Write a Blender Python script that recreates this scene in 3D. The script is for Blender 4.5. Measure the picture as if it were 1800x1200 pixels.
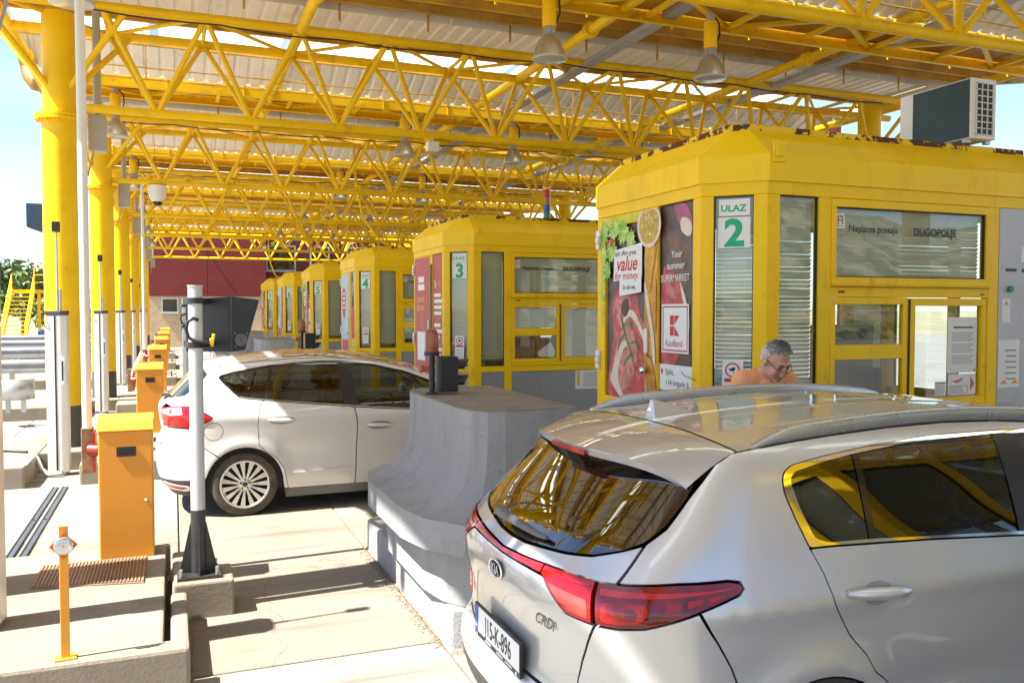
import bpy, bmesh, math, random
from math import sin, cos, pi, radians, sqrt, atan2
from mathutils import Vector, Matrix
from mathutils.geometry import delaunay_2d_cdt

for _o in list(bpy.data.objects):
    bpy.data.objects.remove(_o)
SC = bpy.context.scene
COL = SC.collection

# ---------------------------------------------------------------- camera
CAM_Z = 2.06
_cd = bpy.data.cameras.new('camera')
_cd.sensor_width = 36.0
_cd.lens = 30.0
_cd.clip_start = 0.05
_cd.clip_end = 6000
CAM = bpy.data.objects.new('camera', _cd)
COL.objects.link(CAM)
CAM.location = (0, 0, CAM_Z)
CAM.rotation_euler = (radians(90 - 2.1), 0, radians(-21.64))
SC.camera = CAM

# ---------------------------------------------------------------- sky and sun
SUN_DX, SUN_DY = 0.66, 0.05          # ground shift of a shadow per metre of height
_sd = Vector((-SUN_DX, -SUN_DY, 1.0)).normalized()      # direction towards the sun
SUN_EL = math.asin(_sd.z)
SUN_AZ = atan2(_sd.x, _sd.y)
W = bpy.data.worlds.new('World')
SC.world = W
W.use_nodes = True
_nt = W.node_tree
_nt.nodes.clear()
_out = _nt.nodes.new('ShaderNodeOutputWorld')
_bg = _nt.nodes.new('ShaderNodeBackground')
_sky = _nt.nodes.new('ShaderNodeTexSky')
_sky.sky_type = 'NISHITA'
_sky.sun_disc = False
_sky.sun_elevation = SUN_EL
_sky.sun_rotation = SUN_AZ
_sky.altitude = 300
_sky.air_density = .9
_sky.dust_density = .5
_sky.ozone_density = 2.2
_bg.inputs['Strength'].default_value = 0.07
# thin high cloud mixed into the sky
_tc = _nt.nodes.new('ShaderNodeTexCoord')
_mp = _nt.nodes.new('ShaderNodeMapping')
_mp.inputs['Scale'].default_value = (1.0, 1.0, 3.2)
_mp.inputs['Location'].default_value = (3.1, 1.7, 0.4)
_nz = _nt.nodes.new('ShaderNodeTexNoise')
_nz.inputs['Scale'].default_value = 2.3
_nz.inputs['Detail'].default_value = 7
_nz.inputs['Roughness'].default_value = 0.58
_nz.inputs['Distortion'].default_value = 0.5
_cr = _nt.nodes.new('ShaderNodeValToRGB')
_cr.color_ramp.elements[0].position = 0.46
_cr.color_ramp.elements[0].color = (0, 0, 0, 1)
_cr.color_ramp.elements[1].position = 0.74
_cr.color_ramp.elements[1].color = (0.85, 0.85, 0.85, 1)
_mx = _nt.nodes.new('ShaderNodeMix')
_mx.data_type = 'RGBA'
_nt.links.new(_tc.outputs['Generated'], _mp.inputs['Vector'])
_nt.links.new(_mp.outputs['Vector'], _nz.inputs['Vector'])
_nt.links.new(_nz.outputs['Fac'], _cr.inputs['Fac'])
_nt.links.new(_cr.outputs['Color'], _mx.inputs[0])
_nt.links.new(_sky.outputs['Color'], _mx.inputs[6])
_mx.inputs[7].default_value = (3.6, 4.0, 4.6, 1)
_nt.links.new(_mx.outputs[2], _bg.inputs['Color'])
_nt.links.new(_bg.outputs['Background'], _out.inputs['Surface'])

_ld = bpy.data.lights.new('sun', 'SUN')
_ld.energy = 4.2
_ld.angle = radians(0.53)
_ld.color = (1.0, 0.94, 0.84)
SUN = bpy.data.objects.new('sun', _ld)
COL.objects.link(SUN)
SUN.location = (-20, -4, 40)
SUN.rotation_euler = _sd.to_track_quat('Z', 'Y').to_euler()

SC.view_settings.view_transform = 'Standard'
SC.view_settings.look = 'None'
SC.view_settings.exposure = 2.22
SC.view_settings.gamma = 1.0
SC.view_settings.use_curve_mapping = False
SC.render.engine = 'CYCLES'
SC.cycles.max_bounces = 9
SC.cycles.diffuse_bounces = 5
SC.cycles.glossy_bounces = 4
SC.cycles.transparent_max_bounces = 12
SC.cycles.transmission_bounces = 4
SC.cycles.caustics_reflective = False
SC.cycles.caustics_refractive = False
SC.cycles.sample_clamp_indirect = 6.0
SC.cycles.use_denoising = True

RND = random.Random(7)

# ---------------------------------------------------------------- mesh helpers
class MB:
    def __init__(s):
        s.v = []; s.f = []; s.m = []; s.sm = []
    def add(s, verts, faces, mi=0, smooth=False):
        o = len(s.v)
        s.v.extend([tuple(p) for p in verts])
        for q in faces:
            s.f.append([i + o for i in q]); s.m.append(mi); s.sm.append(smooth)
        return s
    def box(s, x0, x1, y0, y1, z0, z1, mi=0):
        return s.add([(x0, y0, z0), (x1, y0, z0), (x1, y1, z0), (x0, y1, z0), (x0, y0, z1), (x1, y0, z1), (x1, y1, z1), (x0, y1, z1)],
                     [(0, 3, 2, 1), (4, 5, 6, 7), (0, 1, 5, 4), (1, 2, 6, 5), (2, 3, 7, 6), (3, 0, 4, 7)], mi)
    def hexa(s, lo, hi, mi=0):
        n = len(lo)
        return s.add(list(lo) + list(hi), [tuple(range(n))[::-1], tuple(range(n, 2 * n))] + [(i, (i + 1) % n, n + (i + 1) % n, n + i) for i in range(n)], mi)
    def prism(s, poly, z0, z1, mi=0):
        return s.hexa([(x, y, z0) for x, y in poly], [(x, y, z1) for x, y in poly], mi)
    def bar(s, a, b, w, h, up=(0, 0, 1), mi=0):
        a = Vector(a); b = Vector(b); d = (b - a).normalized(); u = Vector(up)
        if abs(d.dot(u)) > .99: u = Vector((1, 0, 0))
        r = d.cross(u).normalized() * w / 2; u = r.cross(d).normalized() * h / 2
        return s.hexa([a - r - u, a + r - u, a + r + u, a - r + u], [b - r - u, b + r - u, b + r + u, b - r + u], mi)
    def cyl(s, a, b, r, r2=None, n=12, mi=0, cap=True):
        a = Vector(a); b = Vector(b); r2 = r if r2 is None else r2
        d = (b - a).normalized(); u = Vector((0, 0, 1)) if abs(d.z) < .9 else Vector((1, 0, 0))
        e1 = d.cross(u).normalized(); e2 = d.cross(e1)
        ring = [e1 * cos(2 * pi * i / n) + e2 * sin(2 * pi * i / n) for i in range(n)]
        s.add([a + q * r for q in ring] + [b + q * r2 for q in ring], [(i, n + i, n + (i + 1) % n, (i + 1) % n) for i in range(n)], mi, True)
        if cap:
            s.add([a + q * r for q in ring], [tuple(range(n))], mi)
            s.add([b + q * r2 for q in ring], [tuple(range(n))[::-1]], mi)
        return s
    def tube(s, pts, r, n=8, mi=0, cap=True):
        pts = [Vector(p) for p in pts]; rs = r if isinstance(r, (list, tuple)) else [r] * len(pts)
        rings = []; prev = None
        for i, p in enumerate(pts):
            d = (pts[min(i + 1, len(pts) - 1)] - pts[max(i - 1, 0)]).normalized()
            if prev is None:
                u = Vector((0, 0, 1)) if abs(d.z) < .9 else Vector((1, 0, 0)); e1 = d.cross(u).normalized()
            else:
                e1 = (prev - d * prev.dot(d)).normalized()
            prev = e1; e2 = d.cross(e1)
            rings.append([p + (e1 * cos(2 * pi * k / n) + e2 * sin(2 * pi * k / n)) * rs[i] for k in range(n)])
        vs = [q for R in rings for q in R]; fs = []
        for i in range(len(pts) - 1):
            for k in range(n):
                fs.append((i * n + k, (i + 1) * n + k, (i + 1) * n + (k + 1) % n, i * n + (k + 1) % n))
        s.add(vs, fs, mi, True)
        if cap:
            s.add(rings[0], [tuple(range(n))], mi); s.add(rings[-1], [tuple(range(n))[::-1]], mi)
        return s
    def lathe(s, prof, n=24, c=(0, 0, 0), ax='z', mi=0, smooth=True):
        vs = []; fs = []
        for r, h in prof:
            for k in range(n):
                t = 2 * pi * k / n; x, y = r * cos(t), r * sin(t)
                p = (x, y, h) if ax == 'z' else ((h, x, y) if ax == 'x' else (y, h, x))
                vs.append((p[0] + c[0], p[1] + c[1], p[2] + c[2]))
        for i in range(len(prof) - 1):
            for k in range(n):
                fs.append((i * n + k, i * n + (k + 1) % n, (i + 1) * n + (k + 1) % n, (i + 1) * n + k))
        return s.add(vs, fs, mi, smooth)
    def xf(s, M):
        s.v = [tuple(M @ Vector(p)) for p in s.v]; return s
    def mesh(s, name, mats):
        me = bpy.data.meshes.new(name)
        me.from_pydata(s.v, [], s.f)
        if not isinstance(mats, (list, tuple)): mats = [mats]
        for m in mats: me.materials.append(m)
        me.polygons.foreach_set('material_index', s.m)
        me.polygons.foreach_set('use_smooth', s.sm)
        me.update()
        return me
    def build(s, name, mats, parent=None, loc=None, bev=0, rot=None, seg=2):
        return place(name, s.mesh(name, mats), parent, loc, bev, rot, seg)

def place(name, me, parent=None, loc=None, bev=0, rot=None, seg=2):
    o = bpy.data.objects.new(name, me)
    COL.objects.link(o)
    if parent is not None: o.parent = parent
    if loc is not None: o.location = loc
    if rot is not None: o.rotation_euler = rot
    if bev:
        b = o.modifiers.new('bevel', 'BEVEL'); b.width = bev; b.segments = seg; b.limit_method = 'ANGLE'; b.angle_limit = radians(38)
    return o

def tag(o, label=None, cat=None, group=None, kind=None):
    if label: o['label'] = label
    if cat: o['category'] = cat
    if group: o['group'] = group
    if kind: o['kind'] = kind
    return o

def thing(name, label, cat, loc=(0, 0, 0), rz=0, group=None):
    o = bpy.data.objects.new(name, None)
    COL.objects.link(o)
    o.empty_display_size = .2
    o.location = loc
    o.rotation_euler = (0, 0, rz)
    return tag(o, label, cat, group)

def kids(o):
    return [c for c in bpy.data.objects if c.parent == o]

def copy_tree(o, parent=None, tree=None):
    c = o.copy(); COL.objects.link(c); c.parent = parent
    for ch in tree.get(o.name, []): copy_tree(ch, c, tree)
    return c

def dup(root, loc, label=None, group=None, rz=None):
    tree = {}
    for c in bpy.data.objects:
        if c.parent: tree.setdefault(c.parent.name, []).append(c)
    r = copy_tree(root, None, tree)
    r.location = loc
    if rz is not None: r.rotation_euler = (0, 0, rz)
    if label: r['label'] = label
    if group: r['group'] = group
    return r

def text_mesh(s, size=1.0, bold=0.0, shear=0.0, align='LEFT', space=1.0, name='lettering'):
    cu = bpy.data.curves.new(name, 'FONT')
    cu.body = s; cu.size = size; cu.offset = bold * size; cu.shear = shear; cu.align_x = align
    cu.space_character = space; cu.resolution_u = 4; cu.fill_mode = 'FRONT'
    o = bpy.data.objects.new(name, cu); COL.objects.link(o)
    me = bpy.data.meshes.new_from_object(o)
    bpy.data.objects.remove(o); bpy.data.curves.remove(cu)
    me.name = name
    return me

def text(s, size, mat, parent, M, name='lettering', sx=1.0, **kw):
    me = text_mesh(s, size, name=name, **kw)
    if sx != 1.0: me.transform(Matrix.Diagonal((sx, 1, 1, 1)))
    me.transform(M)
    me.materials.clear(); me.materials.append(mat)
    return place(name, me, parent)

def face_frame(o, ex, ez=(0, 0, 1)):
    """matrix taking flat x,y artwork to a wall whose right is ex and up is ez; z points out of the wall"""
    ex = Vector(ex).normalized(); ez = Vector(ez).normalized(); n = ex.cross(ez)
    return Matrix(((ex.x, ez.x, n.x, o[0]), (ex.y, ez.y, n.y, o[1]), (ex.z, ez.z, n.z, o[2]), (0, 0, 0, 1)))

# ---------------------------------------------------------------- materials
MATS = {}
def mat(name, col, rough=.55, metal=0., var=.12, scale=3., bump=0., bscale=40., coat=0., spec=.5, trans=0., emit=None, estr=0., dirt=None, dscale=2.2, dpos=(.5, .72), droughness=None, stretch=(1, 1, 1), alpha=None, flake=0):
    if name in MATS: return MATS[name]
    m = bpy.data.materials.new(name); m.use_nodes = True
    nt = m.node_tree; N = nt.nodes; L = nt.links
    p = N['Principled BSDF']
    p.inputs['Roughness'].default_value = rough
    p.inputs['Metallic'].default_value = metal
    p.inputs['Specular IOR Level'].default_value = spec
    p.inputs['Coat Weight'].default_value = coat
    p.inputs['Coat Roughness'].default_value = .03
    p.inputs['Transmission Weight'].default_value = trans
    c4 = (*col, 1)
    p.inputs['Base Color'].default_value = c4
    if emit:
        p.inputs['Emission Color'].default_value = (*emit, 1); p.inputs['Emission Strength'].default_value = estr
    tc = None
    def coords():
        nonlocal tc
        if tc is None:
            t = N.new('ShaderNodeTexCoord'); g = N.new('ShaderNodeMapping'); g.inputs['Scale'].default_value = stretch
            L.new(t.outputs['Object'], g.inputs['Vector']); tc = g.outputs['Vector']
        return tc
    def noise(sc, det=5., ro=.6):
        n = N.new('ShaderNodeTexNoise'); n.inputs['Scale'].default_value = sc; n.inputs['Detail'].default_value = det; n.inputs['Roughness'].default_value = ro
        L.new(coords(), n.inputs['Vector']); return n.outputs['Fac']
    cur = None
    if var:
        r = N.new('ShaderNodeMapRange'); r.inputs[1].default_value = .3; r.inputs[2].default_value = .7
        r.inputs[3].default_value = 1 - var; r.inputs[4].default_value = 1 + var
        L.new(noise(scale), r.inputs[0])
        h = N.new('ShaderNodeMix'); h.data_type = 'RGBA'; h.blend_type = 'MULTIPLY'; h.inputs[0].default_value = 1
        h.inputs[6].default_value = c4; L.new(r.outputs[0], h.inputs[7]); cur = h.outputs[2]
        rr = N.new('ShaderNodeMapRange'); rr.inputs[3].default_value = max(0, rough - .08); rr.inputs[4].default_value = min(1, rough + .1)
        L.new(noise(scale * 2.7), rr.inputs[0]); L.new(rr.outputs[0], p.inputs['Roughness'])
    if dirt:
        k = N.new('ShaderNodeMapRange'); k.inputs[1].default_value = dpos[0]; k.inputs[2].default_value = dpos[1]
        L.new(noise(dscale, 8, .7), k.inputs[0])
        h = N.new('ShaderNodeMix'); h.data_type = 'RGBA'
        L.new(k.outputs[0], h.inputs[0])
        if cur is None: h.inputs[6].default_value = c4
        else: L.new(cur, h.inputs[6])
        h.inputs[7].default_value = (*dirt, 1); cur = h.outputs[2]
    if cur is not None: L.new(cur, p.inputs['Base Color'])
    if bump:
        b = N.new('ShaderNodeBump'); b.inputs['Strength'].default_value = bump; b.inputs['Distance'].default_value = .02
        L.new(noise(bscale, 4), b.inputs['Height']); L.new(b.outputs['Normal'], p.inputs['Normal'])
    if alpha is not None:
        p.inputs['Alpha'].default_value = alpha
    MATS[name] = m
    return m

def glass(name, tint=(.5, .55, .55), ior=1.5, rough=.0, boost=1.0):
    """a pane: clear tinted straight-through light plus a mirror reflection that grows at grazing angles"""
    if name in MATS: return MATS[name]
    m = bpy.data.materials.new(name); m.use_nodes = True
    nt = m.node_tree; N = nt.nodes; L = nt.links; N.clear()
    o = N.new('ShaderNodeOutputMaterial'); t = N.new('ShaderNodeBsdfTransparent'); g = N.new('ShaderNodeBsdfGlossy')
    t.inputs['Color'].default_value = (*tint, 1); g.inputs['Roughness'].default_value = rough
    # Schlick reflectance from the facing angle, the same from both sides of the pane
    ge = N.new('ShaderNodeNewGeometry'); dt = N.new('ShaderNodeVectorMath'); dt.operation = 'DOT_PRODUCT'
    L.new(ge.outputs['Normal'], dt.inputs[0]); L.new(ge.outputs['Incoming'], dt.inputs[1])
    def ma(op, a, b=None, cl=False):
        q = N.new('ShaderNodeMath'); q.operation = op; q.use_clamp = cl
        for i, w in enumerate((a, b)):
            if w is None: continue
            if isinstance(w, (int, float)): q.inputs[i].default_value = w
            else: L.new(w, q.inputs[i])
        return q.outputs[0]
    r0 = ((ior - 1) / (ior + 1)) ** 2 * 1.6
    ca = ma('ABSOLUTE', dt.outputs['Value']); fr = ma('POWER', ma('SUBTRACT', 1.0, ca, True), 5.0)
    k = ma('MULTIPLY', ma('ADD', ma('MULTIPLY', fr, 1 - r0), r0), boost, True)
    x = N.new('ShaderNodeMixShader')
    L.new(k, x.inputs[0]); L.new(t.outputs[0], x.inputs[1]); L.new(g.outputs[0], x.inputs[2]); L.new(x.outputs[0], o.inputs['Surface'])
    MATS[name] = m
    return m

YEL = mat('yellow_paint', (.88, .56, .003), .45, spec=.3, var=.10, scale=1.6, dirt=(.42, .20, .02), dscale=3.5, dpos=(.60, .85))
YELT = mat('yellow_steel', (.90, .58, .004), .48, spec=.3, var=.14, scale=1.1, dirt=(.34, .16, .025), dscale=2.4, dpos=(.56, .80))
YELB = mat('booth_yellow', (.94, .615, .002), .42, spec=.3, var=.06, scale=1.2, dirt=(.66, .39, .01), dscale=2.6, dpos=(.52, .9), stretch=(1, 1, .16))
YELF = mat('booth_frame_yellow', (.93, .595, .001), .42, spec=.3, var=.06, scale=2.5, dirt=(.40, .23, .01), dscale=6, dpos=(.58, .84), stretch=(1, 1, .4))
YEL_PALE = mat('faded_yellow', (.86, .60, .05), .5, var=.06, scale=1.1, dirt=(.66, .45, .05), dscale=1.5, dpos=(.5, .9), stretch=(1, 1, .3))
RUSTY = mat('peeled_rust', (.10, .035, .022), .9, var=.3, scale=9, dirt=(.80, .55, .03), dscale=6.5, dpos=(.485, .50))
RUSTBEAM = mat('rusty_beam', (.56, .31, .025), .6, var=.25, scale=1.4, dirt=(.27, .13, .03), dscale=2.2, dpos=(.48, .78))
WHITE_METAL = mat('white_metal', (.78, .78, .76), .4, var=.05, scale=2)
GREY_PAINT = mat('grey_paint', (.42, .43, .45), .45, var=.07, scale=2, dirt=(.22, .22, .23), dscale=5, dpos=(.6, .8))
DARK = mat('black_plastic', (.018, .018, .02), .45, var=.2, scale=6)
DARKBOX = mat('charcoal_coating', (.045, .05, .058), .30, metal=.25, var=.12, scale=4)
GALV = mat('galvanised_steel', (.46, .48, .50), .38, metal=.75, var=.12, scale=5)
GALVP = mat('galvanised_pole', (.55, .57, .58), .42, metal=.35, var=.08, scale=5)
ORANGE = mat('orange_paint', (.80, .33, .035), .42, var=.05, scale=2, dirt=(.55, .20, .03), dscale=4, dpos=(.6, .85))
RED = mat('red_paint', (.24, .018, .012), .4, var=.08)
WHITE = mat('white_paint', (.80, .80, .78), .5, var=.04, scale=2)
PAPER = mat('white_paper', (.82, .82, .80), .7, var=.03)
INK = mat('black_ink', (.02, .02, .022), .6, var=0)
GREENINK = mat('green_ink', (.0, .42, .20), .5, var=0)
REDINK = mat('red_ink', (.55, .03, .045), .5, var=0)
CHROME = mat('chrome', (.86, .87, .88), .06, metal=1, var=0)
RUBBER = mat('black_rubber', (.022, .021, .02), .85, var=.2, scale=9)

# ================================================================ ground, pavement, islands
PITCH = 6.88                      # distance from one toll island to the next
def concrete(name, col, tracks=0., drips=0., var=.16, scale=.9, crack=.0, stain=(.30, .25, .19), rough=.85, cscale=.55, speck=.5):
    m = bpy.data.materials.new(name); m.use_nodes = True
    nt = m.node_tree; N = nt.nodes; L = nt.links; p = N['Principled BSDF']
    p.inputs['Roughness'].default_value = rough; p.inputs['Specular IOR Level'].default_value = .3
    t = N.new('ShaderNodeTexCoord'); co = t.outputs['Object']
    def noise(sc, d, r=.6, dist=0):
        n = N.new('ShaderNodeTexNoise'); n.inputs['Scale'].default_value = sc; n.inputs['Detail'].default_value = d; n.inputs['Roughness'].default_value = r; n.inputs['Distortion'].default_value = dist
        L.new(co, n.inputs['Vector']); return n.outputs['Fac']
    def rng(x, a, b, c, d):
        r = N.new('ShaderNodeMapRange'); L.new(x, r.inputs[0])
        for i, q in enumerate((a, b, c, d)): r.inputs[i + 1].default_value = q
        return r.outputs[0]
    def mix(f, a, b, mode='MIX'):
        h = N.new('ShaderNodeMix'); h.data_type = 'RGBA'; h.blend_type = mode
        if isinstance(f, float): h.inputs[0].default_value = f
        else: L.new(f, h.inputs[0])
        for i, q in ((6, a), (7, b)):
            if isinstance(q, tuple): h.inputs[i].default_value = (*q, 1)
            else: L.new(q, h.inputs[i])
        return h.outputs[2]
    c = mix(1.0, col, rng(noise(scale, 9, .65), .25, .75, 1 - var, 1 + var), 'MULTIPLY')
    c = mix(rng(noise(scale * .8, 6, .7, 1.0), .54, .74, 0, .75), c, stain)
    c = mix(rng(noise(26, 3, .7), .66, .72, 0, speck), c, tuple(k * .45 for k in col))
    c = mix(rng(noise(60, 3, .7), .30, .36, .35 * speck, 0), c, tuple(min(1, k * 1.5) for k in col))
    if crack:
        vo = N.new('ShaderNodeTexVoronoi'); vo.feature = 'DISTANCE_TO_EDGE'; vo.inputs['Scale'].default_value = cscale
        w = N.new('ShaderNodeVectorMath'); w.operation = 'ADD'
        n2 = N.new('ShaderNodeTexNoise'); n2.inputs['Scale'].default_value = 3.0; n2.inputs['Detail'].default_value = 6; L.new(co, n2.inputs['Vector'])
        s2 = N.new('ShaderNodeVectorMath'); s2.operation = 'SCALE'; s2.inputs['Scale'].default_value = .45; L.new(n2.outputs['Color'], s2.inputs[0])
        L.new(co, w.inputs[0]); L.new(s2.outputs[0], w.inputs[1]); L.new(w.outputs[0], vo.inputs['Vector'])
        c = mix(rng(vo.outputs['Distance'], .0006, .0028, crack, 0), c, tuple(k * .16 for k in col))
    def streak(sc3, a, b_, amt, colr):
        g_ = N.new('ShaderNodeMapping'); g_.inputs['Scale'].default_value = sc3; L.new(co, g_.inputs['Vector'])
        n_ = N.new('ShaderNodeTexNoise'); n_.inputs['Scale'].default_value = 1; n_.inputs['Detail'].default_value = 7; n_.inputs['Roughness'].default_value = .65; L.new(g_.outputs['Vector'], n_.inputs['Vector'])
        return mix(rng(n_.outputs['Fac'], a, b_, 0, amt), c, colr)
    if tracks:
        c = streak((.22, 2.6, 1), .52, .72, tracks, tuple(k * .42 for k in col))
        c = streak((1.3, 1.7, 1), .60, .70, tracks * .9, tuple(k * .5 for k in col))
    if drips:
        c = streak((5.5, 5.5, .5), .52, .72, drips, tuple(k * .62 for k in col))
        c = streak((1.2, 1.2, 4.0), .60, .72, drips * .7, tuple(min(1, k * 1.25) for k in col))
    L.new(c, p.inputs['Base Color'])
    b = N.new('ShaderNodeBump'); b.inputs['Strength'].default_value = .5; b.inputs['Distance'].default_value = .016
    L.new(noise(45, 6, .7), b.inputs['Height']); L.new(b.outputs['Normal'], p.inputs['Normal'])
    return m

CON = concrete('lane_concrete', (.265, .245, .212), tracks=.8, crack=.4, cscale=.22, stain=(.19, .165, .13), var=.13)
CON2 = concrete('old_concrete', (.228, .20, .162), tracks=.85, crack=.35, cscale=.3, stain=(.165, .13, .092))
CONI = concrete('island_concrete', (.262, .230, .178), tracks=.25, drips=.3, crack=.3, cscale=.3, stain=(.20, .152, .095), speck=.8)
CONB = concrete('grey_concrete', (.31, .312, .318), drips=.6, var=.12, scale=1.6, stain=(.19, .185, .178), speck=.8)
CONTOP = concrete('dirty_concrete_top', (.22, .20, .175), var=.3, scale=5, stain=(.12, .10, .08), speck=1)
ASPH = concrete('asphalt', (.20, .19, .18), var=.2, scale=.6, stain=(.15, .145, .14), crack=.4, cscale=.15)
DRYLAND = concrete('dry_ground', (.23, .20, .13), var=.3, scale=.05, stain=(.13, .15, .06), speck=.2)

g = MB()
g.add([(-2500, -2500, -.16), (2500, -2500, -.16), (2500, 2500, -.16), (-2500, 2500, -.16)], [(0, 1, 2, 3)])
tag(g.build('ground', DRYLAND), 'dry ground reaching out to the horizon', kind='structure')
r = MB()
r.box(-60, 60, -40, 64, -.15, -.07)
road = tag(r.build('road', ASPH), 'dark base of the toll plaza road', kind='structure')
r = MB()
r.box(-60, -9.05, -40, 64, -.069, -.012); r.box(18.05, 60, -40, 64, -.069, -.012)
tag(r.build('road', ASPH), 'asphalt approach road beyond the toll canopy', kind='structure')

pav = MB().box(-9, 18, -9, 58.5, -.068, -.055).build('pavement', ASPH)
tag(pav, 'concrete paved lanes under the toll canopy', kind='structure')
# slabs: one row of slabs in every lane, split by open joints
xs = [-9, -5.6, -2.45, .02, 1.52, 4.6, 7.8, 11.2, 14.6, 18]
ys = []
for k in range(-2, 9):
    ys += [k * PITCH + 5.05, k * PITCH + 8.55]
slabs = {}
for i in range(len(xs) - 1):
    for j in range(len(ys) - 1):
        w = xs[i + 1] - xs[i]; d = ys[j + 1] - ys[j]; key = (i, j % 2)
        if key not in slabs:
            slabs[key] = MB().box(.006, w - .006, .006, d - .006, -.052, 0).mesh('slab', [CON])
            slabs[key, 1] = MB().box(.006, w - .006, .006, d - .006, -.052, 0).mesh('slab', [CON2])
        old = (j < 5 and j % 2 == 0) or RND.random() < .12
        place('slab', slabs[(key, 1) if old else key], pav, (xs[i], ys[j], RND.uniform(-.004, .003)), bev=.006, seg=1)

def island_poly(n):
    b = (n - 2) * PITCH
    front = 4.85 if n <= 2 else 4.30
    return b, front

def kerb_run(parent, x0, x1, y0, y1, z1, step=1.0, along='x'):
    a, e = (x0, x1) if along == 'x' else (y0, y1)
    k = max(1, round((e - a) / step)); L = (e - a) / k
    for i in range(k):
        s = a + i * L
        jz = RND.uniform(-.008, .006); jy = RND.uniform(-.006, .006)
        if along == 'x': m = MB().box(s + .005, s + L - .005, y0 + jy, y1 + jy, -.05, z1 + jz)
        else: m = MB().box(x0 + jy, x1 + jy, s + .005, s + L - .005, -.05, z1 + jz)
        m.build('kerb_stone', CONI, parent, bev=.022)

IS_H = .25
for n in range(1, 8):
    b, fr = island_poly(n)
    top = MB()
    y0 = fr + b + .16; y1 = 7.1 + b
    if n <= 2:
        top.box(-9, -.075, y0, y1 - .02, -.05, IS_H - .006)
    else:
        top.box(-9, -1.62, y0, y1 - .02, -.05, IS_H - .006)
        top.box(-1.06, -.075, y0, y1 - .02, -.05, IS_H - .006)
        top.box(-1.618, -1.062, y0 + .95, y1 - .022, -.05, IS_H - .012)
    isl = tag(top.build('island', CONI, bev=.015), 'raised concrete lane island carrying barrier and column', kind='structure')
    if n <= 2:
        kerb_run(isl, -9, .066, y0 - .16, y0 - .004, IS_H, 1.51)
    else:
        kerb_run(isl, -9, -1.62, y0 - .16, y0 - .004, IS_H, 1.5); kerb_run(isl, -1.06, .066, y0 - .16, y0 - .004, IS_H, 1.2)
    kerb_run(isl, -9, -.04, y1, y1 + .14, IS_H - .03, 1.51)
    kerb_run(isl, -.035, .066, y0 + .005, y1 - .1, IS_H - .045, .8, 'y')
    # booth part of the island
    bk = MB(); P = [(1.54, 4.90), (2.35, 4.58), (9.4, 4.58), (9.9, 5.2), (9.9, 7.2), (9.4, 7.9), (2.3, 7.9), (1.54, 7.3)]
    bk.prism([(x, y + b) for x, y in P], -.05, IS_H)
    tag(bk.build('island', CONB, bev=.02), 'raised concrete island under the toll booth', kind='structure')

# grit swept against the kerbs and the block
R = random.Random(3)
def grit(label, segs, n):
    m = MB(); vs = []; fs = []
    for _ in range(n):
        (ax, ay), (bx_, by), w, z = R.choice(segs); f = R.random(); d = abs(R.gauss(0, w)); L_ = math.hypot(bx_ - ax, by - ay); nx, ny = (by - ay) / L_, -(bx_ - ax) / L_
        x = ax + (bx_ - ax) * f + nx * d; y = ay + (by - ay) * f + ny * d; s_ = R.uniform(.004, .013); i = len(vs)
        vs += [(x - s_, y - s_ * .6, z), (x + s_, y - s_ * .4, z), (x + s_ * .1, y + s_, z), (x, y, z + s_ * .9)]; fs += [(i, i + 1, i + 3), (i + 1, i + 2, i + 3), (i + 2, i, i + 3)]
    m.add(vs, fs); tag(m.build('gravel', mat('grit', (.27, .22, .16), .9, var=.5, scale=30)), label, kind='stuff')
grit('loose grit swept along the kerbs and crash block', [((1.52, 7.2), (1.52, 4.95), .035, .002), ((1.54, 4.88), (2.3, 4.56), .03, .002), ((.078, 7.0), (.078, 5.0), .04, .002), ((-6, 7.27), (0, 7.27), .05, .002), ((1.52, 14.1), (1.52, 11.8), .04, .002), ((-.06, 5.2), (-.06, 6.9), .012, .004)], 2600)

# ================================================================ canopy: columns, trusses, roof
SHEET = mat('white_roof_sheet', (.88, .88, .865), .45, var=.06, scale=1.2, dirt=(.50, .49, .46), dscale=1.4, dpos=(.55, .85))
FLASH = mat('white_flashing', (.72, .70, .66), .5, var=.06, scale=.8, dirt=(.45, .40, .33), dscale=1.1, dpos=(.5, .85))
TRAY = mat('grey_cable_tray', (.40, .40, .40), .55, metal=.1, var=.15, scale=4)
def translucent(name, col):
    m = bpy.data.materials.new(name); m.use_nodes = True; N = m.node_tree.nodes; L = m.node_tree.links; N.clear()
    o = N.new('ShaderNodeOutputMaterial'); a = N.new('ShaderNodeBsdfTranslucent'); c = N.new('ShaderNodeBsdfTransparent'); x = N.new('ShaderNodeMixShader')
    a.inputs['Color'].default_value = (*col, 1); c.inputs['Color'].default_value = (.75, .8, .8, 1); x.inputs[0].default_value = .25
    L.new(a.outputs[0], x.inputs[1]); L.new(c.outputs[0], x.inputs[2]); L.new(x.outputs[0], o.inputs['Surface']); return m
SKYL = translucent('skylight_sheet', (.88, .88, .80))

can = thing('toll_canopy', 'long yellow tubular steel canopy with white corrugated roof over the toll lanes', 'canopy', (0, 0, 0))
XL, XR = -2.2, 13.7
COLX = (-1.36, 12.5)
ZB, ZT, TW = 4.77, 5.95, .61
XB0, PAN = -.17, 1.25
rows = [-.9 + PITCH * k for k in range(8)]
rows[1] += .40

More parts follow.
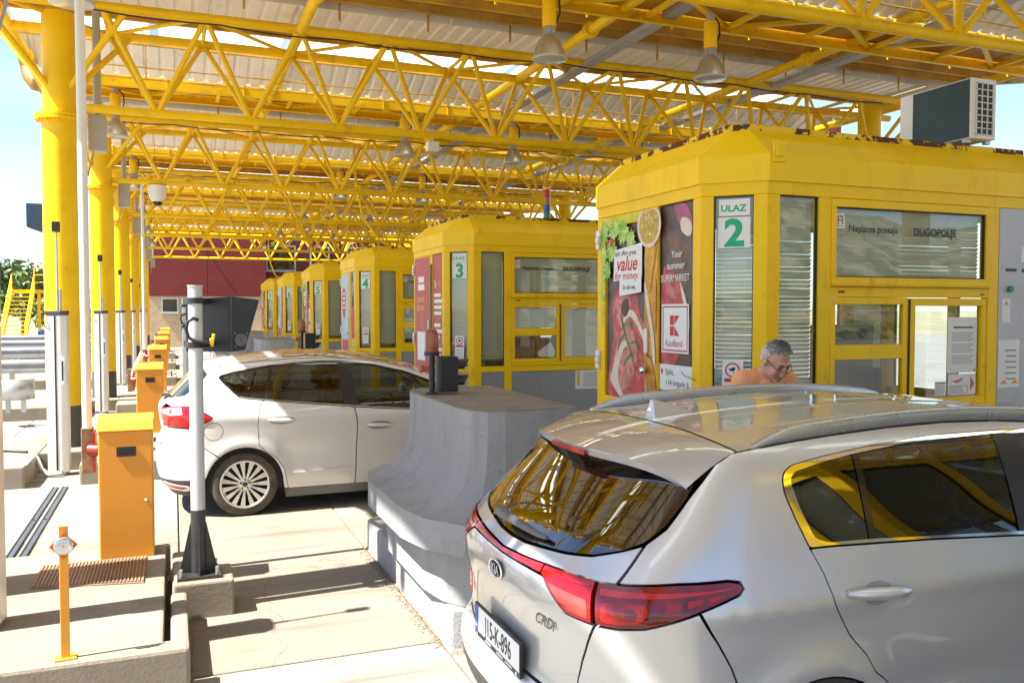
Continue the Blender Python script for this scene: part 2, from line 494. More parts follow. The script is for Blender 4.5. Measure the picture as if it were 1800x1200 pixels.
def tubemesh(d, r, n=8, name='diagonal'):
    return MB().cyl((0, 0, 0), d, r, n=n, cap=False).mesh(name, [YELT])
dz = ZT - ZB
DM = {(sx, sy): tubemesh((sx * PAN / 2, sy * TW, dz), .037) for sx in (-1, 1) for sy in (-1, 1)}
LM = {s: tubemesh((s * PAN / 2, 2 * TW, 0), .03, name='lacing_bar') for s in (-1, 1)}
NB = 11
for ri, yt in enumerate(rows):
    tr = MB().cyl((COLX[0] + .1, yt, ZB), (XR - .9, yt, ZB), .058, n=12).build('truss', YELT, can)
    for s in (-1, 1):
        MB().cyl((XL - .15, yt + s * TW, ZT), (XR - .1, yt + s * TW, ZT), .064, n=12).build('top_chord', YELT, tr)
    far = ri == 0 or ri > 4
    acc = MB()
    for i in range(NB):
        xb = XB0 + PAN * i
        for (sx, sy), me in DM.items():
            if far: acc.cyl((xb, yt, ZB), (xb + sx * PAN / 2, yt + sy * TW, ZT), .037, n=6, cap=False)
            else: place('diagonal', me, tr, (xb, yt, ZB))
        acc.cyl((xb - .09, yt, ZB), (xb + .09, yt, ZB), .0635, n=10, cap=True)
        if ri > 0: acc.box(xb - .05, xb + .05, yt - .004, yt + .004, ZB + .04, ZB + .15)
    for i in range(NB + 2):
        xt = XB0 - PAN / 2 + PAN * i - PAN
        s = 1 if i % 2 == 0 else -1
        for (q, st) in ((1, xt), (-1, xt + PAN)):
            if i % 2 == 0 and q == 1 or i % 2 == 1 and q == 1:
                a = (xt, yt - TW, ZT) if s > 0 else (xt, yt + TW, ZT)
                e = (xt + PAN, yt + TW, ZT) if s > 0 else (xt + PAN, yt - TW, ZT)
                acc.cyl(a, e, .028, n=6, cap=False)
                break
        acc.cyl((xt, yt - TW, ZT), (xt, yt + TW, ZT), .03, n=6, cap=False)
    o = acc.build('lacing', YELT, tr); o['kind'] = 'stuff'
    if 1 <= ri <= 4:
        cw = []
        for i in range(60):
            x = -.9 + 13.0 * i / 59; cw.append((x, yt - TW - .05, ZT - .07 - .035 * abs(sin(x * 1.9 + ri)) - .02 * sin(x * .7)))
        MB().tube(cw, .011, n=5).build('cable', DARK, tr)
    # columns
    for ci, cx in enumerate(COLX):
        col = MB().cyl((cx, yt, .78), (cx, yt, 4.56), .232, n=32).build('column', YEL, can)
        MB().cyl((cx, yt, .2), (cx, yt, .79), .2335, n=32).build('dark_band', mat('dark_grey_band', (.075, .07, .065), .6), col)
        fl = MB().cyl((cx, yt, 4.56), (cx, yt, 4.595), .31, n=32).cyl((cx, yt, 4.60), (cx, yt, 4.635), .31, n=32)
        for a in range(12):
            t = 2 * pi * a / 12; fl.cyl((cx + .27 * cos(t), yt + .27 * sin(t), 4.53), (cx + .27 * cos(t), yt + .27 * sin(t), 4.66), .014, n=6)
        fl.build('flange', YEL, col)
        st = MB().cyl((cx, yt, 4.635), (cx, yt, 5.97), .212, n=28)
        for sx in (-1, 1):
            for sy in (-1, 1):
                st.cyl((cx + sx * .12, yt + sy * .12, 4.98), (cx + sx * .86, yt + sy * TW, ZT), .042, n=8)
        st.cyl((cx - .3, yt - TW, ZT + .01), (cx + .3, yt - TW, ZT + .01), .05, n=8)
        st.build('head', YEL, col)
        if ci == 0:
            dp = MB().tube([(cx + .42, yt + .38, 6.2), (cx + .42, yt + .38, 4.75)], .055, n=10)
            dp.tube([(cx + .42, yt + .38, 4.75), (cx + .36, yt + .30, 4.2), (cx + .30, yt + .22, 3.9)], .012, n=6)
            dp.build('downpipe', GREY_PAINT, col)
            MB().box(cx + .31, cx + .53, yt + .22, yt + .45, 4.25, 4.74).build('junction_box', GREY_PAINT, col, bev=.008)

# longitudinal pipes and cable trays
Y0, Y1 = -2.6, 50.0
for i in range(5):
    x = XB0 + PAN * 1.5 + PAN * 3 * (i - 1)
    m = MB().cyl((x, Y0, ZT), (x, Y1, ZT), .072, n=14)
    for yt in rows:
        for s in (2.2, 4.4):
            m.cyl((x, yt + s - .05, ZT), (x, yt + s + .05, ZT), .11, n=14)
    m.build('longitudinal_pipe', YELT, can)
for x, z, w in ((6.05, 5.90, .17), (9.65, 5.90, .17)):
    m = MB().box(x, x + w, Y0, Y1, z, z + .012).box(x - .012, x - .001, Y0, Y1, z, z + .07).box(x + w + .001, x + w + .012, Y0, Y1, z, z + .07)
    m.build('cable_tray', TRAY, can)

def corrugated(y0, z0, y1, z1, mt, x0=XL, x1=XR, p=.235, h=.04, name='roof_sheet'):
    m = MB(); vs = []; n = int((x1 - x0) / p); prof = []
    for i in range(n):
        b = x0 + i * p
        prof += [(b, 0), (b + p * .62, 0), (b + p * .72, h), (b + p * .90, h)]
    prof.append((x1, 0))
    vs = [(x, y0, z0 + d) for x, d in prof] + [(x, y1, z1 + d) for x, d in prof]
    k = len(prof)
    m.add(vs, [(i, i + 1, k + i + 1, k + i) for i in range(k - 1)], 0)
    return m.build(name, mt, can)

def beam(m, x0, x1, y, z0, h=.14, w=.07, mi=0):
    m.box(x0, x1, y - .004, y + .004, z0 + .008, z0 + h - .008, mi)
    m.box(x0, x1, y - w / 2, y + w / 2, z0, z0 + .008, mi)
    m.box(x0, x1, y - w / 2, y + w / 2, z0 + h - .008, z0 + h, mi)

for ri in range(-1, 7):
    yt = rows[0] + PITCH * ri
    ZR = 6.42
    if ri < 0:
        corrugated(yt + 4.6, 6.18, yt + PITCH - 1.0, ZR, SHEET); continue
    corrugated(yt - 1.0, ZR, yt + 1.35, ZR, SHEET)
    sk = MB()
    for i in range(8):
        a = XL + .05 + i * 2.0
        if a + 1.9 < XR: sk.box(a, a + 1.86, yt + 1.36, yt + 2.02, ZR + .01, ZR + .016)
    sk.build('skylight', SKYL, can)
    corrugated(yt + 2.03, ZR, yt + 2.98, 5.99, SHEET)
    corrugated(yt + 3.92, 6.03, yt + PITCH - 1.0, ZR, SHEET)
    # white band above the chord of the next truss
    fl = MB()
    k = 8; w = (XR - XL) / k
    for i in range(k):
        fl.box(XL + i * w + .01, XL + (i + 1) * w - .01, yt + PITCH - 1.02, yt + PITCH - 1.012, 6.14, 6.41)
    fl.build('flashing', FLASH, can)
    pur = MB()
    for dy, z in ((-.95, 6.27), (.9, 6.27), (2.02, 6.25), (4.9, 6.06), (5.75, 6.22)):
        beam(pur, XL, XR, yt + dy, z)
    x = XL + .6
    while x < XR:
        pur.box(x, x + .03, yt + PITCH - 1.03, yt + PITCH - 1.021, 6.0, 6.42)
        pur.bar((x, yt + 2.02, 6.25), (x, yt + 2.02, 5.72), .02, .02)
        x += 1.25
    for z in (5.72, 5.9):
        pur.cyl((XL + .6, yt + 2.02, z), (XR - .5, yt + 2.02, z), .012, n=6, cap=False)
    pur.build('purlin', RUSTBEAM, can)
    # light girder and gutter at mid bay
    ga, gb = yt + 3.0, yt + 3.9
    gm = MB().box(XL + .3, XR - .2, ga + .05, gb - .05, 5.965, 5.975)
    gm.build('gutter_floor', RUSTBEAM, can)
    gb_ = MB()
    for y in (ga, gb):
        gb_.box(XL + .3, XR - .2, y - .005, y + .005, 5.82, 6.0)
        s = 1 if y == ga else -1
        gb_.box(XL + .3, XR - .2, min(y, y + s * .07), max(y, y + s * .07), 5.812, 5.82)
        gb_.box(XL + .3, XR - .2, min(y, y + s * .07), max(y, y + s * .07), 6.0, 6.008)
    x = XL + .5; q = 0
    while x + 1.25 < XR:
        a = (x, ga + .02, 5.90); e = (x + 1.25, gb - .02, 5.90)
        if q % 2: a, e = (x, gb - .02, 5.90), (x + 1.25, ga + .02, 5.90)
        gb_.bar(a, e, .07, .05)
        gb_.bar((x, ga + .02, 5.885), (x, gb - .02, 5.885), .06, .06)
        for yy, s in ((ga, -1), (gb, 1)):
            gb_.box(x + .4, x + .43, yy + (s * .005 if s > 0 else -.03), yy + (.03 if s > 0 else -.005), 5.79, 6.02)
        x += 1.25; q += 1
    gb_.build('light_girder', YELT, can)
# eave trim along both open sides follows the roof profile
for xe in (XL - .012, XR + .002):
    m = MB()
    for ri in range(-1, 7):
        yt = rows[0] + PITCH * ri
        pr = [(yt - 1.0, 6.42), (yt + 2.03, 6.42), (yt + 2.98, 5.99), (yt + 3.92, 6.03), (yt + PITCH - 1.0, 6.42)] if ri >= 0 else [(yt + 4.6, 6.18), (yt + PITCH - 1.0, 6.42)]
        for (ya, za), (yb, zb) in zip(pr, pr[1:]):
            m.hexa([(xe, ya, za - .2), (xe + .01, ya, za - .2), (xe + .01, ya, za + .07), (xe, ya, za + .07)],
                   [(xe, yb, zb - .2), (xe + .01, yb, zb - .2), (xe + .01, yb, zb + .07), (xe, yb, zb + .07)])
    m.build('eave_trim', WHITE_METAL, can)

# hanging lamps
LAMPG = mat('lamp_glass', (.50, .47, .36), .18, metal=.55, var=.15, scale=5)
LAMPL = mat('lamp_lens', (.45, .48, .47), .12, var=.1)
lamp0 = thing('hanging_lamp', '', 'lamp', (0, 0, 0))
MB().cyl((0, 0, 0), (0, 0, -.10), .06, n=14).build('cap', GREY_PAINT, lamp0)
c = MB().cyl((0, 0, -.10), (0, 0, -.44), .085, n=18); c.build('ballast_canister', YEL, lamp0)
MB().tube([(.06, 0, -.02), (.13, 0, -.1), (.14, 0, -.25), (.09, 0, -.38)], .012, n=6).build('cable', DARK, lamp0)
c = MB()
for a in range(14):
    t = 2 * pi * a / 14; c.box(-.006, .006, .05, .08, -.53, -.44) if False else c.bar((.066 * cos(t), .066 * sin(t), -.44), (.066 * cos(t), .066 * sin(t), -.53), .012, .012)
c.cyl((0, 0, -.44), (0, 0, -.53), .05, n=12).build('heat_sink', GREY_PAINT, lamp0)
MB().lathe([(.05, -.53), (.085, -.55), (.13, -.60), (.175, -.70), (.195, -.80), (.20, -.815)], 28).build('bell', LAMPG, lamp0)
MB().lathe([(.20, -.80), (.208, -.806), (.208, -.826), (.196, -.83), (.0, -.842)], 28).build('lens', LAMPL, lamp0)
first = True
bays = ['first', 'second', 'third', 'fourth', 'fifth', 'sixth']
lx = [(-.88, 'near the left columns'), (4.22, 'left of the pair over the booths'), (6.5, 'right of the pair over the booths')]
for k in range(6):
    for x, w in lx:
        y = rows[0] + PITCH * (k + 1) + 3.45
        lab = 'bell lamp %s, %s row from the front' % (w, bays[k])
        if first: lamp0.location = (x, y, 5.87); lamp0['label'] = lab; lamp0['group'] = 'lamps hanging from the canopy'; first = False
        else: dup(lamp0, (x, y, 5.87), lab, 'lamps hanging from the canopy')

# ================================================================ toll booths
def smooth_poly(pts, k=6):
    n = len(pts); out = []
    for i in range(n):
        p0, p1, p2, p3 = (Vector(pts[(i + j) % n]) for j in (-1, 0, 1, 2))
        for s in range(k):
            t = s / k
            out.append(.5 * ((2 * p1) + (p2 - p0) * t + (2 * p0 - 5 * p1 + 4 * p2 - p3) * t * t + (3 * p1 - p0 - 3 * p2 + p3) * t ** 3))
    return [(q.x, q.y) for q in out]
def flat(poly, mt, parent, M, z=0., name='print', smooth=False, t=0):
    if smooth: poly = smooth_poly(poly)
    m = MB()
    if t: m.hexa([(x, y, z) for x, y in poly], [(x, y, z + t) for x, y in poly])
    else:
        n = len(poly)
        if sum(poly[i][0] * poly[(i + 1) % n][1] - poly[(i + 1) % n][0] * poly[i][1] for i in range(n)) < 0: poly = poly[::-1]
        m.add([(x, y, z) for x, y in poly], [tuple(range(n))])
    m.xf(M)
    return m.build(name, mt, parent)
def rect(x0, x1, y0, y1): return [(x0, y0), (x1, y0), (x1, y1), (x0, y1)]
def circ(cx, cy, r, n=28, ry=None): return [(cx + r * cos(2 * pi * i / n), cy + (ry or r) * sin(2 * pi * i / n)) for i in range(n)]
def ring(cx, cy, r0, r1, mt, parent, M, z, name, n=32):
    m = MB(); vs = [(cx + r0 * cos(2 * pi * i / n), cy + r0 * sin(2 * pi * i / n), z) for i in range(n)] + [(cx + r1 * cos(2 * pi * i / n), cy + r1 * sin(2 * pi * i / n), z) for i in range(n)]
    m.add(vs, [(i, n + i, n + (i + 1) % n, (i + 1) % n) for i in range(n)]).xf(M); return m.build(name, mt, parent)

BGLASS = glass('booth_glass', (.93, .96, .95), 1.5, boost=.8)
PANEL = mat('grey_cladding', (.30, .31, .325), .38, metal=.15, var=.08, scale=2, dirt=(.20, .20, .21), dscale=4, dpos=(.55, .8))
PANELL = mat('light_grey_cladding', (.46, .47, .49), .42, metal=.1, var=.07, scale=2, dirt=(.28, .28, .29), dscale=5, dpos=(.58, .75))
BLIND = mat('blind_slat', (.72, .70, .58), .5, var=.05, scale=1)
INNER = mat('booth_inside', (.20, .205, .20), .7, var=.1)
GASKET = mat('window_gasket', (.03, .03, .032), .6, var=.1)

class Face:
    def __init__(s, A, B):
        s.A = Vector((A[0], A[1], 0)); d = Vector((B[0] - A[0], B[1] - A[1], 0)); s.L = d.length; s.ex = d.normalized(); s.n = s.ex.cross(Vector((0, 0, 1)))
    def box(s, m, u0, u1, z0, z1, d0, d1, mi=0):
        def P(u, z, d): return s.A + s.ex * u + s.n * d + Vector((0, 0, z))
        return m.hexa([P(u0, z0, d1), P(u1, z0, d1), P(u1, z0, d0), P(u0, z0, d0)], [P(u0, z1, d1), P(u1, z1, d1), P(u1, z1, d0), P(u0, z1, d0)], mi)
    def M(s, u, z, d=0): 
        o = s.A + s.ex * u + s.n * d; return face_frame((o.x, o.y, z), s.ex)

FN = Face((.36, 0), (3.41, 0)); FC = Face((0, .36), (.36, 0)); FF = Face((0, 2.12), (0, .36))
FC2 = Face((.36, 2.48), (0, 2.12)); FB = Face((3.41, 2.48), (.36, 2.48)); FR = Face((3.77, .36), (3.77, 2.12)); FR1 = Face((3.41, 0), (3.77, .36)); FR2 = Face((3.77, 2.12), (3.41, 2.48))

def pane(F, parent, u0, u1, z0, z1, d=-.035, blind=False, name='window', bl_to=0, gas=True):
    m = MB()
    if gas:
        g_ = .009
        for a, b, c, e in ((u0, u1, z0, z0 + g_), (u0, u1, z1 - g_, z1), (u0, u0 + g_, z0 + g_, z1 - g_), (u1 - g_, u1, z0 + g_, z1 - g_)):
            F.box(m, a, b, c, e, d - .012, d + .012)
    else: F.box(m, u0, u0 + .004, z0, z1, d - .004, d + .004)
    w = m.build(name, GASKET, parent)
    p = MB(); F.box(p, u0 + .006, u1 - .006, z0 + .006, z1 - .006, d - .004, d); p.build('pane', BGLASS, w)
    if blind:
        b = MB(); z = z1 - .03
        while z > z0 + .02 + bl_to:
            jt = RND.uniform(-.0025, .0025)
            A = F.A + F.n * (d - .055)
            q = [A + F.ex * (u0 + .005) + F.n * .011 + Vector((0, 0, z + .0155)), A + F.ex * (u1 - .005) + F.n * .011 + Vector((0, 0, z + .0155 + jt)),
                 A + F.ex * (u1 - .005) - F.n * .010 + Vector((0, 0, z - .0155 + jt)), A + F.ex * (u0 + .005) - F.n * .010 + Vector((0, 0, z - .0155))]
            b.add(q, [(0, 1, 2, 3)]); z -= .0335
        for uu in (u0 + (u1 - u0) * .22, u0 + (u1 - u0) * .78):
            F.box(b, uu - .0015, uu + .0015, z0 + .02 + bl_to, z1 - .01, d - .040, d - .038)
        o = b.build('blind', BLIND, w); o['kind'] = 'stuff'
    return w

def booth_shell():
    t = thing('toll_booth', '', 'toll booth')
    # plinth and floor
    def octa(o): 
        c = .36 + o * .41
        return [(-o, .36), (.36, -o), (3.41, -o), (3.77 + o, .36), (3.77 + o, 2.12), (3.41, 2.48 + o), (.36, 2.48 + o), (-o, 2.12)]
    MB().prism([(x, y) for x, y in octa(-.03)], .2, .30).build('floor', INNER, t)
    MB().prism(octa(-.1), 2.99, 3.03).build('ceiling', WHITE, t)
    # yellow members
    fr = MB(); T = -.075
    for F in (FN, FC, FF, FC2, FB, FR, FR1, FR2):
        F.box(fr, 0, F.L, 2.95, 3.055, T, 0); F.box(fr, 0, F.L, 1.11, 1.20, T, 0); F.box(fr, 0, F.L, .25, .31, T, 0)
    def posts(F, lst):
        for a, b in lst: F.box(fr, a, b, .31, 2.95, T, -.001)
    posts(FN, [(0, .12), (.50, .62), (2.35, 2.47), (2.97, 3.05)])
    posts(FC, [(0, .10), (.405, .509)]); posts(FC2, [(0, .10), (.405, .509)]); posts(FR1, [(0, .10), (.405, .509)]); posts(FR2, [(0, .10), (.405, .509)])
    posts(FF, [(0, .075), (1.0, 1.12), (1.65, 1.76)])
    posts(FB, [(0, .1), (1.0, 1.1), (2.0, 2.1), (2.95, 3.05)]); posts(FR, [(0, .1), (.83, .93), (1.66, 1.76)])
    fr.build('frame', YELF, t, bev=.004, seg=1)
    # kick panels
    for F, rs in ((FN, [(.12, .50), (.62, 2.35)]), (FC, [(.1, .405)]), (FC2, [(.1, .405)]), (FR1, [(.1, .405)]), (FR2, [(.1, .405)]), (FF, [(1.12, 1.65)]), (FB, [(.1, 1.0), (1.1, 2.0), (2.1, 2.95)]), (FR, [(.1, .83), (.93, 1.66)])):
        for a, b in rs:
            m = MB(); F.box(m, a + .003, b - .003, .312, 1.108, -.05, -.02); m.build('kick_panel', PANELL if F is FC else PANEL, t)
    # fascia, roof and peeling rim
    fa = MB(); L0 = octa(.02); L1 = octa(.02)
    lo = [(x, y, 3.05) for x, y in L0]; mid = [(x, y, 3.255) for x, y in L1]; hi = [(x, y, 3.50) for x, y in octa(-.26)]
    n = 8
    fa.add(lo + mid, [(i, (i + 1) % n, n + (i + 1) % n, n + i) for i in range(n)], 0)
    fa.add(mid + hi, [(i, (i + 1) % n, n + (i + 1) % n, n + i) for i in range(n)], 0)
    fa.add(lo, [tuple(range(n))[::-1]], 0)
    fa.build('fascia', YELB, t)
    MB().prism(octa(-.30), 3.46, 3.515).build('roof', mat('roof_felt', (.30, .27, .22), .8), t)
    rim = MB(); ra = octa(-.235); rb = octa(-.30)
    rim.add([(x, y, 3.478) for x, y in ra] + [(x, y, 3.525) for x, y in ra] + [(x, y, 3.525) for x, y in rb] + [(x, y, 3.478) for x, y in rb],
            [(i + a * n, (i + 1) % n + a * n, (i + 1) % n + ((a + 1) % 4) * n, i + ((a + 1) % 4) * n) for i in range(n) for a in range(4)])
    rim.build('roof_rim', RUSTY, t)
    # lifting lug on the corner
    lg = MB(); A = Vector((.36, -.02, 0))
    lg.box(.385, .50, -.034, -.021, 3.19, 3.36); lg.box(.40, .47, -.05, -.035, 3.23, 3.31); lg.build('lifting_lug', YELB, t, bev=.006)
    # glazing of the corner and side
    pane(FC, t, .10, .405, 1.20, 2.95, blind=True); pane(FC2, t, .10, .405, 1.20, 2.95, blind=True)
    pane(FR1, t, .10, .405, 1.20, 2.95, blind=True); pane(FR2, t, .10, .405, 1.20, 2.95, blind=True)
    pane(FN, t, .12, .50, 1.20, 2.95, blind=True, bl_to=.07)
    for a, b in ((.1, 1.0), (1.1, 2.0), (2.1, 2.95)): pane(FB, t, a, b, 1.20, 2.95)
    for a, b in ((.1, .83), (.93, 1.66)): pane(FR, t, a, b, 1.20, 2.95)
    # name window above the hatch
    m = MB()
    for a, b, c, e in ((.62, 2.35, 2.88, 2.945), (.62, 2.35, 2.265, 2.325), (.62, .665, 2.325, 2.88), (2.305, 2.35, 2.325, 2.88)): FN.box(m, a, b, c, e, -.06, .012)
    FN.box(m, .615, 2.355, 2.25, 2.264, -.06, .03)
    nw = m.build('name_window_frame', YELF, t, bev=.004, seg=1)
    pane(FN, t, .665, 2.305, 2.325, 2.88, d=-.02, blind=True)
    m = MB(); FN.box(m, .62, 2.35, 2.165, 2.249, -.07, -.004); m.build('transom', YELF, t, bev=.004, seg=1)
    m = MB(); FN.box(m, .62, 2.35, 1.201, 1.252, -.07, .012); m.build('hatch_sill', YELF, t, bev=.004, seg=1)
    m = MB(); FN.box(m, .70, .76, 2.20, 2.215, -.003, .002); m.build('vent_slot', DARK, t)
    m = MB(); FN.box(m, 2.26, 2.30, 2.19, 2.20, -.003, .002); m.build('vent_slot', DARK, t)
    # sliding hatch
    m = MB()
    for a, b, c, e in ((.622, 1.43, 2.105, 2.163), (.622, 1.43, 1.253, 1.305), (.622, .675, 1.305, 2.105), (1.385, 1.43, 1.305, 2.105), (.675, 1.385, 1.66, 1.78)): FN.box(m, a, b, c, e, -.05, -.002)
    sl = m.build('sliding_sash', YELF, t, bev=.004, seg=1)
    for z0, z1 in ((1.305, 1.66), (1.78, 2.105)):
        p = MB(); FN.box(p, .675, 1.385, z0, z1, -.03, -.026); p.build('pane', BGLASS, sl)
    m = MB()
    for a, b, c, e in ((1.435, 2.348, 2.095, 2.160), (1.435, 2.348, 1.253, 1.315), (1.435, 1.53, 1.315, 2.095), (2.29, 2.348, 1.315, 2.095)): FN.box(m, a, b, c, e, -.065, -.010)
    sr = m.build('sliding_sash', YELF, t, bev=.004, seg=1)
    p = MB(); FN.box(p, 1.53, 2.29, 1.315, 2.095, -.045, -.041); p.build('pane', BGLASS, sr)
    m = MB(); FN.box(m, 1.448, 1.46, 1.26, 2.15, -.009, .003); m.build('sash_gasket', DARK, sr)
    # ticket machine panel
    m = MB(); FN.box(m, 2.472, 2.968, .32, 2.948, -.06, .004); mp = m.build('machine_panel', PANELL, t, bev=.003, seg=1)
    def onp(u0, u1, z0, z1, mt, name, d=.0045, th=.001):
        q = MB(); FN.box(q, u0, u1, z0, z1, d, d + th); q.build(name, mt, mp)
    onp(2.55, 2.68, 2.40, 2.425, DARK, 'card_slot', th=.004); onp(2.75, 2.775, 2.395, 2.425, DARK, 'keyhole', th=.004)
    onp(2.515, 2.615, 1.95, 2.16, PAPER, 'sticker'); onp(2.74, 2.88, 2.48, 2.62, PAPER, 'sticker'); onp(2.48, 2.74, 1.38, 1.80, PAPER, 'sticker')
    onp(2.48, 2.70, .9, 1.25, mat('panel_door_grey', (.40, .41, .43), .4), 'flap')
    m = MB(); A = FN.A + FN.ex * 2.60 + FN.n * .004; m.cyl((A.x, A.y, 2.245), (A.x, A.y - .025, 2.245), .028, n=16); m.build('push_button', mat('green_button', (.01, .25, .09), .3), mp)
    for (u, z) in ((2.60, 1.10), (2.70, 1.18)):
        m = MB(); m.cyl((.36 + u, -.004, z), (.36 + u, -.012, z), .02, n=12); m.build('lock', DARK, mp)
    flat([(2.53, 2.105), (2.60, 2.105), (2.565, 2.145)], ORANGE, mp, FN.M(0, 0), .0062, 'arrow_print')
    for k in range(6): flat(rect(2.56 + .02 * (k % 2), 2.70, 1.70 - .05 * k, 1.712 - .05 * k), mat('grey_ink', (.25, .25, .26), .7), mp, FN.M(0, 0), .0062, 'print_line')
    for a in (0, .13): flat([(2.50 + a, 1.41), (2.60 + a, 1.41), (2.56 + a, 1.45)], ORANGE, mp, FN.M(0, 0), .0062, 'arrow_print')
    # door in the front
    m = MB()
    for a, b, c, e in ((.078, .165, .35, 2.945), (.91, .997, .35, 2.945), (.165, .91, 2.85, 2.945), (.165, .91, 1.14, 1.24), (.165, .91, .35, .42)): FF.box(m, a, b, c, e, -.05, .006)
    d = m.build('door', YELF, t, bev=.004, seg=1)
    m = MB(); FF.box(m, .166, .909, .421, 1.139, -.03, -.006); m.build('door_panel', YELF, d)
    p = MB(); FF.box(p, .166, .909, 1.241, 2.849, -.03, -.024); p.build('pane', BGLASS, d)
    for z in (2.74, 1.58, .7):
        m = MB(); FF.box(m, .02, .10, z + .03, z + .09, .007, .035); FF.box(m, .03, .09, z - .03, z + .025, .007, .045); FF.box(m, .02, .08, z - .09, z - .035, .007, .035); m.build('hinge', WHITE_METAL, d, bev=.006)
    k = FF.A + FF.ex * .955
    m = MB().lathe([(.0, -.075), (.028, -.07), (.036, -.05), (.028, -.03), (.012, -.02), (.012, -.006)], 16, (0, k.y, 1.53), 'x'); m.build('knob', CHROME, d)
    m = MB(); FF.box(m, .94, .97, 1.28, 1.40, .007, .013); m.build('lock_plate', GALV, d, bev=.004)
    m = MB(); FF.box(m, .935, .985, 1.68, 1.90, .007, .03); m.build('pull_handle', WHITE_METAL, d, bev=.008)
    pane(FF, t, 1.12, 1.65, 1.20, 2.95, blind=True)
    m = MB(); k = FF.A + FF.ex * 1.70; m.tube([(0, k.y, 1.50), (-.05, k.y, 1.52), (-.06, k.y + .06, 1.53), (-.04, k.y + .14, 1.56)], .006, n=6); m.build('hook', GALV, t)
    # inside
    m = MB().box(.7, 3.0, .30, .95, .98, 1.02).box(.75, .8, .35, .9, .3, .98).box(2.9, 2.95, .35, .9, .3, .98).box(2.6, 3.1, 1.7, 2.1, .3, 1.9); m.build('desk', INNER, t)
    m = MB().bar((1.20, .42, 1.22), (1.42, .62, 1.22), .05, .34).bar((1.30, .55, 1.02), (1.30, .55, 1.10), .04, .12); m.build('monitor', DARK, t)
    m = MB().box(1.8, 2.1, .35, .6, 1.03, 1.27); m.build('till', DARK, t, bev=.01)
    m = MB().box(2.05, 2.55, 1.0, 1.4, .55, 1.0).box(2.45, 2.55, 1.0, 1.4, 1.0, 1.5); m.build('chair', DARK, t, bev=.03)
    return t

HAM1 = mat('print_ham', (.50, .07, .07), .45, var=.45, scale=7, dirt=(.55, .20, .17), dscale=6, dpos=(.5, .62))
HAM2 = mat('print_ham_light', (.64, .24, .20), .45, var=.35, scale=8, dirt=(.30, .05, .05), dscale=9, dpos=(.52, .68))
HAMY = mat('print_ham_amber', (.58, .22, .03), .45, var=.35, scale=9, dirt=(.72, .42, .06), dscale=7, dpos=(.5, .66))
FAT = mat('print_fat', (.74, .62, .52), .45, var=.12, scale=9)
LEAF = mat('print_leaf', (.22, .44, .03), .45, var=.5, scale=14, dirt=(.62, .72, .14), dscale=11, dpos=(.5, .62))
LEAF2 = mat('print_leaf_pale', (.42, .60, .10), .45, var=.4, scale=12, dirt=(.12, .30, .03), dscale=14, dpos=(.52, .66))
LEAFY = mat('print_yellow_green', (.62, .56, .015), .45, var=.25, scale=6)
AMBP = mat('print_amber_film', (.70, .40, .01), .42, var=.3, scale=7, dirt=(.45, .20, .02), dscale=5, dpos=(.5, .7))
LEAFV = mat('print_leaf_vein', (.62, .74, .25), .5, var=.1)
DARKWOOD = mat('print_dark_board', (.075, .05, .045), .4, var=.5, scale=5, dirt=(.26, .12, .05), dscale=2, dpos=(.5, .7))
ROSEM = mat('print_herb', (.06, .30, .07), .5, var=.2)
OLIVE = mat('print_bowl', (.50, .34, .05), .5, var=.3, scale=16, dirt=(.85, .74, .30), dscale=30, dpos=(.55, .62))
ONION = mat('print_onion', (.42, .10, .20), .45, var=.3, scale=8)
REDP = mat('poster_red', (.50, .085, .085), .5, var=.08)
BLUEP = mat('poster_blue', (.45, .58, .68), .5, var=.08)
SKIN_P = mat('poster_skin', (.55, .30, .20), .5, var=.15)
YINK = mat('yellow_ink', (.75, .55, .03), .5, var=0)
GREYINK = mat('grey_ink', (.25, .25, .26), .7, var=0)

def stem(parent, M, pts, w, mt, z, name='print'):
    m = MB(); P = [Vector(p) for p in pts]; vs = []; fs = []
    for i, p in enumerate(P):
        d = (P[min(i + 1, len(P) - 1)] - P[max(0, i - 1)]).normalized(); q = Vector((-d.y, d.x)) * w / 2
        vs += [(p.x - q.x, p.y - q.y, z), (p.x + q.x, p.y + q.y, z)]
    fs = [(2 * i, 2 * i + 2, 2 * i + 3, 2 * i + 1) for i in range(len(P) - 1)]
    m.add(vs, fs).xf(M); m.build(name, mt, parent)

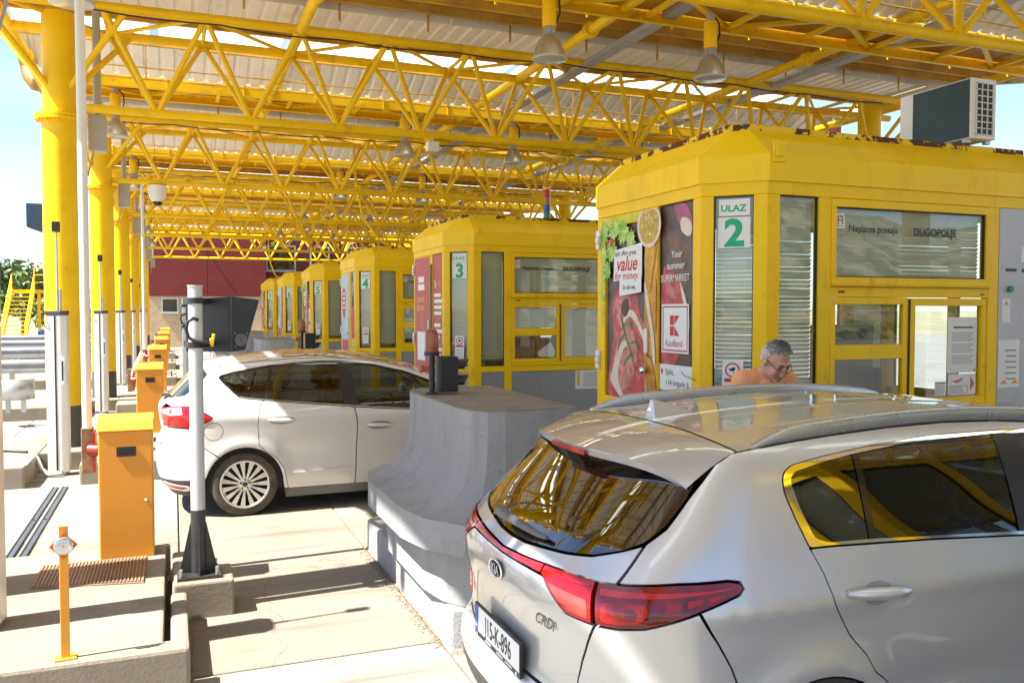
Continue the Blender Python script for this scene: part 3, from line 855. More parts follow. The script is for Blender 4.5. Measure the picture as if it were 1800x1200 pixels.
def poster_food(t, full=True):
    """printed film over door and pane: board, ham, leaves, bowl, slogans (u from the door hinge, v = z)"""
    M = FF.M(0, 0, .0)
    z = .0085; zi = -.022
    root = flat(rect(.168, .907, 1.243, 2.847), DARKWOOD, t, M, zi, 'poster')
    P = lambda poly, mt, zz, nm, sm=True: flat(poly, mt, root, M, zz, nm, sm)
    flat(rect(1.13, 1.64, 1.21, 2.94), DARKWOOD, root, M, -.033, 'poster_sheet')
    # leaves, upper left, over frame and pane
    P(rect(.085, .985, 2.856, 2.938), LEAFY, z - .0012, 'tint_print', False); P(rect(.085, .160, 1.9, 2.855), LEAFY, z - .0012, 'tint_print', False)
    P(rect(.918, .992, 1.25, 2.855), AMBP, z - .0012, 'tint_print', False); P(rect(1.0, 1.118, 1.25, 2.94), AMBP, .001, 'tint_print', False)
    R = random.Random(12)
    for cu, cv, rr, mt in ((.14, 2.80, .13, LEAF), (.34, 2.82, .12, LEAF2), (.52, 2.78, .13, LEAF), (.66, 2.70, .10, LEAF2), (.30, 2.62, .12, LEAF), (.12, 2.60, .10, LEAF2), (.20, 2.44, .10, LEAF), (.10, 2.34, .08, LEAF2), (.13, 2.20, .06, LEAF)):
        k = 22; pts = []
        for i in range(k):
            a = 2 * pi * i / k; q = rr * (1.0 if i % 2 else .74) * R.uniform(.82, 1.08)
            pts.append((max(.09, cu + q * cos(a)), min(2.935, cv + q * sin(a))))
        P(pts, mt, z - .0002 * R.random(), 'leaf_print', False)
        for i in range(3):
            a = R.uniform(0, 6.28); stem(root, M, [(cu, cv), (cu + rr * .4 * cos(a), cv + rr * .4 * sin(a)), (cu + rr * .7 * cos(a + .2), cv + rr * .7 * sin(a + .2))], .007, LEAFV, z + .0004, 'leaf_vein')
    # ham on the door
    P([(.20, 1.26), (.24, 1.60), (.30, 1.85), (.26, 2.10), (.36, 2.24), (.52, 2.30), (.70, 2.24), (.80, 2.0), (.905, 1.85), (.905, 1.27), (.60, 1.25)], HAM1, zi + .002, 'ham_print')
    P([(.27, 1.45), (.36, 1.72), (.52, 1.92), (.66, 1.90), (.74, 1.62), (.62, 1.40), (.44, 1.30)], HAM2, zi + .004, 'ham_print')
    P([(.34, 2.16), (.50, 2.24), (.62, 2.16), (.60, 1.98), (.46, 1.90), (.36, 2.0)], HAM2, zi + .0045, 'ham_print')
    P([(.24, 1.42), (.30, 1.34), (.42, 1.26), (.50, 1.27), (.42, 1.36), (.40, 1.50), (.50, 1.70), (.62, 1.74), (.52, 1.78), (.38, 1.68), (.30, 1.52)], FAT, zi + .006, 'fat_print')
    P([(.50, 1.94), (.62, 2.00), (.80, 1.86), (.90, 1.70), (.905, 1.78), (.80, 1.94), (.66, 2.06), (.52, 2.02)], FAT, zi + .006, 'fat_print')
    P([(.46, 2.12), (.56, 2.17), (.60, 2.08), (.54, 2.00), (.46, 2.03)], mat('print_bone', (.10, .03, .035), .5), zi + .007, 'bone_print')
    for pts in ([(.44, 2.02), (.52, 1.84), (.64, 1.66), (.72, 1.52)], [(.52, 1.84), (.42, 1.78), (.40, 1.68)], [(.58, 1.75), (.72, 1.78), (.78, 1.70)], [(.64, 1.66), (.54, 1.60), (.50, 1.55)], [(.48, 1.92), (.62, 1.94), (.66, 1.88)]):
        stem(root, M, pts, .022, ROSEM, zi + .009, 'herb_print')
    # ham on mullion and right pane
    P([(1.14, 1.28), (1.14, 2.30), (1.26, 2.42), (1.42, 2.28), (1.52, 2.02), (1.52, 1.80), (1.36, 1.62), (1.28, 1.36)], HAM1, -.030, 'ham_print')
    P([(1.42, 2.30), (1.50, 2.18), (1.57, 1.98), (1.55, 1.84), (1.50, 1.84), (1.52, 1.98), (1.46, 2.16)], FAT, -.029, 'fat_print')
    P([(.93, 2.30), (1.0, 2.10), (1.08, 1.82), (1.10, 1.60), (1.06, 1.62), (1.02, 1.84), (.95, 2.08), (.91, 2.26)], FAT, z, 'fat_print')
    # picture carried on over the post between door and pane
    P([(.925, 1.30), (.93, 1.62), (1.0, 1.66), (1.08, 1.52), (1.105, 1.30)], HAMY, z - .0003, 'ham_print')
    P([(.93, 1.70), (.93, 2.06), (.98, 2.02), (1.03, 1.80), (1.05, 1.66)], HAMY, z - .0003, 'ham_print')
    P([(1.06, 2.30), (1.02, 2.10), (1.09, 1.86), (1.108, 2.0), (1.108, 2.3)], HAMY, z - .0003, 'ham_print')
    P([(.915, 2.56), (.93, 2.32), (.99, 2.20), (1.06, 2.42), (1.10, 2.60), (1.02, 2.64)], mat('print_amber', (.62, .34, .03), .45, var=.3, scale=10), z - .0005, 'board_print')
    # bowl
    P([(a, min(b, 2.938)) for a, b in circ(.985, 2.80, .20, 28, .195)], FAT, z + .001, 'bowl_print', False); P([(a, min(b, 2.932)) for a, b in circ(.985, 2.80, .165, 28, .16)], OLIVE, z + .002, 'bowl_print', False)
    P([(1.33, 2.93), (1.50, 2.93), (1.60, 2.80), (1.56, 2.70), (1.42, 2.76)], ONION, -.029, 'onion_print')
    P([(1.44, 2.82), (1.55, 2.80), (1.60, 2.72), (1.55, 2.66), (1.44, 2.72)], FAT, -.0285, 'onion_print')
    # slogan card
    a = flat([(.345, 2.33), (.87, 2.36), (.87, 2.66), (.36, 2.62)], PAPER, root, M, z + .0012, 'slogan_card')
    flat([(.46, 2.19), (.86, 2.22), (.86, 2.365), (.46, 2.345)], PAPER, root, M, z + .0008, 'slogan_card')
    text('Split offers great', .062, INK, root, M @ Matrix.Translation((.365, 2.565, z + .0022)), sx=.98, bold=.008)
    text('value', .185, REDINK, root, M @ Matrix.Translation((.40, 2.425, z + .0022)), sx=1.0, bold=.02, shear=.25)
    text('for money.', .095, REDINK, root, M @ Matrix.Translation((.37, 2.345, z + .0022)), sx=1.05, bold=.012, shear=.25)
    text('So do we.', .062, INK, root, M @ Matrix.Translation((.52, 2.25, z + .0022)), sx=.98, bold=.008)
    for i, (s, u, v, sz) in enumerate((('Your', 1.30, 2.50, .085), ('summer', 1.235, 2.405, .085), ('SUPERMARKET', 1.135, 2.30, .085))):
        text(s, sz, WHITE, root, M @ Matrix.Translation((u, v, -.023)), sx=.78 if i == 2 else .95, bold=.008)
    # shop card with its K emblem
    flat(rect(1.155, 1.57, 1.70, 2.11), PAPER, root, M, -.0225, 'shop_card')
    for q in (rect(1.172, 1.553, 2.082, 2.094), rect(1.172, 1.553, 1.716, 1.728), rect(1.172, 1.184, 1.728, 2.082), rect(1.541, 1.553, 1.728, 2.082)):
        flat(q, REDINK, root, M, -.0215, 'border_print')
    ku, kv = 1.285, 1.845
    for q in (rect(ku, ku + .062, kv + .09, kv + .17), rect(ku, ku + .062, kv, kv + .08), [(ku + .07, kv + .17), (ku + .07, kv + .09), (ku + .145, kv + .17)], [(ku + .07, kv), (ku + .145, kv), (ku + .07, kv + .08)]):
        flat(q, REDINK, root, M, -.0215, 'emblem')
    text('Kaufland', .082, REDINK, root, M @ Matrix.Translation((1.215, 1.755, -.0215)), sx=.92, bold=.006)
    flat(rect(1.125, 1.62, 1.38, 1.60), PAPER, root, M, -.0225, 'address_card')
    text('Split,', .068, INK, root, M @ Matrix.Translation((1.22, 1.515, -.0215)), bold=.006)
    text('114 brigade 6', .068, INK, root, M @ Matrix.Translation((1.22, 1.425, -.0215)), bold=.006, sx=.95)
    flat([(1.165, 1.50), (1.185, 1.545), (1.165, 1.565), (1.145, 1.545)], REDINK, root, M, -.0215, 'pin_print')
    flat([(.27, 2.66), (.33, 2.66), (.33, 2.74), (.27, 2.74)], REDINK, root, M, z + .001, 'heart_print')
    return root

def poster_red(t):
    M = FF.M(0, 0, 0); z = .0085
    root = flat(rect(.09, .985, 1.0, 2.93), REDP, t, M, z, 'poster')
    flat(rect(1.13, 1.64, 1.21, 2.94), REDP, root, M, -.02, 'poster_sheet')
    flat(rect(.99, 1.115, 1.0, 2.8), mat('dark_gap', (.06, .03, .01), .6), root, M, .002, 'edge_strip')
    for k, (w) in enumerate((.30, .34)): flat(rect(.42 - w / 2 + .05, .42 + w / 2 + .1, 2.52 - .13 * k, 2.62 - .13 * k), PAPER, root, M, z + .001, 'caption_print')
    text('SCAN FOR', .11, YINK, root, M @ Matrix.Translation((.22, 2.20, z + .001)), sx=.85, bold=.01)
    text('DISCOUNT', .11, YINK, root, M @ Matrix.Translation((.22, 2.06, z + .001)), sx=.85, bold=.01)
    stem(root, M, [(.50, 1.98), (.48, 1.86), (.52, 1.78)], .02, YINK, z + .001, 'arrow_print')
    flat(rect(.25, .72, 1.22, 1.70), PAPER, root, M, z + .001, 'blank_card')
    text('7x', .17, WHITE, root, M @ Matrix.Translation((1.15, 2.42, -.018)), sx=.8, bold=.015)
    text('in Split', .12, YINK, root, M @ Matrix.Translation((1.32, 2.45, -.018)), sx=.7, shear=.2)
    for k, w in enumerate((.36, .44, .42, .40, 0, .34, .44, .30, 0, .42, .36)):
        if w: flat(rect(1.16, 1.16 + w, 2.27 - .095 * k, 2.325 - .095 * k), WHITE, root, M, -.018, 'caption_print')
    return root

def poster_blue(t):
    M = FF.M(0, 0, 0); z = .0085
    root = flat(rect(.09, .985, 1.0, 2.93), BLUEP, t, M, z, 'poster')
    flat(rect(1.13, 1.64, 1.21, 2.94), BLUEP, root, M, -.02, 'poster_sheet')
    flat([(.20, 2.5), (.40, 2.6), (.60, 2.5), (.62, 2.2), (.52, 1.95), (.40, 1.85), (.28, 1.95), (.18, 2.2)], REDINK, root, M, z + .001, 'drop_print', True)
    for k in range(4): flat(rect(.28, .52, 2.10 + .11 * k, 2.15 + .11 * k), WHITE, root, M, z + .002, 'caption_print')
    flat(rect(.15, .92, 1.05, 1.35), REDINK, root, M, z + .001, 'banner_print')
    text('SALE', .17, WHITE, root, M @ Matrix.Translation((.30, 1.14, z + .002)), sx=.9, bold=.01) if False else None
    flat([(1.20, 2.90), (1.38, 2.92), (1.46, 2.6), (1.50, 2.1), (1.44, 1.9), (1.24, 1.9), (1.20, 2.3)], mat('print_hair', (.05, .025, .015), .5), root, M, -.018, 'figure_print', True)
    flat([(1.28, 2.72), (1.38, 2.72), (1.42, 2.55), (1.36, 2.40), (1.28, 2.44)], SKIN_P, root, M, -.017, 'figure_print', True)
    flat([(1.18, 2.05), (1.52, 2.08), (1.58, 1.6), (1.50, 1.3), (1.24, 1.3)], REDINK, root, M, -.0165, 'figure_print', True)
    flat([(1.16, 1.36), (1.56, 1.40), (1.60, 1.24), (1.18, 1.22)], YINK, root, M, -.016, 'figure_print', True)
    return root

def dress(t, n, style):
    # number sign on the corner pane
    M = FC.M(0, 0, -.030)
    s = flat(rect(.135, .375, 2.795, 2.925), PAPER, t, M, 0, 'number_sign', t=.002)
    flat(rect(.13, .378, 2.545, 2.785), PAPER, s, M, 0, 'number_card', t=.002)
    text('ULAZ', .072, GREENINK, s, M @ Matrix.Translation((.150, 2.83, .003)), bold=.032, sx=1.08)
    text(str(n), .29, GREENINK, s, M @ Matrix.Translation((.256, 2.565, .003)), bold=.036, align='CENTER', sx=1.05)
    st = flat([(.165, 1.30), (.325, 1.30), (.335, 1.665), (.175, 1.67)], PAPER, t, M, 0, 'camera_sticker', t=.0015)
    ring(.252, 1.59, .046, .058, REDINK, st, M, .0025, 'ring_print')
    flat([(.222, 1.595), (.265, 1.615), (.275, 1.60), (.265, 1.585), (.24, 1.58)], INK, st, M, .0025, 'camera_print'); flat(rect(.258, .264, 1.562, 1.586), INK, st, M, .0025, 'camera_print')
    flat(rect(.19, .315, 1.495, 1.525), REDINK, st, M, .0025, 'caption_print')
    for k in range(4): flat(rect(.18, .31, 1.34 + .035 * k, 1.345 + .035 * k), GREYINK, st, M, .0025, 'caption_line')
    # name above the hatch
    M = FN.M(0, 0, -.0195)
    lg = flat(rect(.66 + .02, .66 + .108, 2.715, 2.83), PAPER, t, M, .0, 'road_emblem', t=.0015)
    for q, mt in ((rect(.695, .710, 2.745, 2.815), GREYINK), (rect(.737, .752, 2.745, 2.815), GREYINK), (rect(.710, .737, 2.772, 2.783), GREYINK), (rect(.715, .733, 2.80, 2.815), REDINK), (rect(.69, .757, 2.728, 2.733), GREYINK)):
        flat(q, mt, lg, M, .0025, 'emblem_print')
    text('Naplatna postaja', .078, INK, t, M @ Matrix.Translation((.81, 2.69, .001)), bold=.014, sx=.98, name='station_lettering')
    text('DUGOPOLJE', .088, INK, t, M @ Matrix.Translation((1.50, 2.68, .001)), bold=.03, sx=.98, name='station_lettering')
    M = FN.M(0, 0, -.040)
    if n <= 2:
        pp = flat(rect(1.925, 2.27, 1.52, 2.0), PAPER, t, M, .0, 'notice', t=.0015)
        flat(rect(1.99, 2.22, 1.905, 1.918), INK, pp, M, .0025, 'notice_heading')
        for k in range(18):
            if k % 6 != 5: flat(rect(1.975, 2.235 - .02 * (k % 3), 1.862 - .0165 * k, 1.867 - .0165 * k), GREYINK, pp, M, .0025, 'notice_line')
        flat(rect(2.235, 2.255, 1.53, 1.55), REDINK, pp, M, .0025, 'notice_seal')
        p2 = flat(rect(1.94, 2.26, 1.33, 1.51), PAPER, t, M, .0, 'notice', t=.0015)
        flat([(2.20, 1.36), (2.25, 1.42), (2.20, 1.49)], mat('print_salmon', (.62, .22, .14), .6), p2, M, .0025, 'arrow_print')
        flat([(1.98, 1.45), (2.05, 1.46), (2.12, 1.48), (2.10, 1.45), (2.04, 1.43)], mat('print_salmon', (.62, .22, .14), .6), p2, M, .0025, 'hand_print')
        for q in (rect(1.96, 2.17, 1.405, 1.409), rect(1.96, 2.17, 1.345, 1.349), rect(1.96, 1.964, 1.349, 1.405), rect(2.166, 2.17, 1.349, 1.405)): flat(q, INK, p2, M, .0025, 'box_print')
        text('UZMITE KARTICU', .02, INK, p2, M @ Matrix.Translation((1.975, 1.382, .003)), sx=.85); text('TAKE YOUR TICKET', .02, INK, p2, M @ Matrix.Translation((1.975, 1.358, .003)), sx=.8)
        p3 = flat(rect(1.79, 1.915, 1.33, 1.45), PAPER, t, M, .0, 'notice', t=.0015)
        for k in range(5): flat(rect(1.80, 1.90, 1.345 + .016 * k, 1.35 + .016 * k), GREYINK, p3, M, .0025, 'notice_line')
        flat(rect(1.80, 1.905, 1.43, 1.44), REDINK, p3, M, .0025, 'notice_heading')
    elif n == 3:
        p = MB(); FN.box(p, .68, 1.38, 1.785, 2.10, -.06, -.045); p.build('paper_lining', PAPER, t)
        p = MB(); FN.box(p, 1.535, 2.285, 1.32, 2.09, -.075, -.06); p.build('paper_lining', PAPER, t)
        p = MB().box(1.06, 1.42, .12, .30, 1.25, 1.62); p.build('cardboard_box', mat('cardboard', (.36, .21, .11), .8, var=.1), t)
        p = MB().box(1.44, 1.72, .14, .30, 1.25, 1.60); p.build('cardboard_box', mat('cardboard', (.36, .21, .11), .8, var=.1), t)
        M2 = FN.M(0, 0, -.05)
        flat([(1.10, 1.33), (1.36, 1.32), (1.38, 1.42), (1.30, 1.56), (1.07, 1.40)], PAPER, t, M2, 0, 'paper_sheet', t=.003)
        M3 = FN.M(0, 0, -.018); b = flat(rect(1.72, 2.16, .80, 1.10), PAPER, t, M3, 0, 'sheet_notice', t=.001)
        for k in range(8): flat(rect(1.86, 2.12, .84 + .03 * k, .85 + .03 * k), GREYINK, b, M3, .002, 'notice_line')
        flat(rect(1.75, 1.80, .86, 1.08), YINK, b, M3, .002, 'notice_bar')
    if style == 'food': poster_food(t)
    elif style == 'red': poster_red(t)
    else: poster_blue(t)

BX, BY = 3.88, 5.38
shell = booth_shell()
info = {1: ('blue', 'yellow toll booth behind the viewer mirrored in the silver car windows'),
        2: ('food', 'nearest yellow toll booth marked 2 with ham poster on its door'),
        3: ('red', 'yellow toll booth marked 3 with red poster and boxes in its hatch'),
        4: ('blue', 'yellow toll booth marked 4 with pale blue poster on its door'),
        5: ('food', 'yellow toll booth marked 5 with colourful food poster'),
        6: ('blue', 'small distant yellow toll booth marked 6'),
        7: ('food', 'farthest yellow toll booth marked 7 by the maroon building')}
booths = {}
for n in range(7, 0, -1):
    loc = (BX, BY + PITCH * (n - 2), 0)
    booths[n] = shell if n == 1 else dup(shell, loc)
    booths[n].location = loc
    booths[n]['label'] = info[n][1]; booths[n]['group'] = 'numbered toll booths'
for n in range(1, 8): dress(booths[n], n, info[n][0])

# ================================================================ crash blocks, signals, barriers, posts
def Spl0(P, k=4):
    out = []
    for i in range(len(P) - 1):
        p0, p1, p2, p3 = (Vector(P[min(len(P) - 1, max(0, i + j))]) for j in (-1, 0, 1, 2))
        for s in range(k):
            t = s / k; q = .5 * ((2 * p1) + (p2 - p0) * t + (2 * p0 - 5 * p1 + 4 * p2 - p3) * t * t + (3 * p1 - p0 - 3 * p2 + p3) * t ** 3); out.append((max(0, q.x), q.y))
    return out + [P[-1]]
def crash_block(n, label):
    b = (n - 2) * PITCH
    t = thing('crash_block', label, 'concrete block', (1.9, 5.77 + b, IS_H), group='concrete crash blocks before the booths')
    top = [(2.42, 4.92), (1.91, 4.92), (1.80, 4.95), (1.72, 5.04), (1.69, 5.14), (1.69, 6.40), (1.72, 6.50), (1.80, 6.59), (1.91, 6.62), (2.42, 6.62)]
    brim = [(2.42, 4.62), (1.82, 4.62), (1.57, 4.70), (1.40, 4.96), (1.33, 5.28), (1.33, 6.26), (1.40, 6.58), (1.57, 6.84), (1.82, 6.92), (2.42, 6.92)]
    sub = [(2.42, 4.76), (1.86, 4.76), (1.66, 4.82), (1.53, 5.02), (1.48, 5.3), (1.48, 6.24), (1.53, 6.52), (1.66, 6.72), (1.86, 6.78), (2.42, 6.78)]
    def ring_(f, z):
        return [(a[0] + (c[0] - a[0]) * f - 1.9, a[1] + (c[1] - a[1]) * f - 5.77, z - IS_H) for a, c in zip(top, brim)]
    _p = Spl0([(0, 1.43), (.0, 1.26), (.015, 1.17), (.06, 1.07), (.15, .975), (.30, .90), (.52, .845), (.78, .812), (1.0, .80)]); prof = _p
    m = MB(); rings = [ring_(f, z) for f, z in prof] + [ring_(1.0, .61)]
    n_ = 10
    vs = [p for r_ in rings for p in r_]; fs = []
    for i in range(len(rings) - 1):
        for k in range(n_):
            k2 = (k + 1) % n_
            m.add([rings[i][k], rings[i][k2], rings[i + 1][k2], rings[i + 1][k]], [(3, 2, 1, 0)], 0, False)
    m.add(rings[-1], [tuple(range(n_))], 0)
    m.build('flared_body', CONB, t)
    q = MB(); q.prism([(x - 1.9, y - 5.77) for x, y in [(2.42, 4.921), (1.91, 4.921), (1.80, 4.951), (1.72, 5.041), (1.691, 5.14), (1.691, 6.40), (1.72, 6.50), (1.80, 6.59), (1.91, 6.619), (2.42, 6.619)]][::-1], 1.428 - IS_H, 1.437 - IS_H)
    q.build('top_face', CONTOP, t)
    q = MB(); q.prism([(x - 1.9, y - 5.77) for x, y in sub][::-1], 0, .612 - IS_H); q.build('stem', CONB, t, bev=.01)
    return t
ord_ = {1: 'grey concrete crash block before the booth behind the viewer', 2: 'large flared grey concrete crash block beside the silver car', 3: 'grey concrete crash block hidden behind the white car, before booth 3', 4: 'third grey crash block from the front, beyond the white car roof', 5: 'fourth grey crash block from the front, partly behind the camera box', 6: 'distant grey concrete crash block before booth 6', 7: 'farthest grey concrete crash block, before booth 7'}
cb = crash_block(2, ord_[2])
for n in range(3, 8): dup(cb, (1.9, 5.77 + PITCH * (n - 2), IS_H), ord_[n])

AMBER = mat('amber_dome', (.38, .115, .055), .2, var=.35, scale=12, trans=.35)
def signal(n, label):
    b = (n - 2) * PITCH
    t = thing('traffic_signal', label, 'traffic light', (1.78, 6.10 + b, 1.438), group='lane signals with amber beacons on the crash blocks')
    MB().cyl((0, 0, 0), (0, 0, .29), .022, n=10).cyl((0, 0, 0), (0, 0, .012), .05, n=14).build('post', DARK, t)
    m = MB().cyl((0, 0, .285), (0, 0, .315), .058, n=18); m.cyl((0, -.058, .30), (0, -.064, .30), .012, n=10, mi=0); m.build('beacon_base', DARK, t)
    MB().lathe([(.050, .315), (.052, .33), (.050, .42), (.045, .455), (.034, .478), (.0, .488)], 22).build('beacon_dome', AMBER, t)
    MB().lathe([(.02, .32), (.034, .36), (.034, .41), (.02, .44), (0, .445)], 12).build('beacon_reflector', mat('beacon_core', (.45, .10, .03), .3, metal=.4), t)
    m = MB().box(.04, .19, -.06, .06, .015, .28); hd = m.build('signal_housing', DARK, t, bev=.012)
    for z in (.205, .085):
        v = MB(); n_ = 14
        for r_, x0 in ((.052, .19),):
            up = [(x0, r_ * cos(a), z + r_ * sin(a)) for a in [radians(-25 + 230 * i / n_) for i in range(n_ + 1)]]
            dn = [(x0 + .05 + .045 * max(0, sin(a)), r_ * cos(a), z + r_ * sin(a)) for a in [radians(-25 + 230 * i / n_) for i in range(n_ + 1)]]
            v.add(up + dn, [(i, i + 1, n_ + 2 + i, n_ + 1 + i) for i in range(n_)], 0, True)
        v.build('visor', DARK, hd)
        MB().cyl((.188, 0, z), (.194, 0, z), .047, n=20).build('lens', mat('dark_lens', (.05, .02, .015), .15), hd)
    m = MB().cyl((-.02, 0, .19), (-.06, 0, .19), .02, n=10).lathe([(.02, 0), (.03, -.02), (.032, -.035), (.0, -.037)], 16, (-.06, 0, .19), 'x'); m.build('buzzer', mat('dull_red_plastic', (.42, .09, .08), .45), t)
    return t
s0 = signal(2, 'black lane signal with amber beacon standing on the large flared crash block')
for n, w in ((3, 'on the block behind the white car'), (5, 'in front of the booth marked five'), (6, 'second farthest of its row'), (7, 'farthest of its row')):
    dup(s0, (1.78, 6.10 + PITCH * (n - 2), 1.438), 'black lane signal with amber beacon, %s' % w)

# barrier housings with raised booms
def barrier():
    t = thing('barrier_machine', '', 'barrier', (0, 0, IS_H))
    # local origin: centre of the near face foot
    w, d, h = .366, .27, .94
    m = MB().box(-w / 2, w / 2, 0, d, 0, h); hs = m.build('housing', ORANGE, t, bev=.01)
    m = MB().hexa([(-w / 2 - .008, -.008, h + .001), (w / 2 + .008, -.008, h + .001), (w / 2 + .008, d + .008, h + .001), (-w / 2 - .008, d + .008, h + .001)],
                  [(-w / 2 - .008, .03, h + .075), (w / 2 + .008, .03, h + .075), (w / 2 + .008, d + .008, h + .10), (-w / 2 - .008, d + .008, h + .10)])
    m.build('lid', ORANGE, t, bev=.006)
    m = MB()
    for a, b_, c, e in ((.01, .14, .755, .768), (.01, .14, .812, .825), (.01, .022, .768, .812), (.128, .14, .768, .812)): m.box(a - .07, b_ - .07, -.008, -.001, c, e)
    m.box(-.047, .057, -.002, -.0005, .769, .811); m.build('recessed_handle', DARK, hs)
    m = MB().cyl((.13, -.001, .43), (.13, -.014, .43), .011, n=12); m.build('lock', CHROME, hs)
    # boom, flange and weathered butt on the far left
    m = MB().cyl((-w / 2, .2, .78), (-w / 2 - .07, .24, .78), .045, n=14).box(-w / 2 - .05, -w / 2 - .03, .20, .34, .62, .92); m.build('boom_flange', RED, t, bev=.006)
    m = MB().box(-.315, -.235, .262, .358, .60, .94); m.build('boom_clamp', mat('weathered_clamp', (.20, .15, .09), .8, var=.4, scale=14, dirt=(.40, .33, .22), dscale=9, dpos=(.5, .7)), t, bev=.006)
    return t
bar0 = barrier(); barriers = {}
bl = {2: 'nearest orange barrier housing with white boom raised, behind the black box pole', 3: 'second orange barrier housing, with a short slanting boom stub', 4: 'third orange barrier housing from the front, boom raised', 5: 'fourth orange barrier housing from the front', 6: 'fifth orange barrier housing from the front', 7: 'farthest orange barrier housing near the brick wall'}
for n in range(2, 8):
    loc = (-.337, 6.80 + PITCH * (n - 2) + (0 if n > 2 else 0), IS_H - .01)
    o = bar0 if n == 2 else dup(bar0, loc)
    o.location = loc; o['label'] = bl[n]; o['group'] = 'orange barrier housings'
    barriers[n] = o
for n in (2, 4): MB().cyl((-.275, .31, .64), (-.275, .31, 4.35 if n == 2 else 4.6), .034, n=14).build('boom', WHITE, barriers[n])
MB().cyl((-.275, .31, .78), (-.10, .20, 1.18), .036, n=14).build('boom_stub', WHITE, barriers[3])

# white reader columns
CABW = mat('reader_white', (.72, .70, .66), .35, metal=.15, var=.05, scale=2)
def reader():
    t = thing('reader_column', '', 'reader column', (0, 0, 0))
    prof = [(-.11, -.10), (.06, -.135), (.125, -.10), (.14, 0), (.125, .10), (.06, .13), (-.11, .10)]
    MB().prism(prof, .04, 2.0).build('body', CABW, t, bev=.012)
    MB().prism([(x * 1.05, y * 1.05) for x, y in prof], 2.0, 2.055).build('cap', mat('reader_cap', (.06, .06, .058), .5), t, bev=.01)
    MB().box(-.012, .006, -.1295, -.121, .05, 1.99).build('groove', DARK, t)
    f = MB().bar((.076, -.139, 1.14), (.076, -.139, 1.48), .05, .012, (0, 1, 0)).build('slot_frame', WHITE_METAL, t)
    MB().bar((.076, -.147, 1.19), (.076, -.147, 1.43), .016, .006, (0, 1, 0)).build('slot', DARK, f)
    MB().cyl((.02, 0, 2.05), (.02, 0, 3.05), .012, n=8).cyl((.05, 0, 2.05), (.05, 0, 2.32), .016, n=8).build('rod', GALV, t)
    MB().box(-.03, .06, -.03, .04, 3.03, 3.16).build('sensor_box', DARK, t, bev=.006)
    MB().cyl((0, 0, -.01), (0, 0, .05), .12, n=16).build('foot', GALV, t)
    MB().tube([(-.1, -.05, 2.03), (-.16, -.1, 2.08), (-.14, -.12, 1.95), (-.11, -.1, 1.85)], .006, n=5).build('cable', DARK, t)
    return t
rd0 = reader()
rl = {2: 'white reader column cut by the left edge of the picture', 3: 'white reader column before the nearest yellow column', 4: 'white reader column before the second yellow column', 5: 'white reader column before the third yellow column', 6: 'white reader column before the fourth yellow column', 7: 'white reader column before the fifth yellow column', 8: 'white reader column before the farthest yellow column'}
for n in range(2, 9):
    loc = (-1.36, 12.0 + PITCH * (n - 3), 0) if n > 2 else (-1.06, 5.62, IS_H - .012)
    o = rd0 if n == 2 else dup(rd0, loc)
    o.location = loc; o['label'] = rl[n]; o['group'] = 'white reader columns along the lanes'

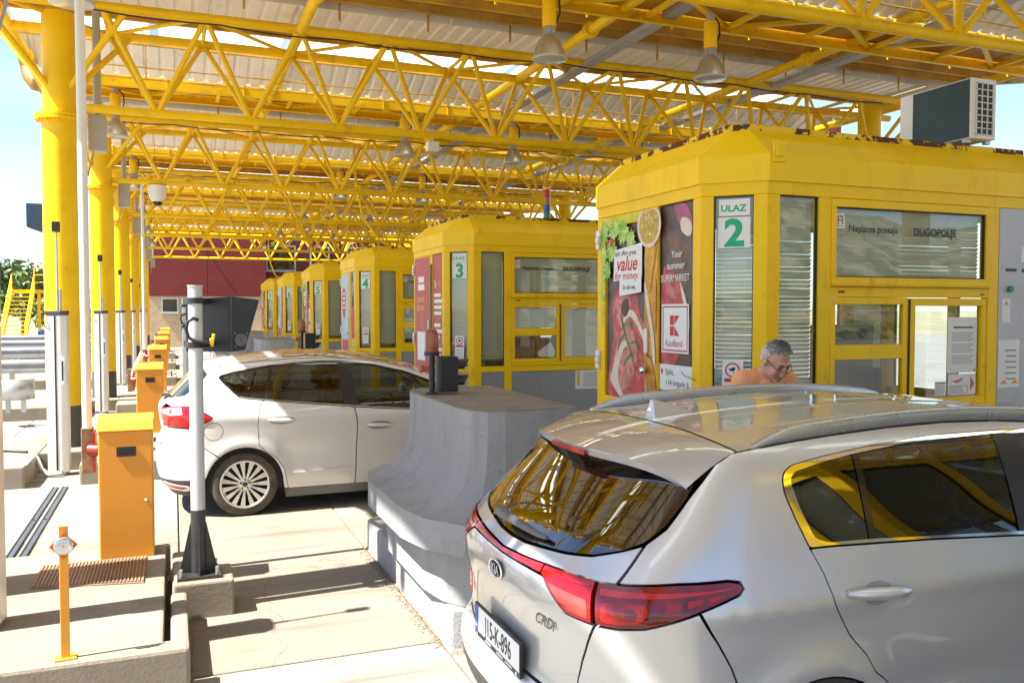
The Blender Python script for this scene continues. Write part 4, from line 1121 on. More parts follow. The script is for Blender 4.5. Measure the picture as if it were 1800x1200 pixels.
# pole with camera box
def camera_pole(full=True):
    t = thing('camera_pole', '', 'camera pole')
    MB().cyl((0, 0, .45), (0, 0, 1.975), .047, n=20).build('pole', GALVP, t)
    MB().cyl((0, 0, 1.975), (0, 0, 1.985), .052, n=20).build('pole_cap', GALVP, t)
    m = MB().cyl((0, 0, .0), (0, 0, .452), .049, n=20); m.box(-.14, .14, -.13, .15, 0, .02)
    for s in (-1, 1):
        m.hexa([(s * .047, -.006, .02), (s * .125, -.006, .02), (s * .125, .006, .02), (s * .047, .006, .02)], [(s * .047, -.006, .36), (s * .052, -.006, .36), (s * .052, .006, .36), (s * .047, .006, .36)])
        m.hexa([(-.006, s * .047, .02), (.006, s * .047, .02), (.006, s * .115, .02), (-.006, s * .115, .02)], [(-.006, s * .047, .36), (.006, s * .047, .36), (.006, s * .052, .36), (-.006, s * .052, .36)])
    f = m.build('base', mat('black_base_paint', (.03, .03, .032), .35, var=.2, scale=6), t)
    for a in (-1, 1):
        for c in (-1, 1): MB().cyl((a * .115, .01 + c * .105, .02), (a * .115, .01 + c * .105, .07), .012, n=6).build('bolt', GALV, f)
    # box behind the pole: deep charcoal housing
    hb = MB().hexa([(-.06, .32, 1.52), (.24, .12, 1.52), (.335, .16, 1.53), (.10, .50, 1.53)], [(-.06, .32, 1.89), (.24, .12, 1.915), (.44, .19, 1.89), (.12, .52, 1.89)])
    bx = hb.build('camera_housing', DARKBOX, t, bev=.006)
    fr = MB(); n_ = 24
    P0 = Vector((.255, .132, 1.57)); ex = Vector((.095, .04, 0)).normalized(); nn = ex.cross(Vector((0, 0, 1)))
    c0 = P0 + ex * .052 + Vector((0, 0, .035)) + nn * .008
    fan = MB()
    for r_ in (.012, .022, .032, .042):
        pts = [c0 + ex * r_ * cos(2 * pi * i / 20) + Vector((0, 0, r_ * sin(2 * pi * i / 20))) for i in range(21)]
        fan.tube(pts, .0022, n=5)
    for s in (-1, 1): 
        for q in (-1, 1): fan.tube([c0 + ex * s * .046 + Vector((0, 0, q * .046)), c0 + ex * s * .046 + Vector((0, 0, q * .046)) + nn * .006], .005, n=6)
    fan.build('fan_grille', mat('grille_grey', (.35, .36, .37), .4, metal=.3), bx)
    for z in (1.56, 1.86):
        q = MB().cyl((0, 0, z), (0, 0, z + .04), .054, n=20); q.bar((0, 0, z + .02), (.10, .25, z + .02), .04, .038); q.bar((0, 0, z + .02), (-.06, .3, z + .02), .03, .038); q.build('bracket', DARK, t)
    q = MB().tube([(.015, -.050, 1.75), (-.015, -.070, 1.762), (-.050, -.065, 1.74), (-.062, -.06, 1.69), (-.048, -.065, 1.635), (-.01, -.075, 1.605), (.05, -.075, 1.598), (.10, -.06, 1.60)], .012, n=8); q.build('cable', DARK, t)
    q = MB().box(.085, .115, -.075, -.035, 1.585, 1.625).bar((.10, -.055, 1.57), (.115, -.055, 1.655), .025, .02); q.build('plug', mat('yellow_plug', (.80, .55, .01), .4), t, bev=.004)
    return t
cp = camera_pole(); cp.location = (.14, 6.20, IS_H - .006); cp['label'] = 'grey pole with charcoal camera box and curled cable in front of the white car'
cp['group'] = 'camera poles'
cp2 = dup(cp, (.16, 13.10, IS_H - .006), 'grey camera pole behind, half hidden by the nearer camera box', 'camera poles')
for y in (6.2, 13.1):
    tag(MB().box(-.02, .36, y - .19, y + .22, -.02, IS_H - .008).build('plinth', CONI, bev=.015), 'small concrete plinth under camera pole %s' % ('in the foreground' if y < 10 else 'behind the white car'), 'plinth', 'pole plinths')

# orange reflector post in the foreground
t = thing('reflector_post', 'slim orange post with round reflector on the foreground kerb', 'post', (-.545, 4.93, IS_H - .004), rz=radians(5))
MB().box(-.022, .022, -.010, .010, 0, .70).build('upright', ORANGE, t, bev=.003)
MB().box(-.05, .05, -.04, .04, 0, .012).build('foot_plate', ORANGE, t)
h = MB().hexa([(0, -.012, .53), (.066, -.012, .60), (0, -.012, .67), (-.066, -.012, .60)], [(0, -.024, .53), (.066, -.024, .60), (0, -.024, .67), (-.066, -.024, .60)]); h.build('holder', mat('orange_red_holder', (.66, .14, .02), .4), t)
MB().lathe([(.0, -.032), (.006, -.032), (.02, -.028), (.044, -.034), (.047, -.026), (.047, -.022)], 26, (0, 0, .60), 'y').build('reflector', mat('reflector_silver', (.62, .64, .70), .12, metal=.8, var=.1, scale=60), t)
MB().cyl((0, -.040, .60), (0, -.03, .60), .006, n=8).build('screw', mat('reflector_screw', (.5, .3, .2), .3, metal=.6), t)

# ribbed steel cover set in the foreground island
cv = MB(); RUSTPL = mat('rusty_cover', (.30, .20, .13), .6, metal=.3, var=.25, scale=3, dirt=(.20, .12, .07), dscale=6, dpos=(.5, .7))
cv.hexa([(-.89, 6.27, IS_H - .004), (-.205, 6.13, IS_H - .004), (-.2, 6.79, IS_H - .004), (-.887, 6.79, IS_H - .004)], [(-.89, 6.27, IS_H + .002), (-.205, 6.13, IS_H + .002), (-.2, 6.79, IS_H + .002), (-.887, 6.79, IS_H + .002)])
ridges = MB()
for i in range(30):
    x = -.875 + .0228 * i
    ridges.bar((x, 6.27 - .2 * (x + .89) + .012, IS_H + .006), (x, 6.775, IS_H + .006), .011, .008)
co = cv.build('cable_pit_cover', RUSTPL); tag(co, 'rusty ribbed steel cover in the foreground island', 'cover')
rb = ridges.build('rib', RUSTPL, co); rb['kind'] = 'stuff'

# two cable channels across the lane behind the foreground island
CHAN = mat('dark_channel', (.12, .135, .15), .35, metal=.6, var=.2, scale=3)
for dx, w in ((0, 'left'), (.10, 'right')):
    m = MB().box(-1.325 + dx, -1.265 + dx, 7.9, 9.4, .004, .010).box(-1.322 + dx, -1.268 + dx, 9.45, 11.1, .004, .010)
    for q in (-1.322, -1.276): m.box(q + dx, q + .008 + dx, 7.9, 11.1, .010, .02)
    tag(m.build('cable_channel', CHAN), '%s one of two steel cable channels crossing the sunlit lane' % w, 'cable channel', 'steel cable channels')

# air conditioner and stack lights on booth roofs
ac = thing('air_conditioner', 'white air conditioner with dark coil on the nearest booth roof', 'air conditioner', (6.55, 5.55, 3.545))
MB().box(0, .30, 0, .80, .03, .56).build('casing', WHITE_METAL, ac, bev=.01)
coil = MB()
for i in range(48): coil.box(-.006, -.001, .02, .64, .045 + .0105 * i, .051 + .0105 * i)
coil.box(-.002, -.0005, .02, .64, .04, .55); k = coil.build('coil', mat('dark_coil', (.05, .085, .095), .45, metal=.3), ac)
gr = MB()
for i in range(4): gr.box(.05 + .066 * i, .056 + .066 * i, -.012, -.001, .06, .52)
for i in range(9): gr.box(.05, .254, -.012, -.0012, .06 + .0565 * i, .068 + .0565 * i)
MB().box(.05, .254, -.0011, -.0005, .06, .52).build('vent_opening', DARK, ac); gr.build('vent_grid', WHITE_METAL, ac)
MB().box(0, .06, .05, .09, -.0, .03).box(0, .06, .70, .74, 0, .03).box(.24, .30, .05, .09, 0, .03).box(.24, .30, .70, .74, 0, .03).build('foot', GALV, ac)
for n, y, x, w, cs in ((2, 7.0, 6.35, 'red stack light on the nearest booth roof by the air conditioner', [(.5, .02, .03), (.45, .08, .06)]), (3, 13.9, 6.18, 'striped signal column of red, amber, blue and green on the roof of booth 3', [(.03, .25, .06), (.03, .08, .45), (.55, .16, .04), (.5, .02, .02)])):
    t = thing('stack_light', w, 'signal light', (x, y, 3.51))
    MB().cyl((0, 0, 0), (0, 0, .15), .03, n=10).build('stem', GREY_PAINT, t)
    for i, c in enumerate(cs):
        MB().cyl((0, 0, .15 + .13 * i), (0, 0, .275 + .13 * i), .062, n=20).build('lamp_segment', mat('stack_%d_%d' % (n, i), c, .2, var=.05), t)
    MB().cyl((0, 0, .15 + .13 * len(cs)), (0, 0, .20 + .13 * len(cs)), .064, n=20).build('cap', YEL, t)

# cables dropping from the canopy to booth roofs, dome camera, loudspeaker
for n, x, dx in ((4, 4.6, -.6), (5, 4.5, -.5), (7, 4.4, -.3)):
    y = BY + PITCH * (n - 2) + .5
    m = MB().tube([(x + dx, y + .6, 5.95), (x + dx, y + .3, 5.0), (x + dx * .8, y + .1, 4.2), (x + dx * .3, y, 3.75), (x, y - .1, 3.58), (x + .2, y - .1, 3.555)], .028, n=8)
    tag(m.build('power_cable', YEL), {4: 'thickest looking yellow conduit, nearest of three dropping to booth roofs', 5: 'middle one of three yellow conduits dropping to booth roofs', 7: 'farthest yellow conduit dropping to the last booth roof'}[n], 'cable', 'roof cables')
t = thing('dome_camera', 'white dome camera under the second truss by the yellow columns', 'camera', (-.28, 19.75, 4.70))
MB().cyl((0, 0, 0), (0, 0, .02), .06, n=14).lathe([(.19, -.02), (.185, -.14), (.15, -.28), (.10, -.34)], 24).cyl((0, 0, 0), (0, 0, -.02), .19, .19, n=24).build('housing', WHITE_METAL, t)
MB().lathe([(.10, -.335), (.09, -.38), (.05, -.42), (0, -.43)], 20).build('dome', DARK, t)
MB().box(3.68, 3.86, 12.76, 12.92, 4.52, 4.66).build('dummy', WHITE) if False else tag(MB().box(3.68, 3.86, 12.77, 12.93, 4.52, 4.66).box(3.76, 3.78, 12.84, 12.86, 4.66, 4.83).build('speaker_box', WHITE_METAL, bev=.01), 'small white box clamped under the first truss', 'box')

# ================================================================ car bodies: one smooth surface per car, panels cut out of it
class Spl:
    """monotone cubic through points"""
    def __init__(s, pts):
        s.x = [p[0] for p in pts]; s.y = [p[1] for p in pts]; n = len(pts)
        h = [s.x[i + 1] - s.x[i] for i in range(n - 1)]; d = [(s.y[i + 1] - s.y[i]) / h[i] for i in range(n - 1)]
        m = [d[0]] + [0.] * (n - 2) + [d[-1]]
        for i in range(1, n - 1):
            if d[i - 1] * d[i] > 0:
                w1 = 2 * h[i] + h[i - 1]; w2 = h[i] + 2 * h[i - 1]; m[i] = (w1 + w2) / (w1 / d[i - 1] + w2 / d[i])
        s.m = m; s.h = h
    def __call__(s, t):
        x = s.x
        if t <= x[0]: return s.y[0] + s.m[0] * (t - x[0])
        if t >= x[-1]: return s.y[-1] + s.m[-1] * (t - x[-1])
        lo, hi = 0, len(x) - 1
        while hi - lo > 1:
            k = (lo + hi) // 2
            if x[k] <= t: lo = k
            else: hi = k
        h = s.h[lo]; u = (t - x[lo]) / h
        return (s.y[lo] * (1 + 2 * u) + s.m[lo] * h * u) * (1 - u) ** 2 + (s.y[lo + 1] * (3 - 2 * u) - s.m[lo + 1] * h * (1 - u)) * u * u

class Nat(Spl):
    """natural cubic spline: smooth curvature, so reflections run without ripples"""
    def __init__(s, pts):
        Spl.__init__(s, pts); n = len(pts); h = s.h; y = s.y
        a = [0.] * n; b = [1.] * n; c = [0.] * n; r = [0.] * n
        for i in range(1, n - 1):
            a[i] = 1 / h[i - 1]; c[i] = 1 / h[i]; b[i] = 2 * (a[i] + c[i]); r[i] = 3 * ((y[i] - y[i - 1]) / h[i - 1] ** 2 + (y[i + 1] - y[i]) / h[i] ** 2)
        b[0] = 2 / h[0]; c[0] = 1 / h[0]; r[0] = 3 * (y[1] - y[0]) / h[0] ** 2
        b[-1] = 2 / h[-1]; a[-1] = 1 / h[-1]; r[-1] = 3 * (y[-1] - y[-2]) / h[-1] ** 2
        for i in range(1, n):
            w = a[i] / b[i - 1]; b[i] -= w * c[i - 1]; r[i] -= w * r[i - 1]
        m = [0.] * n; m[-1] = r[-1] / b[-1]
        for i in range(n - 2, -1, -1): m[i] = (r[i] - c[i] * m[i + 1]) / b[i]
        s.m = m

class CarSurf:
    def __init__(s, L, Wz, xr, xf, zc, drop, xcR=.75, nR=3.4, xcF=.9, nF=2.8, wheels=(), flare=.02, wr=.36, crease=None, taper=None, zref=.9):
        s.L = L; s.Wz = Nat(Wz); s.xr = Nat(xr); s.xf = Spl(xf); s.zc = Nat(zc); s.drop = Nat(drop)
        s.xcR = xcR; s.nR = nR; s.xcF = L - xcF; s.nF = nF; s.wheels = wheels; s.flare = flare; s.wr = wr; s.crease = crease
        s.taper = Spl(taper) if taper else None
        s.tR = s._table(s.nR, s.xcR - s.xr(zref), s.Wz(zref)); s.tF = s._table(s.nF, s.xf(zref) - s.xcF, s.Wz(zref))
        s.sR = s.tR[-1][1]; s.sF = s.sR + s.xcF - s.xcR; s.sEnd = s.sF + s.tF[-1][1]
    def _table(s, n, A, B):
        t = []; acc = 0; last = None; K = 1500
        for i in range(K + 1):
            f = i / K; f = f * f * (3 - 2 * f); f = f * f * (3 - 2 * f); ph = f * math.pi / 2
            p = (A * math.cos(ph) ** (2 / n) if ph < math.pi / 2 - 1e-12 else 0., B * math.sin(ph) ** (2 / n))
            if last: acc += math.hypot(p[0] - last[0], p[1] - last[1])
            last = p; t.append((ph, acc))
        return t
    @staticmethod
    def _ph(t, v):
        lo, hi = 0, len(t) - 1
        if v <= 0: return t[0][0]
        if v >= t[-1][1]: return t[-1][0]
        while hi - lo > 1:
            k = (lo + hi) // 2
            if t[k][1] <= v: lo = k
            else: hi = k
        a, b = t[lo], t[hi]; return a[0] + (b[0] - a[0]) * (v - a[1]) / max(1e-12, b[1] - a[1])
    @staticmethod
    def _ar(t, ph):
        lo, hi = 0, len(t) - 1
        if ph <= 0: return 0.
        if ph >= t[-1][0]: return t[-1][1]
        while hi - lo > 1:
            k = (lo + hi) // 2
            if t[k][0] <= ph: lo = k
            else: hi = k
        a, b = t[lo], t[hi]; return a[1] + (b[1] - a[1]) * (ph - a[0]) / max(1e-12, b[0] - a[0])
    def W(s, x, z):
        w = s.Wz(z)
        if s.taper: w *= s.taper(x)
        for cx, cz in s.wheels:
            r = math.hypot(x - cx, (z - cz))
            if z > cz - .1: w += s.flare * math.exp(-((r - s.wr - .03) / .075) ** 2)
        if s.crease: w += s.crease(x, z)
        return w
    def P(s, q, z):
        if q < s.sR:
            ph = s._ph(s.tR, q); a = max(0., math.cos(ph)) ** (2 / s.nR); b = math.sin(ph) ** (2 / s.nR)
            x = s.xcR - (s.xcR - s.xr(z)) * a; return (x, s.W(x, z) * b, z)
        if q <= s.sF:
            x = s.xcR + q - s.sR; return (x, s.W(x, z), z)
        ph = s._ph(s.tF, s.sEnd - q); a = max(0., math.cos(ph)) ** (2 / s.nF); b = math.sin(ph) ** (2 / s.nF)
        x = s.xcF + (s.xf(z) - s.xcF) * a; return (x, s.W(x, z) * b, z)
    def N(s, q, z):
        e = .004
        if q < e: q = e
        if q > s.sEnd - e: q = s.sEnd - e
        a = s.P(q - e, z); b = s.P(q + e, z); c = s.P(q, z - e); d = s.P(q, z + e)
        u = [b[i] - a[i] for i in range(3)]; v = [d[i] - c[i] for i in range(3)]
        n = [v[1] * u[2] - v[2] * u[1], v[2] * u[0] - v[0] * u[2], v[0] * u[1] - v[1] * u[0]]
        n = [-k for k in (u[1] * v[2] - u[2] * v[1], u[2] * v[0] - u[0] * v[2], u[0] * v[1] - u[1] * v[0])]
        l = math.sqrt(sum(k * k for k in n)) or 1
        # outward for the +y half
        if n[1] * s.P(q, z)[1] + n[0] * (s.P(q, z)[0] - s.L / 2) * .3 < 0: n = [-k for k in n]
        return [k / l for k in n]
    def sx(s, x, z):
        if x < s.xcR:
            a = min(1, (s.xcR - x) / (s.xcR - s.xr(z))); return s._ar(s.tR, math.acos(a ** (s.nR / 2)))
        if x > s.xcF:
            a = min(1, (x - s.xcF) / (s.xf(z) - s.xcF)); return s.sEnd - s._ar(s.tF, math.acos(a ** (s.nF / 2)))
        return s.sR + x - s.xcR
    def sy(s, y, z, front=False):
        x = s.xr(z) + .05 if not front else s.xf(z) - .05
        for _ in range(4):
            b = min(1, abs(y) / s.W(x, z))
            n = s.nF if front else s.nR
            ph = math.asin(b ** (n / 2)); a = max(0., math.cos(ph)) ** (2 / n)
            x = s.xcF + (s.xf(z) - s.xcF) * a if front else s.xcR - (s.xcR - s.xr(z)) * a
        return s.sEnd - s._ar(s.tF, ph) if front else s._ar(s.tR, ph)
    def inside(s, x, y, z):
        w = s.W(x, z); b = abs(y) / w
        if b >= 1: return False
        if x < s.xcR:
            a = (s.xcR - x) / (s.xcR - s.xr(z)); return a < 1 and a ** s.nR + b ** s.nR < 1
        if x > s.xcF:
            a = (x - s.xcF) / (s.xf(z) - s.xcF); return a < 1 and a ** s.nF + b ** s.nF < 1
        return True
    def ze(s, x): return s.zc(x) - s.drop(x)
    def roof(s, x, y):
        z0 = s.ze(x); ye = s.W(x, z0); f = min(1.2, abs(y) / ye)
        return z0 + s.drop(x) * (1 - f ** 2.4)

KIA_ARCH = [(.92, .345), (3.59, .345)]
def kia_crease(x, z):
    # soft shoulder above the handle line and a scooped flank below it
    return .012 * math.exp(-((z - 1.02) / .05) ** 2) - .016 * math.exp(-((z - .62) / .13) ** 2) * (1 if 1.35 < x < 3.15 else math.exp(-(min(abs(x - 1.35), abs(x - 3.15)) / .12) ** 2))
KIA = CarSurf(4.48,
    Wz=[(.18, .81), (.35, .885), (.60, .902), (.90, .909), (1.06, .899), (1.18, .864), (1.32, .800), (1.46, .728), (1.56, .655), (1.64, .55)],
    xr=[(.18, .26), (.28, .12), (.40, .03), (.50, .005), (.58, .005), (.635, .045), (.70, .062), (.85, .050), (.97, .030), (1.04, .040), (1.09, .070), (1.13, .110), (1.20, .175), (1.32, .30), (1.44, .43), (1.56, .57)],
    xf=[(.18, 4.30), (.30, 4.42), (.45, 4.47), (.60, 4.48), (.75, 4.46), (.85, 4.41), (.95, 4.30), (1.05, 4.12), (1.2, 4.0)],
    zc=[(.30, 1.49), (.36, 1.505), (.5, 1.54), (.75, 1.58), (1.1, 1.61), (1.5, 1.628), (1.9, 1.632), (2.3, 1.615), (2.7, 1.565), (3.0, 1.49)],
    drop=[(.3, .03), (.7, .042), (1.5, .045), (2.5, .045), (3.0, .045)],
    xcR=.80, nR=3.3, xcF=.75, nF=2.7, wheels=KIA_ARCH, flare=.022, wr=.39, crease=kia_crease)
CMX_ARCH = [(.836, .318), (3.484, .318)]
def cmx_crease(x, z):
    return .009 * math.exp(-((z - (.985 - .03 * (x - 1))) / .06) ** 2) - .018 * math.exp(-((z - .55) / .16) ** 2) * (1 if 1.3 < x < 3.1 else math.exp(-(min(abs(x - 1.3), abs(x - 3.1)) / .14) ** 2))
CMX = CarSurf(4.38,
    Wz=[(.14, .82), (.32, .883), (.60, .90), (.88, .908), (1.03, .893), (1.15, .850), (1.30, .782), (1.44, .714), (1.54, .640), (1.62, .55)],
    xr=[(.14, .20), (.24, .10), (.34, .03), (.45, .0), (.60, -.005), (.70, .01), (.78, .05), (.90, .045), (1.02, .03), (1.09, .04), (1.14, .09), (1.20, .15), (1.32, .26), (1.45, .39), (1.55, .50)],
    xf=[(.14, 4.2), (.28, 4.33), (.45, 4.38), (.62, 4.36), (.74, 4.30), (.84, 4.18), (.95, 4.03), (1.1, 3.9)],
    zc=[(.38, 1.51), (.5, 1.53), (.75, 1.565), (1.1, 1.60), (1.5, 1.622), (1.8, 1.615), (2.1, 1.588), (2.5, 1.51), (2.8, 1.42), (3.0, 1.34)],
    drop=[(.3, .04), (1.0, .055), (2.0, .06), (2.8, .06), (3.0, .06)],
    xcR=.75, nR=3.0, xcF=.80, nF=2.6, wheels=CMX_ARCH, flare=.020, wr=.365, crease=cmx_crease)

def pip(x, y, poly):
    c = False; n = len(poly); j = n - 1
    for i in range(n):
        xi, yi = poly[i]; xj, yj = poly[j]
        if (yi > y) != (yj > y) and x < (xj - xi) * (y - yi) / (yj - yi) + xi: c = not c
        j = i
    return c
def densify(poly, step=.03):
    out = []; n = len(poly)
    for i in range(n):
        a, b = poly[i], poly[(i + 1) % n]; d = math.hypot(b[0] - a[0], b[1] - a[1]); k = max(1, int(d / step))
        out += [(a[0] + (b[0] - a[0]) * t / k, a[1] + (b[1] - a[1]) * t / k) for t in range(k)]
    return out
def round_corners(poly, r=.02, k=4):
    out = []; n = len(poly)
    for i in range(n):
        p = Vector(poly[i]); a = Vector(poly[i - 1]); b = Vector(poly[(i + 1) % n])
        da = (a - p); db = (b - p); ra = min(r, da.length * .45, db.length * .45)
        if da.length < 1e-6 or db.length < 1e-6: continue
        u = p + da.normalized() * ra; v = p + db.normalized() * ra
        for t in range(k + 1):
            f = t / k; q = u * (1 - f) ** 2 + p * 2 * f * (1 - f) + v * f * f; out.append((q.x, q.y))
    return out
def shrink(poly, d):
    n = len(poly); out = []
    ar = sum(poly[i][0] * poly[(i + 1) % n][1] - poly[(i + 1) % n][0] * poly[i][1] for i in range(n)); sg = 1 if ar > 0 else -1
    for i in range(n):
        p = Vector(poly[i]); a = (p - Vector(poly[i - 1])); b = (Vector(poly[(i + 1) % n]) - p)
        if a.length < 1e-9 or b.length < 1e-9: out.append(poly[i]); continue
        a.normalize(); b.normalize(); na = Vector((-a.y, a.x)) * sg; nb = Vector((-b.y, b.x)) * sg
        m = (na + nb); l = m.length
        if l < .3: out.append((p.x + na.x * d, p.y + na.y * d)); continue
        m.normalize(); k = d / max(.5, m.dot(na)); out.append((p.x + m.x * k, p.y + m.y * k))
    return out

def surf_panel(S, name, outer, mats, parent, holes=(), off=0., depth=.018, step=.045, gap=.0028, both=True, full=False, sides=(1, -1), fold=True):
    """cut a panel (contours in unrolled s,z) out of the body surface, with folded edges; returns the objects"""
    outer = densify(shrink(outer, gap), .03); holes = [densify(shrink(h, -gap), .03) for h in holes]
    V = [Vector(p) for p in outer]; E = [(i, (i + 1) % len(outer)) for i in range(len(outer))]
    for h in holes:
        o = len(V); V += [Vector(p) for p in h]; E += [(o + i, o + (i + 1) % len(h)) for i in range(len(h))]
    nb = len(V)
    x0 = min(p[0] for p in outer); x1 = max(p[0] for p in outer); z0 = min(p[1] for p in outer); z1 = max(p[1] for p in outer)
    cells = set()
    for p in V: cells.add((int(p.x / (step * .55)), int(p.y / (step * .55))))
    x = x0 + step / 2; r_ = 0
    while x < x1:
        z = z0 + step / 2 + (step / 2 if r_ % 2 else 0)
        while z < z1:
            if (int(x / (step * .55)), int(z / (step * .55))) not in cells and pip(x, z, outer) and not any(pip(x, z, h) for h in holes): V.append(Vector((x, z)))
            z += step
        x += step * .9; r_ += 1
    res = delaunay_2d_cdt(V, E, [], 0, 1e-6)
    v2, fs = res[0], res[2]
    keep = []
    for f in fs:
        cx = sum(v2[i].x for i in f) / 3; cz = sum(v2[i].y for i in f) / 3
        if pip(cx, cz, outer) and not any(pip(cx, cz, h) for h in holes): keep.append(tuple(f))
    pos = []; nor = []
    for p in v2:
        sg = 1 if p.x >= 0 else -1; q = abs(p.x)
        P = S.P(q, p.y); N = S.N(q, p.y)
        pos.append(Vector((P[0] + N[0] * off, (P[1] + N[1] * off) * sg, P[2] + N[2] * off))); nor.append(Vector((N[0], N[1] * sg, N[2])))
    # boundary edges
    cnt = {}
    for f in keep:
        for i in range(3):
            a, b = f[i], f[(i + 1) % 3]; cnt[(a, b)] = 1
    bd = [(a, b) for (a, b) in cnt if (b, a) not in cnt]
    objs = []
    for sd in (sides if not full else (1,)):
        vs = [(p.x, p.y * sd, p.z) for p in pos]; ns = [(n.x, n.y * sd, n.z) for n in nor]
        faces = []
        acc = 0.
        for f in keep:
            a, b, c = (Vector(vs[i]) for i in f); acc += (b - a).cross(c - a).dot(Vector(ns[f[0]]))
        flip = acc < 0
        for f in keep: faces.append(f[::-1] if flip else f)
        if fold:
            base = len(vs)
            for (a, b) in bd:
                k = len(vs); A = Vector(vs[a]); B = Vector(vs[b]); nA = Vector(ns[a]); nB = Vector(ns[b])
                vs += [tuple(A), tuple(B), tuple(B - nB * depth), tuple(A - nA * depth)]
                en = (B - A).cross(nA).normalized()
                if flip: en = en
                cen = en * (1 if sd == 1 else -1)
                q = (k, k + 1, k + 2, k + 3)
                fnn = (B - A).cross((B - nB * depth) - A).normalized()
                ns += [tuple(fnn)] * 4
                faces.append(q)
        me = bpy.data.meshes.new(name); me.from_pydata(vs, [], faces)
        me.materials.append(mats)
        me.polygons.foreach_set('use_smooth', [True] * len(faces)); me.update()
        me.normals_split_custom_set_from_vertices(ns)
        objs.append(place(name, me, parent))
    return objs

def fn_patch(name, fn, u0, u1, v0, v1, nu, nv, mt, parent, thick=0., ysym=True):
    """grid patch; fn(u,v)->(x,y,z)"""
    vs = []; 
    for i in range(nu + 1):
        for j in range(nv + 1):
            vs.append(fn(u0 + (u1 - u0) * i / nu, v0 + (v1 - v0) * j / nv))
    fs = [(i * (nv + 1) + j, (i + 1) * (nv + 1) + j, (i + 1) * (nv + 1) + j + 1, i * (nv + 1) + j + 1) for i in range(nu) for j in range(nv)]
    m = MB().add(vs, fs, 0, True); o = m.build(name, mt, parent)
    if thick:
        sf = o.modifiers.new('solid', 'SOLIDIFY'); sf.thickness = thick; sf.offset = -1
    return o

def car_paint(name, col, metal=.0, rough=.3, flake=.06):
    m = mat(name, col, rough, metal=metal, var=0, coat=1.0)
    nt = m.node_tree; N = nt.nodes; L = nt.links; p = N['Principled BSDF']
    t = N.new('ShaderNodeTexCoord'); n = N.new('ShaderNodeTexNoise'); n.inputs['Scale'].default_value = 900; L.new(t.outputs['Object'], n.inputs['Vector'])
    r = N.new('ShaderNodeMapRange'); r.inputs[3].default_value = 1 - flake; r.inputs[4].default_value = 1 + flake; L.new(n.outputs['Fac'], r.inputs[0])
    d = N.new('ShaderNodeTexNoise'); d.inputs['Scale'].default_value = 2.2; d.inputs['Detail'].default_value = 6; L.new(t.outputs['Object'], d.inputs['Vector'])
    r2 = N.new('ShaderNodeMapRange'); r2.inputs[3].default_value = .93; r2.inputs[4].default_value = 1.05; L.new(d.outputs['Fac'], r2.inputs[0])
    k = N.new('ShaderNodeMath'); k.operation = 'MULTIPLY'; L.new(r.outputs[0], k.inputs[0]); L.new(r2.outputs[0], k.inputs[1])
    h = N.new('ShaderNodeMix'); h.data_type = 'RGBA'; h.blend_type = 'MULTIPLY'; h.inputs[0].default_value = 1; h.inputs[6].default_value = (*col, 1); L.new(k.outputs[0], h.inputs[7]); L.new(h.outputs[2], p.inputs['Base Color'])
    r3 = N.new('ShaderNodeMapRange'); r3.inputs[3].default_value = .0; r3.inputs[4].default_value = .03; L.new(d.outputs['Fac'], r3.inputs[0]); L.new(r3.outputs[0], p.inputs['Coat Roughness'])
    return m

CGLASS = glass('car_glass', (.16, .185, .18), 1.52, boost=2.2)
CGLASSM = glass('car_window_glass', (.34, .36, .33), 1.52, boost=1.6)
CGLASSD = glass('car_privacy_glass', (.05, .058, .06), 1.52, boost=2.6)
CGLASSC = glass('car_clear_glass', (.42, .48, .46), 1.5, boost=1.2)
SILVER = car_paint('silver_car_paint', (.54, .565, .59), metal=.5, rough=.33)
WHITEP = car_paint('white_car_paint', (.62, .615, .595), metal=.05, rough=.35)
CABIN = mat('cabin_dark', (.022, .022, .024), .7, var=.2)
SEAT = mat('seat_cloth', (.035, .035, .038), .85, var=.2)
CLAD = mat('black_cladding', (.035, .035, .037), .6, var=.15, scale=6)
GLOSSB = mat('gloss_black', (.012, .012, .013), .12, var=0, coat=.6)
TAILR = mat('tail_lamp_red', (.34, .001, .004), .12, var=.35, scale=9, coat=.4)
TAILD = mat('tail_lamp_dark', (.15, .0008, .004), .10, var=.5, scale=14, coat=.4)
TAILB = mat('tail_lamp_bright', (.46, .004, .010), .14, var=.2, scale=20, coat=.4)
TAILW = mat('tail_lamp_clear', (.72, .70, .70), .12, var=.1, coat=1.0)
RIM = mat('alloy_rim', (.62, .62, .61), .22, metal=.85, var=.06, scale=5)
TYRE = mat('dusty_tyre', (.045, .040, .034), .85, var=.25, scale=9, dirt=(.17, .135, .09), dscale=3, dpos=(.42, .75))
BRIGHT = mat('bright_letters', (.62, .63, .65), .2, metal=.3, var=0)
RAIL = mat('satin_rail', (.50, .52, .54), .28, metal=.7, var=.04)

